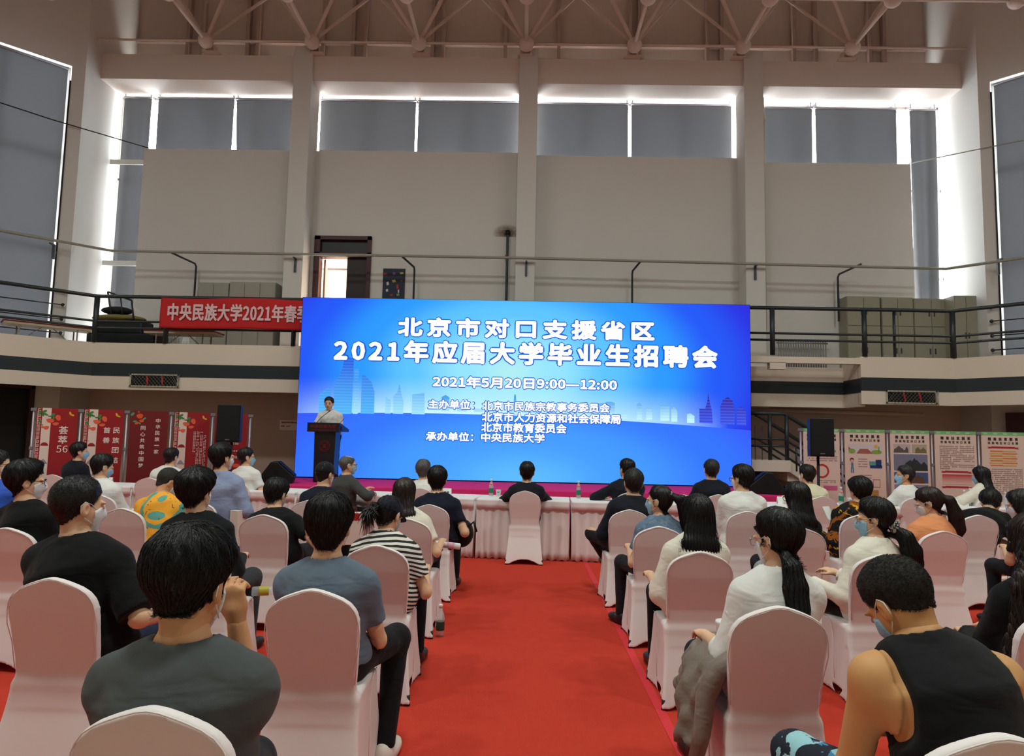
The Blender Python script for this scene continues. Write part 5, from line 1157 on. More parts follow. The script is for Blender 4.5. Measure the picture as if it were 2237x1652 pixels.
for nm, a0, a1, mt in (('ring_chart', -0.5 * PI - 1.0, 0.62 * PI, mat('chart_red', (190, 40, 36), 0.6)), ('ring_chart_segment', 0.62 * PI, 0.96 * PI, mat('chart_orange', (224, 140, 40), 0.6)), ('ring_chart_segment', 0.96 * PI, 1.5 * PI - 1.0, mat('chart_red', (190, 40, 36), 0.6))):
    m = MB(); m.grid([[(wd / 2 + r * math.cos(a), -0.016, 1.10 + r * math.sin(a)) for a in np.linspace(a0, a1, 25)] for r in (0.095, 0.125)]); m.build(nm, mt, t, solid=0.002)
m = MB(); m.bx(wd - 0.34, wd - 0.1, -0.016, -0.014, 0.76, 0.84); m.build('pink_box_print', mat('print_pink', (206, 96, 140), 0.6), t); dashes(t, 'small_print', M_PGY, 0.3, wd - 0.12, 0.93, 2, 0.03, 0.018, 12)
t, wd = rp(1, 'white display panel with a small drawn boy and landscape'); landscape(t, wd)
m = MB(); m.bx(0.15, 0.19, -0.017, -0.015, 1.16, 1.26); m.bx(0.145, 0.165, -0.017, -0.015, 1.08, 1.17); m.bx(0.178, 0.198, -0.017, -0.015, 1.08, 1.17); m.build('boy_clothes_picture', mat('print_blue_grey', (100, 122, 150), 0.6), t)
m = MB(); blob(m, 0.165, 1.315, 0.036, 0.034, 0, -0.017); m.build('boy_hair_picture', mat('print_maroon', (110, 44, 50), 0.6), t); m = MB(); blob(m, 0.168, 1.298, 0.028, 0.022, 0, -0.019); m.build('boy_face_picture', mat('print_face', (220, 168, 150), 0.6), t)
m = MB(); m.bx(0.58, 0.68, -0.017, -0.015, 1.2, 1.32); m.bx(0.48, 0.69, -0.017, -0.015, 1.17, 1.22); m.build('building_picture', mat('print_navy', (38, 56, 110), 0.6), t); m = MB(); m.bx(0.47, 0.58, -0.0165, -0.015, 1.22, 1.29); m.build('building_picture', mat('print_teal', (92, 150, 152), 0.6), t)
dashes(t, 'small_print', M_PGY, 0.28, 0.44, 1.33, 4, 0.045, 0.02, 13); dashes(t, 'small_print', M_PGY, 0.28, 0.5, 1.04, 2, 0.045, 0.02, 14)
m = MB()
for a in ((0.53, 0.535, 0.83, 0.97), (0.645, 0.65, 0.83, 0.97), (0.53, 0.65, 0.83, 0.835), (0.53, 0.65, 0.965, 0.97)): m.bx(a[0], a[1], -0.017, -0.015, a[2], a[3])
m.build('clipboard_print', M_CRIM, t); m = MB(); m.bx(0.5, 0.62, -0.016, -0.014, 0.55, 0.78); m.build('tan_box_print', mat('print_tan', (178, 132, 74), 0.6), t); m = MB(); blob(m, 0.25, 0.92, 0.04, 0.03, 0, -0.017); m.build('tree_picture', M_PGRN, t)
t, wd = rp(2, 'white display panel with photographs of trees and buildings')
def photo(t, x0, x1, z0, z1, c1, c2, seed):
    r = random.Random(seed); m = MB(); m.bx(x0, x1, -0.0145, -0.012, z0, z1); m.build('photograph', mat('photo_sky_%d' % seed, c1, 0.6), t)
    m = MB()
    for k in range(7): w_ = (x1 - x0) * r.uniform(0.08, 0.2); cx = r.uniform(x0 + w_, x1 - w_); hz = r.uniform(0.3, 0.85) * (z1 - z0); m.xz([(cx - w_, z0), (cx - w_ * 0.8, z0 + hz * 0.7), (cx, z0 + hz), (cx + w_ * 0.9, z0 + hz * 0.6), (cx + w_, z0)], -0.016 - 0.0003 * k, -0.0145)
    m.build('photograph_trees', mat('photo_dark_%d' % seed, c2, 0.6), t)
photo(t, 0.10, 0.40, RPH - 0.42, RPH - 0.27, (190, 170, 168), (92, 84, 84), 1); photo(t, 0.43, 0.69, RPH - 0.42, RPH - 0.27, (176, 160, 140), (120, 104, 76), 2); photo(t, 0.10, 0.70, RPH - 0.74, RPH - 0.45, (120, 118, 142), (44, 50, 52), 3); photo(t, 0.10, 0.70, RPH - 0.96, RPH - 0.77, (72, 84, 130), (96, 66, 52), 4); photo(t, 0.10, 0.70, RPH - 1.15, RPH - 0.99, (130, 136, 160), (96, 92, 100), 5)
t, wd = rp(3, 'white display panel with paragraphs and a red box')
dashes(t, 'small_print', M_PGY, 0.13, wd - 0.1, RPH - 0.29, 13, 0.033, 0.022, 21, short=(0, 0, 0, 0, 0.35, 0, 0, 0, 0, 0.6, 0, 0, 0.7)); ribbon(t, RPH - 0.75, wd); ribbon(t, RPH - 1.02, wd)
gm = bpy.data.materials.new('red_fading_print'); gm.use_nodes = True; nt = gm.node_tree; b = nt.nodes['Principled BSDF']; b.inputs['Roughness'].default_value = 0.6; tc = nt.nodes.new('ShaderNodeTexCoord'); sp = nt.nodes.new('ShaderNodeSeparateXYZ'); r = nt.nodes.new('ShaderNodeValToRGB'); nt.links.new(tc.outputs['Generated'], sp.inputs[0]); nt.links.new(sp.outputs[2], r.inputs[0]); nt.links.new(r.outputs[0], b.inputs['Base Color']); r.color_ramp.elements[0].color = (*lin((222, 180, 172)), 1); r.color_ramp.elements[1].color = (*lin((190, 34, 36)), 1); r.color_ramp.elements[0].position = 0.1
m = MB(); m.bx(0.16, wd - 0.15, -0.016, -0.014, RPH - 0.97, RPH - 0.79); m.build('red_box_print', gm, t)
t, wd = rp(4, 'white display panel with orange and yellow bars, rightmost of its row'); ribbon(t, RPH - 0.30, wd)
M_BARO = mat('bar_orange', (224, 116, 64), 0.6); M_BARY = mat('bar_yellow', (222, 176, 70), 0.6)
for k in range(7):
    z = RPH - 0.36 - k * 0.042; s = 0.02 * (k % 2)
    m = MB(); m.bx(0.19 - s, 0.40, -0.016, -0.014, z - 0.010, z + 0.010); m.build('bar_print', M_BARO if k % 2 == 0 else M_BARY, t); m = MB(); m.bx(0.40, wd - 0.20 + s, -0.016, -0.014, z - 0.010, z + 0.010); m.build('bar_print', M_BARY if k % 2 == 0 else M_BARO, t)
dashes(t, 'small_print', M_PGY, 0.13, wd - 0.1, RPH - 0.68, 13, 0.036, 0.022, 22)

# ------------------------------------------------------------------ the long row of skirted tables
M_CLOTH = mat('white_table_cloth', (234, 228, 228), 0.8, bump=0.1, bscale=160, var=0.02, spec=0.2); M_SKIRT = mat('white_pleated_skirt', (226, 214, 212), 0.8, bump=0.1, bscale=160, var=0.03, spec=0.2)
TX = [-8.0, -6.5, -5.7, -3.1, -0.6, 0.95, 3.2, 5.7, 7.5, 9]; TY = [10.0, 9.86, 9.74, 9.37, 9.03, 8.93, 8.88, 9.2, 9.5, 9.8]
def table_front(x): return float(np.interp(x, TX, TY))
TNAME = ['leftmost table', 'second table from the left', 'third table from the left', 'table behind the man in the yellow printed tee', 'table left of the grey suited man', 'table in front of the grey haired man', 'middle table before the lone suited man', 'table right of the middle one, holding a bottle', 'table before the dark suited pair', 'table under the right wedge monitor', 'table holding a water bottle beside the floral jacket', 'table before the man in the blue mask', 'rightmost table']
for k in range(-6, 7):
    xc = 0.015 + 1.236 * k; ya, yb = table_front(xc - 0.6), table_front(xc + 0.6); rz = math.atan2(yb - ya, 1.2); W_ = 0.607
    t = thing('banquet_table', 'white skirted ' + TNAME[k + 6].replace('table', 'banquet table', 1), 'table', (xc, table_front(xc), 0), rz, 'row of white skirted tables')
    m = MB(); m.bx(-W_, W_, -0.012, 0.62, 0.735, 0.772); m.build('tabletop', M_CLOTH, t, bevel=0.012)
    rows = [[(x, -0.014 - 0.006 * math.sin(x * 26 + k) * v, 0.765 - 0.115 * v) for x in np.linspace(-W_, W_, 41)] for v in (0, 0.15, 0.5, 1)]
    m = MB(); m.grid(rows); m.build('valance', M_CLOTH, t, True, solid=0.004)
    rows = []; xs = np.linspace(-W_ + 0.004, W_ - 0.004, 150); r = random.Random(k); ph = [r.uniform(0, 6) for _ in range(3)]
    for j in range(9):
        v = j / 8; rows.append([(x, 0.012 + (0.004 + 0.017 * v) * (math.sin(x * 62 + 1.7 * math.sin(x * 9 + ph[0]) + ph[1])) - 0.02 * v, 0.735 - v * (0.72 + 0.010 * math.sin(x * 70))) for x in xs])
    m = MB(); m.grid(rows); m.build('pleated_skirt', M_SKIRT, t, True, solid=0.004)
    for s in (-1, 1):
        rows = [[(s * (W_ - 0.004), y, 0.735 - v * 0.72) for y in np.linspace(0.0, 0.6, 8)] for v in (0, 1)]
        m = MB(); m.grid(rows); m.build('side_skirt', M_SKIRT, t, True, solid=0.004)
    for s in (-1, 1):
        for yy in (0.08, 0.54):
            m = MB(); m.bar((s * 0.5, yy, 0), (s * 0.5, yy, 0.735), 0.016, 8); m.build('leg', M_ALU, t, True)
M_WATER = glassy('clear_bottle', (226, 236, 240), 0.32, 0.05); M_GLAB = mat('green_bottle_label', (36, 128, 92), 0.5); M_RLAB = mat('pink_bottle_label', (226, 150, 140), 0.5)
def bottle(label, x, y, z, s=1.0, lab=M_GLAB, dark=False, lying=None, top=True):
    t = thing('water_bottle', label, 'bottle', (x, y, z))
    if lying: t.rotation_euler = lying
    m = MB(); m.lathe([(0.026 * s, 0), (0.031 * s, 0.006 * s), (0.031 * s, 0.135 * s), (0.027 * s, 0.160 * s), (0.014 * s, 0.195 * s), (0.013 * s, 0.212 * s)], n=18); m.build('body', M_WATER, t, True)
    m = MB(); m.lathe([(0.0315 * s, 0.045 * s), (0.0318 * s, 0.05 * s), (0.0318 * s, 0.105 * s), (0.0315 * s, 0.11 * s)], n=18); m.build('label', lab, t, True)
    if top and not dark: m = MB(); m.lathe([(0.0285 * s, 0.155 * s), (0.0225 * s, 0.175 * s), (0.018 * s, 0.185 * s)], n=18); m.build('neck_label', M_RLAB, t, True)
    m = MB(); m.lathe([(0.0155 * s, 0.208 * s), (0.0155 * s, 0.23 * s), (0.013 * s, 0.233 * s)], n=14); m.build('cap', M_WHITE, t, True)
    return t
def cup(label, x, y):
    t = thing('paper_cup', label, 'cup', (x, y, 0.772))
    m = MB(); m.lathe([(0.026, 0), (0.0365, 0.085), (0.0385, 0.088), (0.037, 0.09), (0.0345, 0.085), (0.026, 0.012)], n=20); m.build('body', M_WHITE, t, True)
    m = MB(); m.grid([[(r_ * math.sin(a), -r_ * math.cos(a), z) for a in np.linspace(-0.5, 0.4, 8)] for r_, z in ((0.0335, 0.05), (0.0352, 0.066))]); m.build('blue_print', mat('cup_blue', (110, 150, 200), 0.5), t, True)
bottle('green labelled water bottle left of the lone suited man', -0.42, 9.42, 0.772); bottle('green labelled water bottle right of the lone suited man', 0.77, 9.40, 0.772); bottle('green labelled water bottle beside the floral jacket man', 4.30, 9.37, 0.772)
bottle('clear bottle behind the name card, by the woman with the black strap', 6.12, 9.65, 0.772, 0.9, M_WATER, True); bottle('second clear bottle behind the name card, nearer the woman', 6.22, 9.68, 0.772, 1.0, M_WATER, True); bottle('capped bottle right of the woman with the black strap', 6.75, 9.75, 0.772, 0.8, M_WATER, True)
cup('white paper cup beside the left bottle of the lone suited man', -0.32, 9.40); cup('white paper cup just left of the two dark suited men', 1.03, 9.25); cup('white paper cup left of the suited man at the right', 2.15, 9.28); cup('white paper cup right of the bottle by the floral jacket man', 4.40, 9.33)
def card(label, x, y, txt=None, rz=0.0):
    t = thing('name_card', label, 'name card', (x, y, 0.772), rz, 'folded name cards on the tables')
    m = MB(); m.xz([(-0.1, 0), (0.1, 0), (0.1, 0.1), (-0.1, 0.1)], 0, 0.002); me = m.build('front_leaf', M_WHITE, t); me.rotation_euler = (-0.35, 0, 0)
    m = MB(); m.xz([(-0.1, 0), (0.1, 0), (0.1, 0.1), (-0.1, 0.1)], 0, 0.002); mb_ = m.build('back_leaf', M_WHITE, t); mb_.location = (0, 0.068, 0); mb_.rotation_euler = (0.35, 0, 0)
    m = MB()
    for q in (0.015, 0.055): m.bx(q - 0.014, q + 0.014, -0.003, 0, 0.034, 0.060)
    m.build('print', mat('card_print', (110, 100, 100), 0.6), me)
card('white folded name card beside the white shirted man with the blue mask at left', -6.15, 10.05, rz=0.12); card('white folded name card right of the navy polo man', -1.06, 9.35); card('white folded name card left of the long black haired woman', 3.5, 9.22); card('white folded name card in front of the woman with the black strap', 6.0, 9.52)
t = thing('phone_device', 'black device with a blue screen on the table left of the suited man', 'phone', (2.28, 9.2, 0.772)); m = MB(); m.bx(-0.08, 0.08, -0.06, 0.06, 0, 0.035); m.build('case', M_BLACK, t, bevel=0.008); m = MB(); m.bx(-0.07, 0.07, -0.05, 0.05, 0.035, 0.038); m.build('screen', mat('device_screen', (50, 90, 200), 0.2), t)
# ------------------------------------------------------------------ carpet tape, chairs
m = MB(); m.bx(0.80, 0.855, 1.0, 9.0, 0.004, 0.007)
o = m.build('carpet_tape', mat('bright_red_tape', (206, 44, 52), 0.7), None); tag(o, 'bright red seam tape running along the carpet right of the aisle', 'tape')
CH = [
 (-0.86, 1.63, 'under the man in the plain grey tee, nearest the camera at left'), (-2.04, 2.99, 'behind the big man in the black tee'), (-0.87, 2.90, 'behind the man in the blue grey tee'),
 (-3.36, 4.45, 'at the left edge behind the man in black framed glasses'), (-3.35, 5.72, 'behind the man in the yellow printed tee'), (-2.07, 5.50, 'behind the black tee wearer with a necklace'),
 (-0.86, 4.10, 'behind the woman in the striped tee'), (-0.90, 5.44, 'behind the brown long haired woman'), (-0.89, 6.62, 'behind the man in the navy polo'),
 (-2.10, 6.80, 'behind the man in the navy cap'), (-1.29, 8.71, 'of the grey haired man at the tables'), (0.04, 8.64, 'of the lone suited man at the middle table'),
 (-6.75, 9.76, 'of the dark jacketed man at the leftmost tables'), (1.03, 6.57, 'behind the nearer of two dark suited men'), (1.06, 5.32, 'behind the woman in the denim jacket'),
 (1.07, 4.14, 'behind the woman with straight hair and cream shirt'), (1.04, 2.80, 'behind the ponytailed woman in the white shirt'), (2.49, 8.75, 'of the suited man at the right end of the screen'),
 (2.17, 6.66, 'behind the man in the white long sleeved shirt'), (2.19, 5.44, 'behind the woman with straight black hair and black top'), (3.83, 8.83, 'of the man in the cream shirt'),
 (3.23, 6.60, 'behind the person in the dark floral jacket'), (5.13, 9.04, 'of the man in the light blue mask at right'), (4.47, 6.82, 'behind the person in black bent forward'),
 (3.30, 5.45, 'behind the woman in the orange vest'), (2.19, 4.20, 'behind the woman with a wavy ponytail and scarf'), (1.10, 1.61, 'under the man in the black tank top'),
 (-3.08, 6.46, 'behind the man in the light blue shirt'), (-3.95, 9.37, 'of the white shirted man beside the left wedge monitor'), (-5.23, 9.54, 'of the white shirted man before the dark red panel'),
 (-2.00, 4.25, 'of the person in the black jacket, a bottle on its seat'), (-4.30, 6.90, 'of the white shirted man with the lowered blue mask'), (-2.62, 8.92, 'of the grey suited man'),
 (1.40, 8.85, 'of the farther of two dark suited men'), (6.30, 9.35, 'of the woman with the black shoulder strap'), (2.22, 2.85, 'at the right edge behind the long brown haired woman'),
 (-4.66, 5.88, 'at the far left edge behind the man in blue'), (4.36, 5.55, 'of the woman in glasses at the right edge'),
]
for i, (x, y, l) in enumerate(CH): make_chair(x, y, math.radians(((i * 37) % 7 - 3) * 0.7), 'white covered chair ' + l)

# ------------------------------------------------------------------ clothes
C_GREY = cloth('grey_tee', (78, 82, 82)); C_BLUE = cloth('blue_grey_tee', (100, 114, 130)); C_BLK = cloth('black_tee', (17, 18, 19)); C_BLK2 = cloth('black_jacket', (24, 26, 28)); C_NAVY = cloth('navy_polo', (24, 28, 44)); C_SUIT = cloth('navy_suit', (26, 28, 38), bump=0.06); C_GSUIT = cloth('grey_suit', (66, 66, 66), bump=0.06)
C_WH = cloth('white_shirt', (226, 224, 220)); C_WH2 = cloth('cream_shirt', (218, 210, 180)); C_WH3 = cloth('off_white_blouse', (226, 220, 204)); C_LB = cloth('light_blue_shirt', (142, 152, 184)); C_JEAN = cloth('blue_jeans', (46, 56, 82), bump=0.2); C_KH = cloth('khaki_trousers', (110, 108, 84)); C_ORG = cloth('orange_knit_vest', (222, 144, 96)); C_PALE = cloth('pale_sleeve', (214, 204, 196)); C_RBLUE = cloth('royal_blue_shirt', (56, 92, 190)); C_BROWN = cloth('brown_jacket', (124, 110, 100), rough=0.5, bump=0.3, bscale=30)
def patterned(nm, base, spots, rough=0.85):
    """base colour with a few blotchy print colours: (rgb, noise scale, threshold, offset)"""
    m = bpy.data.materials.new(nm); m.use_nodes = True; nt = m.node_tree; b = nt.nodes['Principled BSDF']; b.inputs['Roughness'].default_value = rough; b.inputs['Specular IOR Level'].default_value = 0.15
    tc = nt.nodes.new('ShaderNodeTexCoord'); cur = nt.nodes.new('ShaderNodeRGB').outputs[0]; cur.default_value = (*lin(base), 1)
    for rgb, sc, th, off in spots:
        mp = nt.nodes.new('ShaderNodeMapping'); mp.inputs['Location'].default_value = (off, off * 1.7, off * 0.6); n = nt.nodes.new('ShaderNodeTexNoise'); n.inputs['Scale'].default_value = sc; n.inputs['Detail'].default_value = 4; n.inputs['Distortion'].default_value = 0.8
        g = nt.nodes.new('ShaderNodeMath'); g.operation = 'GREATER_THAN'; g.inputs[1].default_value = th; mx = nt.nodes.new('ShaderNodeMix'); mx.data_type = 'RGBA'; mx.inputs[7].default_value = (*lin(rgb), 1)
        nt.links.new(tc.outputs['Object'], mp.inputs[0]); nt.links.new(mp.outputs[0], n.inputs[0]); nt.links.new(n.outputs[0], g.inputs[0]); nt.links.new(g.outputs[0], mx.inputs[0]); nt.links.new(cur, mx.inputs[6]); cur = mx.outputs[2]
    nt.links.new(cur, b.inputs['Base Color']); return m
C_FLOR = patterned('floral_jacket', (28, 27, 27), [((150, 84, 30), 9, 0.57, 0), ((214, 156, 40), 11, 0.60, 3), ((20, 20, 20), 30, 0.60, 7)])
C_DEN = patterned('denim', (98, 118, 140), [((112, 132, 152), 22, 0.54, 0), ((88, 106, 128), 30, 0.60, 2)])
C_LEAF = patterned('leaf_print_shorts', (40, 44, 54), [((64, 128, 170), 11, 0.54, 0), ((150, 196, 204), 14, 0.60, 4), ((170, 50, 50), 16, 0.64, 8)])
def striped(nm):
    m = bpy.data.materials.new(nm); m.use_nodes = True; nt = m.node_tree; b = nt.nodes['Principled BSDF']; b.inputs['Roughness'].default_value = 0.85; L = nt.links.new
    tc = nt.nodes.new('ShaderNodeTexCoord'); sp = nt.nodes.new('ShaderNodeSeparateXYZ'); L(tc.outputs['Object'], sp.inputs[0])
    n = nt.nodes.new('ShaderNodeTexNoise'); n.inputs['Scale'].default_value = 7; L(tc.outputs['Object'], n.inputs[0])
    def M(op, a, c):
        k = nt.nodes.new('ShaderNodeMath'); k.operation = op
        for i, v in enumerate((a, c)):
            if isinstance(v, (int, float)): k.inputs[i].default_value = v
            else: L(v, k.inputs[i])
        return k.outputs[0]
    # stripes follow the height, dropping away from the spine over the shoulders
    x2 = M('MULTIPLY', M('POWER', M('ABSOLUTE', sp.outputs[0], 0), 2.0), 0.9); z = M('ADD', M('ADD', sp.outputs[2], x2), M('MULTIPLY', n.outputs[0], 0.018))
    fr = M('FRACT', M('MULTIPLY', z, 38.0), 0); g = M('GREATER_THAN', fr, 0.52)
    mx = nt.nodes.new('ShaderNodeMix'); mx.data_type = 'RGBA'; mx.inputs[6].default_value = (*lin((222, 216, 206)), 1); mx.inputs[7].default_value = (*lin((22, 22, 26)), 1); L(g, mx.inputs[0]); L(mx.outputs[2], b.inputs['Base Color']); return m
C_STR = striped('striped_tee')
def yellow_print(cx, cz):
    m = bpy.data.materials.new('yellow_printed_tee'); m.use_nodes = True; nt = m.node_tree; b = nt.nodes['Principled BSDF']; b.inputs['Roughness'].default_value = 0.85; L = nt.links.new
    tc = nt.nodes.new('ShaderNodeTexCoord'); sp = nt.nodes.new('ShaderNodeSeparateXYZ'); L(tc.outputs['Object'], sp.inputs[0]); n = nt.nodes.new('ShaderNodeTexNoise'); n.inputs['Scale'].default_value = 26; L(tc.outputs['Object'], n.inputs[0])
    def M(op, a, c=0.0):
        k = nt.nodes.new('ShaderNodeMath'); k.operation = op
        for i, v in enumerate((a, c)):
            if isinstance(v, (int, float)): k.inputs[i].default_value = v
            else: L(v, k.inputs[i])
        return k.outputs[0]
    def ell(x0, z0, a, c): return M('ADD', M('SQRT', M('ADD', M('POWER', M('ABSOLUTE', M('DIVIDE', M('SUBTRACT', sp.outputs[0], x0), a)), 2.0), M('POWER', M('ABSOLUTE', M('DIVIDE', M('SUBTRACT', sp.outputs[2], z0), c)), 2.0))), M('MULTIPLY', n.outputs[0], 0.22))
    d = ell(cx, cz, 0.165, 0.17); ring = M('MULTIPLY', M('GREATER_THAN', d, 0.95), M('LESS_THAN', d, 1.17)); dot = M('LESS_THAN', ell(cx - 0.01, cz - 0.07, 0.075, 0.036), 1.1); dot2 = M('LESS_THAN', ell(cx - 0.005, cz + 0.07, 0.035, 0.026), 1.1)
    back = M('LESS_THAN', sp.outputs[1], 0.22); f = M('MULTIPLY', M('MAXIMUM', M('MAXIMUM', ring, dot), dot2), back)
    mx = nt.nodes.new('ShaderNodeMix'); mx.data_type = 'RGBA'; mx.inputs[6].default_value = (*lin((238, 164, 40)), 1); mx.inputs[7].default_value = (*lin((92, 158, 146)), 1); L(f, mx.inputs[0])
    n2 = nt.nodes.new('ShaderNodeTexNoise'); n2.inputs['Scale'].default_value = 16; n2.inputs['Detail'].default_value = 6; n2.inputs['Distortion'].default_value = 1.5; L(tc.outputs['Object'], n2.inputs[0]); g = M('MULTIPLY', M('GREATER_THAN', n2.outputs[0], 0.675), 1.0)
    m2 = nt.nodes.new('ShaderNodeMix'); m2.data_type = 'RGBA'; m2.inputs[7].default_value = (*lin((60, 52, 40)), 1); L(g, m2.inputs[0]); L(mx.outputs[2], m2.inputs[6]); L(m2.outputs[2], b.inputs['Base Color']); return m

# ------------------------------------------------------------------ the people, front rows first
def tube_child(nm, pts, r, m_, parent):
    mb = MB(); mb.tube(pts, r, 8); return mb.build(nm, m_, parent, True)
FEM = dict(female=True, sh=0.136, hs=1.0)
MEN = dict(sh=0.164, g=1.0, hs=1.06)
p, J = person('man in a plain grey tee nearest the camera, hand raised to his right cheek', (-0.87, 1.86), (-0.905, 1.90, 1.295), hyaw=6, hpitch=10, sh=0.176, g=1.06, hs=1.13, ht=0.012, shirt=C_GREY, loose=0.012, mask=M_MASKW, h=0.010, hh=0.0048, nst=5200, seed=2, rarm=(0.02, 0.19, 0.985), rhint=(-0.3, 1.0, -0.9), larm=(-0.12, 0.3, 0.66), knees=((-0.10, 0.38, 0.50), (0.02, 0.38, 0.50)), feet=((-0.1, 0.4, 0.075), (0.03, 0.4, 0.075)), curl=0.9, crown=(-0.005, -0.045), skin=M_SKIN2, nape=0.026)
p, J = person('big man in a loose black tee and white mask, second row at left', (-2.00, 3.22), (-2.135, 3.30, 1.335), hyaw=34, hpitch=3, byaw=8, sh=0.186, g=1.12, hs=1.13, hair='buzz', ht=0.000, shirt=C_BLK, sleeve='elbow', loose=0.02, mask=M_MASKW, trousers=C_JEAN, h=0.010, hh=0.0055, nst=7000, seed=3, rarm=(0.24, 0.20, 0.66), rhint=(0.7, -0.4, -0.8))
p, J = person('man in a blue grey tee and white sneakers beside the aisle', (-0.86, 3.13), (-0.885, 3.17, 1.285), hyaw=-9, hpitch=8, hs=1.10, sh=0.168, g=1.0, ht=0.008, shirt=C_BLUE, loose=0.006, mask=M_MASKW, trousers=cloth('black_trousers', (20, 20, 22)), shoes=M_SHOEW, h=0.010, hh=0.005, nst=3600, seed=4, knees=((-0.16, 0.44, 0.53), (0.24, 0.36, 0.545)), feet=((-0.16, 0.44, 0.075), (0.23, 0.20, 0.075)), rarm=(0.12, 0.30, 0.68), hem=0.50)
p, J = person('man in black framed glasses, white mask and black tee at the left edge', (-3.32, 4.70), (-3.47, 4.78, 1.335), hyaw=52, hpitch=2, byaw=14, hs=1.06, sh=0.172, g=1.03, ht=0.016, shirt=C_BLK, mask=M_MASKW, glasses=M_BLACK, trousers=C_JEAN, nst=2200, seed=5, hh=0.006)
p, J = person('person with thick bobbed black hair in a black jacket, second column at left', (-2.06, 4.50), (-2.165, 4.56, 1.315), hyaw=14, hpitch=4, hs=1.06, sh=0.164, hair='short', ht=0.026, shirt=C_BLK2, sleeve='long', loose=0.008, trousers=cloth('grey_jeans', (58, 60, 64)), mask=M_MASKW, nst=2600, seed=6, hh=0.006)
p, J = person('man in a yellow printed tee bending his head right', (-3.12, 5.95), (-3.245, 6.26, 1.225), hyaw=38, hpitch=38, byaw=16, hs=1.05, sh=0.17, g=1.02, hair='buzz', hairmat=M_HAIRBZ, shirt=yellow_print(-0.03, 0.90), loose=0.014, sleeve='elbow', mask=M_MASKW, seed=7, rarm=(0.15, 0.36, 0.66), skin=M_SKIN2)
p, J = person('person in a black tee with a thin silver necklace, head bowed', (-2.02, 5.73), (-2.11, 5.90, 1.175), hyaw=16, hpitch=22, hs=1.04, sh=0.168, ht=0.004, shirt=C_BLK, loose=0.006, mask=M_MASKB, seed=8, nst=1400, rarm=(0.30, 0.16, 0.70), rhint=(1, -0.6, -0.6), shoes=M_SHOEW)
mb = MB(); mb.tube([tuple(J['N'] + J['nu'] * 0.022 + J['ex'] * 0.066 * math.sin(a) - J['fy'] * (0.062 * math.cos(a)) - J['nu'] * 0.012 * math.cos(a)) for a in np.linspace(-1.7, 1.7, 17)], 0.0022, 6); mb.build('necklace', M_ALU, p, True)
p, J = person('woman in a black and white striped tee and dark cap, short ponytail', (-0.83, 4.34), (-0.865, 4.50, 1.172), hyaw=24, hpitch=24, female=True, hs=1.0, sh=0.150, g=1.04, hair='capped', cap=cloth('navy_cap', (28, 30, 46)), tie=(-0.02, -0.10, 0.02), shirt=C_STR, loose=0.022, mask=M_MASKB, seed=9, nst=1200, trousers=cloth('black_trousers', (20, 20, 22)), rarm=(0.2, 0.22, 0.66))
cc = [J['L2W'](q) for q in ((-0.02, -0.10, 0.035), (-0.04, -0.135, 0.0), (-0.05, -0.145, -0.04), (-0.035, -0.135, -0.085))]
r_ = np.random.default_rng(4); mb = MB()
for k in range(150):
    a, bq, c = r_.normal(0, 0.011, 3); sprd = r_.normal(0, 0.02, 3); mb.tube([tuple(cc[0] + V3(a * 0.3, bq * 0.3, c * 0.3)), tuple(cc[1] + V3(a, bq, c) * 1.2), tuple(cc[2] + V3(*sprd) * 0.9), tuple(cc[3] + V3(*sprd) * 1.6)], [0.004, 0.006, 0.005, 0.001], 4)
mb.build('ponytail', M_HAIR, p, True)
mb = MB()
mb.tube([tuple(J['L2W']((0.052, -0.075 + 0.008 * i, 0.045 - 0.012 * i))) for i in range(6)], 0.0018, 5); mb.build('hair_pin', M_ALU, p, True)
p, J = person('woman with long dark brown hair and cream top, third row beside the aisle', (-0.90, 5.66), (-0.985, 5.78, 1.205), hyaw=4, hpitch=6, hair='long', hairmat=M_HAIRB, length=0.26, shirt=C_WH3, loose=0.02, seed=10, nst=2200, rarm=(0.22, 0.2, 0.66), **FEM)
p, J = person('man in a navy polo with a cream collar, head up', (-0.82, 6.84), (-0.855, 6.93, 1.268), hyaw=-4, hpitch=2, shirt=C_NAVY, collar=C_WH3, ht=0.003, seed=11, nst=1500, loose=0.006, rarm=(0.26, 0.18, 0.66), **MEN)
p, J = person('man in a navy cap and navy polo looking right', (-2.02, 7.03), (-2.05, 7.12, 1.285), hyaw=26, hpitch=12, hair='capped', cap=C_BLK2, shirt=C_NAVY, collar=C_NAVY, mask=M_MASKW, seed=12, nst=0, skin=M_SKIN, loose=0.006, **MEN)
p, J = person('man in a grey suit with glasses and blue mask turned right', (-2.32, 9.0), (-2.31, 9.08, 1.30), hyaw=62, hpitch=0, byaw=38, hair='bald', hairmat=M_HAIRG, shirt=C_GSUIT, sleeve='long', loose=0.012, hem=0.36, mask=M_MASKB, glasses=M_BLACK, seed=13, nst=300, larm=(-0.05, 0.32, 0.80), rarm=(0.26, 0.22, 0.80), rhint=(1, -0.6, -0.3), **MEN)
p, J = person('grey haired man in a white shirt at the table', (-1.24, 8.95), (-1.30, 9.0, 1.265), hyaw=0, hairmat=M_HAIRG, shirt=C_WH, collar=C_WH, seed=14, nst=500, larm=(-0.1, 0.4, 0.80), rarm=(0.1, 0.4, 0.80), **MEN)
p, J = person('lone man in a dark suit seated at the middle table', (0.05, 8.86), (0.062, 8.88, 1.27), hyaw=0, shirt=C_SUIT, sleeve='long', loose=0.010, hem=0.40, collar=C_WH, seed=15, nst=900, larm=(-0.15, 0.38, 0.80), rarm=(0.15, 0.38, 0.80), lhint=(-1, -0.5, -0.6), rhint=(1, -0.5, -0.6), **MEN)
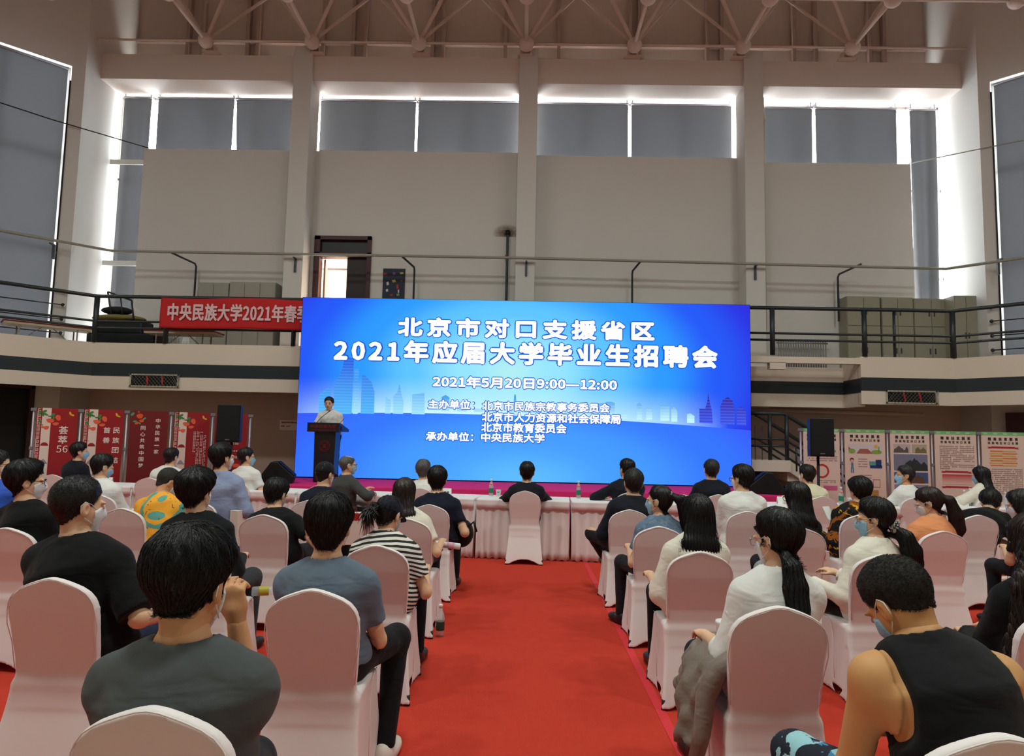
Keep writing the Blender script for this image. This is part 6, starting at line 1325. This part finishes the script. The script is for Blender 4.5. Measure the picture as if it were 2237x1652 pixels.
p, J = person('farther of two dark suited men, face turned left, at the table', (1.36, 9.06), (1.385, 9.16, 1.325), hyaw=-26, shirt=C_SUIT, sleeve='long', loose=0.012, hem=0.40, mask=M_MASKB, ht=0.003, seed=16, nst=800, larm=(-0.26, 0.26, 0.80), lhint=(-1, -0.6, -0.3), rarm=(0.1, 0.4, 0.8), **MEN)
p, J = person('nearer of two dark suited men, crossing his leg left', (1.05, 6.80), (1.105, 6.87, 1.285), hyaw=-4, hpitch=3, hairmat=mat('salt_black_hair', (46, 44, 44), 0.5, bump=0.3, bscale=150), shirt=C_SUIT, sleeve='long', loose=0.014, hem=0.34, mask=M_MASKB, collar=C_SUIT, seed=17, nst=900, knees=((-0.32, 0.34, 0.60), (0.10, 0.42, 0.53)), feet=((-0.14, 0.62, 0.30), (0.1, 0.42, 0.075)), larm=(-0.22, 0.26, 0.68), **MEN)
mb = MB(); mb.grid([[(-0.16 - 0.05 * v - 0.04 * u, 0.02 + 0.20 * u, 0.52 - 0.42 * v + 0.05 * math.sin(u * 6)) for u in np.linspace(0, 1, 8)] for v in np.linspace(0, 1, 10)]); mb.build('coat_tail', C_SUIT, p, True, solid=0.012)
p, J = person('woman in a denim jacket with a high ponytail and grey scrunchie', (1.10, 5.54), (1.115, 5.63, 1.205), hyaw=-58, hpitch=-2, byaw=-14, hair='pony', tie=(0.0, -0.088, 0.055), tail=[(0.07, -0.05, -0.03, 0.040), (0.12, -0.04, -0.16, 0.050), (0.14, -0.02, -0.28, 0.046), (0.15, 0.0, -0.37, 0.02)], shirt=C_DEN, collar=C_DEN, loose=0.02, mask=M_MASKB, seed=18, nst=1500, larm=(-0.14, 0.24, 0.66), **FEM)
mb = MB()
for k in range(14):
    a = k * 2 * PI / 14; mb.ball(tuple(J['L2W']((0.024 * math.cos(a), -0.096 + 0.012 * math.sin(2 * a), 0.055 + 0.026 * math.sin(a)))), 0.0115, 6)
mb.build('scrunchie', cloth('grey_scrunchie', (140, 132, 134)), p, True)
p, J = person('woman with long straight black hair and cream short sleeved shirt', (1.07, 4.38), (1.125, 4.45, 1.222), hyaw=-14, hpitch=4, hair='long', length=0.30, tail=(0.092, 0.105, 0.085), shirt=C_WH3, collar=C_WH3, sleeve='three', loose=0.026, trousers=cloth('black_trousers', (20, 20, 22)), seed=19, nst=4200, hh=0.0055, larm=(-0.20, 0.20, 0.66), lhint=(-0.25, -0.5, -0.9), **FEM)
p, J = person('man in a dark suit at the table before the right end of the screen', (2.46, 8.98), (2.465, 9.02, 1.345), hyaw=0, hairmat=MATS['salt_black_hair'], shirt=C_SUIT, sleeve='long', loose=0.016, hem=0.40, mask=M_MASKW, collar=C_SUIT, seed=20, nst=700, larm=(-0.24, 0.30, 0.80), rarm=(0.22, 0.32, 0.80), **MEN)
p, J = person('young man in a white long sleeved shirt and glasses turned left', (2.17, 6.90), (2.215, 6.99, 1.345), hyaw=-36, hpitch=4, shirt=C_WH, collar=C_WH, sleeve='long', loose=0.016, mask=M_MASKW, glasses=M_BLACK, seed=21, nst=1500, ht=0.006, hem=0.5, **MEN)
p, J = person('woman in a white shirt with a low black ponytail over the chair', (1.05, 3.01), (1.125, 3.07, 1.275), hyaw=-34, hpitch=8, byaw=-5, hair='pony', ht=0.008, tie=(-0.062, -0.080, -0.066), tail=[(0.005, -0.04, -0.045, 0.034), (0.008, -0.06, -0.12, 0.046), (0.008, -0.085, -0.20, 0.042), (0.012, -0.10, -0.265, 0.026)], shirt=C_WH, collar=C_WH, sleeve='three', loose=0.020, mask=M_MASKW, glasses=M_ALU, seed=22, nst=4200, h=0.010, hh=0.005, larm=(-0.16, 0.22, 0.66), lhint=(-0.25, -0.5, -0.9), **FEM)
mb = MB(); a = J['L2W']((-0.062, -0.082, -0.068)); mb.lathe([(0.019, -0.008), (0.023, 0), (0.019, 0.008)], tuple(a), 12, (0.2, -0.4, -0.8)); mb.build('hair_tie', M_BLACK, p, True)
p, J = person('woman with straight black hair past the shoulders and a black top', (2.22, 5.68), (2.285, 5.78, 1.245), hyaw=-16, hpitch=5, hair='long', length=0.27, tail=(0.092, 0.11, 0.10), shirt=C_BLK, glasses=M_BLACK, mask=M_MASKW, sleeve='long', seed=23, nst=2200, **FEM)
p, J = person('man in a loose cream shirt before the white display panels', (3.78, 9.06), (3.755, 9.16, 1.30), hyaw=-22, hpitch=2, shirt=C_WH2, collar=C_WH2, loose=0.026, mask=M_MASKW, seed=24, nst=700, larm=(-0.2, 0.35, 0.80), rarm=(0.2, 0.35, 0.80), **MEN)
p, J = person('person in a dark jacket with yellow floral print, full black hair', (3.24, 6.86), (3.405, 7.02, 1.245), hyaw=-10, hpitch=4, ht=0.016, shirt=C_FLOR, collar=C_BLK2, sleeve='long', loose=0.016, seed=25, nst=1500, larm=(-0.20, 0.24, 0.66), lhint=(-0.25, -0.5, -0.9), hs=1.03, sh=0.172)
p, J = person('woman in an off white blouse with wavy ponytail tied by a scarf', (2.20, 4.43), (2.285, 4.53, 1.225), hyaw=-60, hpitch=4, byaw=-18, hair='pony', ht=0.014, tie=(0.0, -0.098, -0.05), tail=[(0.05, -0.06, -0.06, 0.045), (0.08, -0.07, -0.14, 0.056), (0.11, -0.06, -0.22, 0.050), (0.15, -0.05, -0.29, 0.022)], shirt=C_WH3, collar=C_WH3, sleeve='long', loose=0.018, mask=M_MASKB, glasses=mat('gold_rim', (170, 130, 80), 0.3, metal=0.8), seed=26, nst=3000, hh=0.0055, trousers=cloth('black_trousers', (20, 20, 22)), larm=(-0.24, 0.20, 0.66), lhint=(-0.25, -0.5, -0.9), **FEM)
mb = MB()
for k in range(16):
    a = k * 2 * PI / 16; mb.ball(tuple(J['L2W']((0.030 * math.cos(a), -0.105 + 0.008 * math.sin(3 * a), -0.052 + 0.026 * math.sin(a)))), 0.014 + 0.003 * math.sin(5 * a), 6)
for sg in (-1, 1): mb.tube([tuple(J['L2W']((0.03 * sg, -0.115, -0.045))), tuple(J['L2W']((0.06 * sg, -0.13, -0.03))), tuple(J['L2W']((0.075 * sg, -0.135, -0.05)))], [0.012, 0.017, 0.006], 8)
mb.build('hair_scarf', patterned('scarf_print', (36, 36, 38), [((190, 186, 180), 60, 0.52, 0)]), p, True)
p, J = person('man in a white shirt and light blue mask looking left before the panels', (5.17, 9.28), (5.17, 9.40, 1.31), hyaw=-74, hpitch=-2, byaw=-28, hairmat=MATS['salt_black_hair'], shirt=C_WH, collar=C_WH, sleeve='long', loose=0.012, hem=0.54, mask=M_MASKB, seed=27, nst=700, larm=(-0.22, 0.42, 0.80), rarm=(0.1, 0.34, 0.8), skin=M_SKIN2, **MEN)
p, J = person('woman in an orange knit vest over pale sleeves, brown ponytail', (3.30, 5.69), (3.40, 5.83, 1.225), hyaw=-54, hpitch=18, byaw=-12, hair='pony', hairmat=M_HAIRB, ht=0.006, tie=(0.0, -0.098, 0.035), tail=[(0.055, -0.04, -0.03, 0.036), (0.10, -0.05, -0.15, 0.052), (0.12, -0.04, -0.26, 0.054), (0.12, -0.03, -0.33, 0.03)], shirt=C_PALE, sleeve='long', loose=0.012, vest=C_ORG, mask=M_MASKW, glasses=M_ALU, seed=28, nst=2200, larm=(-0.26, 0.22, 0.70), lhint=(-0.25, -0.5, -0.9), **FEM)
p, J = person('woman in a white blouse with a black shoulder strap at the right tables', (6.33, 9.55), (6.40, 9.72, 1.305), hyaw=-34, hpitch=6, byaw=-22, hair='long', length=0.09, tail=(0.088, 0.085, 0.07), shirt=C_WH3, sleeve='long', loose=0.026, mask=M_MASKB, seed=29, nst=800, larm=(-0.30, 0.32, 0.82), lhint=(-1, -0.4, -0.5), rarm=(0.1, 0.32, 0.8), **FEM)
tube_child('shoulder_strap', [tuple(J['S'][-1] * 0.45 + J['N'] * 0.55 + J['td'] * 0.065 - J['fy'] * 0.02), tuple(J['N'] - J['td'] * 0.06 - J['fy'] * 0.105), tuple(J['N'] - J['td'] * 0.2 - J['fy'] * 0.165 + J['ex'] * 0.05), tuple(J['N'] - J['td'] * 0.36 - J['fy'] * 0.165 + J['ex'] * 0.11)], 0.009, M_BLACK, p)
p, J = person('person in black bent far forward with head turned right', (4.58, 7.08), (4.98, 7.42, 1.125), hyaw=28, hpitch=36, byaw=22, ht=0.008, shirt=C_BLK, sleeve='elbow', loose=0.02, seed=30, nst=1200, hs=1.04, sh=0.18, rarm=(0.25, 0.26, 0.62))
p, J = person('woman with black hair and glasses at the right edge, third row', (4.34, 5.78), (4.225, 5.92, 1.215), hyaw=-40, hpitch=10, hair='long', length=0.2, shirt=C_BLK, glasses=M_ALU, mask=M_MASKW, seed=31, nst=700, **FEM)
p, J = person('woman with very long brown hair and black top at the right edge', (2.25, 3.08), (2.29, 3.12, 1.265), hyaw=-12, hpitch=4, hair='long', hairmat=M_HAIRB, ht=0.012, length=0.44, hairdx=-0.13, tail=(0.12, 0.165, 0.165), shirt=C_BLK, sleeve='long', loose=0.02, seed=32, nst=5000, hh=0.0055, larm=(-0.08, 0.3, 0.66), **FEM)
p, J = person('man in a black tank top bending his head down, right foreground', (1.22, 1.88), (1.135, 2.11, 1.225), hyaw=-20, hpitch=38, hroll=-8, byaw=-4, sh=0.182, g=1.06, hs=1.05, hair='buzz', hairmat=M_HAIRBZ, sleeve='none', shirt=cloth('black_tank', (24, 25, 26)), trousers=C_LEAF, skin=mat('skin_warm_tan', (204, 150, 96), 0.55, bump=0.03, bscale=300, var=0.05, vscale=9), mask=M_MASKB, h=0.009, hh=0.0048, nst=9000, seed=33, nl=0.128, nape=0.03, knees=((-0.27, 0.46, 0.54), (0.2, 0.46, 0.54)), larm=(-0.10, 0.36, 0.70), rarm=(0.1, 0.38, 0.66), lhint=(-0.30, -0.1, -0.9), rhint=(0.9, -0.1, -0.9))
p, J = person('man in a white shirt with a lowered blue mask behind the yellow tee', (-4.34, 7.15), (-4.455, 7.23, 1.305), hyaw=36, hpitch=14, byaw=16, shirt=C_WH, collar=C_WH, sleeve='long', loose=0.012, mask=M_MASKB, seed=34, nst=900, **MEN)
p, J = person('tall man in a light blue shirt and blue jeans sitting upright', (-2.94, 6.75), (-3.0, 6.82, 1.455), hyaw=32, byaw=10, hs=1.10, sh=0.168, g=1.02, ht=0.006, shirt=C_LB, collar=C_LB, sleeve='long', loose=0.012, hem=0.60, trousers=C_JEAN, mask=M_MASKW, seed=35, nst=1500, rarm=(0.20, 0.20, 0.66), rhint=(0.8, -0.8, -0.8), knees=((-0.13, 0.44, 0.525), (0.28, 0.34, 0.56)), feet=((-0.13, 0.44, 0.075), (0.26, 0.40, 0.075)))
mb = MB(); mb.lathe([(0.172, -0.018), (0.176, 0.0), (0.172, 0.018)], (0, 0, 0.625), 28); bo = mb.build('belt', M_BLACK, p, True); bo.scale = (1, 0.78, 1)
p, J = person('man in a dark jacket and light blue mask before the leftmost panel', (-6.62, 9.98), (-6.54, 10.04, 1.375), hyaw=54, byaw=22, shirt=C_SUIT, sleeve='long', loose=0.012, mask=M_MASKB, ht=0.006, seed=36, nst=700, rarm=(0.2, 0.3, 0.80), **MEN)
p, J = person('man in a white shirt before the dark red panel', (-5.15, 9.77), (-5.075, 9.86, 1.325), hyaw=16, hpitch=8, shirt=C_WH, collar=C_WH, loose=0.012, mask=M_MASKW, seed=37, nst=600, larm=(-0.22, 0.34, 0.80), rarm=(0.22, 0.34, 0.80), **MEN)
p, J = person('man in a white shirt and khaki trousers beside the left wedge monitor', (-3.86, 9.62), (-3.91, 9.68, 1.355), hyaw=56, byaw=20, shirt=C_WH, collar=C_WH, loose=0.012, hem=0.60, trousers=C_KH, mask=M_MASKB, glasses=M_BLACK, seed=38, nst=700, rarm=(0.26, 0.24, 0.78), **MEN)
p, J = person('man in a royal blue shirt cut by the left edge', (-4.66, 6.12), (-4.79, 6.20, 1.355), hyaw=58, byaw=12, hairmat=MATS['salt_black_hair'], shirt=C_RBLUE, collar=C_NAVY, mask=M_MASKW, glasses=M_BLACK, seed=39, nst=900, **MEN)
p, J = person('man in a white shirt speaking behind the lectern on the stage', (-3.84, 13.72), (-3.92, 13.68, 2.325), hyaw=176, hpitch=4, byaw=180, z0=0.645, stand=True, shirt=C_WH, collar=C_WH, loose=0.006, hem=0.92, sh=0.18, hs=1.05, seed=40, nst=400, larm=(-0.16, 0.27, 1.02), rarm=(0.16, 0.27, 1.02), lhint=(-0.25, -0.5, -0.9), rhint=(1, -0.2, -0.8), glasses=None)
mb = MB()
for s in (-1, 1): mb.ball(tuple(J['L2W']((s * 0.031, 0.094, -0.004))), 0.0085, 8)
mb.build('eyes', mat('eye_dark', (30, 22, 20), 0.3), p, True)
mb = MB()
for s in (-1, 1): mb.tube([tuple(J['L2W']((s * 0.014, 0.096, 0.016))), tuple(J['L2W']((s * 0.034, 0.093, 0.022))), tuple(J['L2W']((s * 0.052, 0.082, 0.014)))], [0.003, 0.0045, 0.002], 6)
mb.build('eyebrows', M_HAIR, p, True)
mb = MB(); mb.tube([tuple(J['L2W']((-0.024, 0.094, -0.070))), tuple(J['L2W']((0, 0.102, -0.068))), tuple(J['L2W']((0.024, 0.094, -0.070)))], [0.002, 0.005, 0.002], 6); mb.build('lips', mat('lip', (150, 84, 78), 0.5), p, True)

# ------------------------------------------------------------------ things people brought
bottle('small clear water bottle with dark label on the carpet beside the aisle', -0.62, 5.50, 0.004, 1.05, mat('dark_green_label', (30, 58, 46), 0.5), True)
bottle('clear juice bottle lying on the seat beside the black jacket', -1.80, 4.66, 0.50, 1.0, mat('yellow_label', (190, 176, 70), 0.5), True, lying=(0.0, 1.5708, 0.35))
def bag(label, x, y, z, rz, wd=0.24, h_=0.32, d=0.10):
    t = thing('paper_bag', label, 'bag', (x, y, z), rz, 'gift paper bags beside the seats')
    m = MB(); m.bx(-wd / 2, wd / 2, -d / 2, d / 2, 0, h_); m.build('body', mat('bag_paper', (226, 206, 194), 0.6, var=0.04), t, bevel=0.004)
    m = MB(); m.bx(-wd * 0.2, wd * 0.32, -d / 2 - 0.003, -d / 2, h_ - 0.075, h_ - 0.005); m.build('red_flap', mat('bag_red', (176, 34, 36), 0.6), t)
    for yy in (-d / 2, d / 2):
        m = MB(); m.tube([(-0.05, yy, h_), (-0.04, yy, h_ + 0.05), (0.04, yy, h_ + 0.05), (0.05, yy, h_)], 0.003, 6); m.build('handle', mat('bag_string', (120, 30, 32), 0.7), t, True)
bag('pale paper bag with red flap between the striped tee and grey suit', -1.72, 7.0, 0.46, 0.2); bag('pale paper bag with red flap beside the light blue shirted man', -2.74, 6.75, 0.47, 1.2, 0.22, 0.34)
bag('pale paper bag with red flap left of the woman with the hair scarf', 2.40, 5.72, 0.462, 0.1, 0.2, 0.24); bag('pale paper bag with red flap at the right edge chairs', 4.72, 6.85, 0.0, 0.3)
t = thing('backpack', 'dark backpack on the seat beside the navy polo man', 'bag', (-0.60, 7.0, 0.47), 0.2)
m = MB(); m.ball((0, 0, 0), 0.15, 12, (0.8, 0.9, 0.95)); o = m.build('body', C_BLK2, t, True); o.location = (0, 0, 0.13); m = MB(); m.tube([(0.05, -0.1, 0.2), (0.10, -0.16, 0.26), (0.13, -0.15, 0.16)], 0.012, 8); m.build('strap', M_BLACK, t, True)
t = thing('rolled_fan', 'rolled white and pink sleeve with black cord on the brown haired woman lap', 'roll', (-0.66, 5.92, 0.64), 0.0)
m = MB(); m.lathe([(0.016, -0.13), (0.026, -0.12), (0.026, -0.03), (0.0265, -0.03), (0.0265, 0.02), (0.026, 0.02), (0.026, 0.08), (0.018, 0.085)], (0.06, 0, 0.0), 16, (1, 0.1, -0.12)); m.build('sleeve', M_WHITE, t, True)
m = MB(); m.lathe([(0.0268, -0.03), (0.0285, 0.0), (0.0268, 0.03)], (0.06, 0, 0.0), 16, (1, 0.1, -0.12)); m.build('pink_band', mat('pink_band', (222, 170, 190), 0.6), t, True)
m = MB(); m.tube([(-0.06, -0.02, 0.0), (-0.08, -0.05, -0.05), (-0.03, -0.06, -0.07), (0.0, -0.05, -0.03), (-0.05, -0.03, 0.0)], 0.005, 6); m.build('cord', M_BLACK, t, True)
t = thing('folded_jacket', 'grey brown jacket draped over the lap of the ponytailed woman', 'jacket', (0.88, 3.12, 0.0))
rows = []
for j in range(23):
    v = j / 22
    row = []
    for i in range(31):
        u = i / 30; L_ = v * (0.60 - 0.20 * u)
        if L_ < 0.20: x, z = 0.12 - L_, 0.665 - 0.05 * (L_ / 0.2) ** 2
        else: q = L_ - 0.20; x, z = -0.08 - 0.05 * math.sin(min(q / 0.15, 1) * PI / 2) - 0.06 * q, 0.615 - q * 0.92
        y = -0.20 + (0.46 - 0.16 * v) * u
        fold = 0.016 * math.sin(u * 9 + v * 5) * (0.3 + v) + 0.010 * math.sin(u * 23 - v * 14) + 0.006 * math.sin(v * 31 + u * 8)
        ragged = 0.05 * math.sin(u * 7 + 1) * max(0, v - 0.6) * 2.5
        row.append((x - fold - 0.03 * math.sin(u * PI) * v, y, z + 0.012 * math.sin(u * 17 + v * 9) + ragged))
    rows.append(row)
m = MB(); m.grid(rows); m.build('shell', C_BROWN, t, True, solid=0.018)
m = MB(); m.tube([(0.10, -0.16, 0.66), (0.02, -0.18, 0.67), (-0.06, -0.19, 0.62), (-0.11, -0.205, 0.52), (-0.13, -0.22, 0.38), (-0.16, -0.23, 0.28)], [0.03, 0.042, 0.045, 0.042, 0.034, 0.03], 12); m.build('sleeve', C_BROWN, t, True)
t = thing('drink_cup', 'white takeaway cup held on the brown jacket', 'cup', (0.90, 3.10, 0.665)); m = MB(); m.lathe([(0.026, 0), (0.036, 0.10), (0.038, 0.105), (0.036, 0.115), (0.01, 0.116)], n=18); m.build('body', M_WHITE, t, True)
t = thing('grey_tote', 'grey shoulder bag with a panda charm between white shirted seats', 'bag', (1.97, 5.68, 0.47)); m = MB(); m.ball((0, 0, 0), 0.10, 12, (0.8, 0.7, 0.75)); o = m.build('body', cloth('tote_grey', (150, 152, 156)), t, True); o.location = (0, 0, 0.075)
m = MB(); m.ball((0.02, -0.05, 0.165), 0.028, 10); o = m.build('charm', M_WHITE, t, True); m = MB(); m.ball((0.008, -0.074, 0.172), 0.009, 8); m.ball((0.034, -0.074, 0.172), 0.009, 8); m.build('charm_patch', M_BLACK, o, True)
t = thing('tablet', 'pale blue phone held low by the woman in the orange vest', 'phone', (3.06, 5.95, 0.72), -0.5); m = MB(); m.bx(-0.05, 0.05, -0.10, 0.10, 0, 0.010); o = m.build('case', M_BLACK, t, bevel=0.003); m = MB(); m.bx(-0.045, 0.045, -0.09, 0.09, 0.010, 0.0115); m.build('screen', emit('phone_screen', (120, 150, 200), 0.5), t)
t = thing('note_sheet', 'white leaflet held by the person in the floral jacket', 'paper', (3.16, 7.10, 0.80), 0.5); m = MB(); m.bx(-0.05, 0.05, -0.002, 0.002, 0, 0.15); o = m.build('sheet', M_WHITE, t); o.rotation_euler = (-0.5, 0, 0)
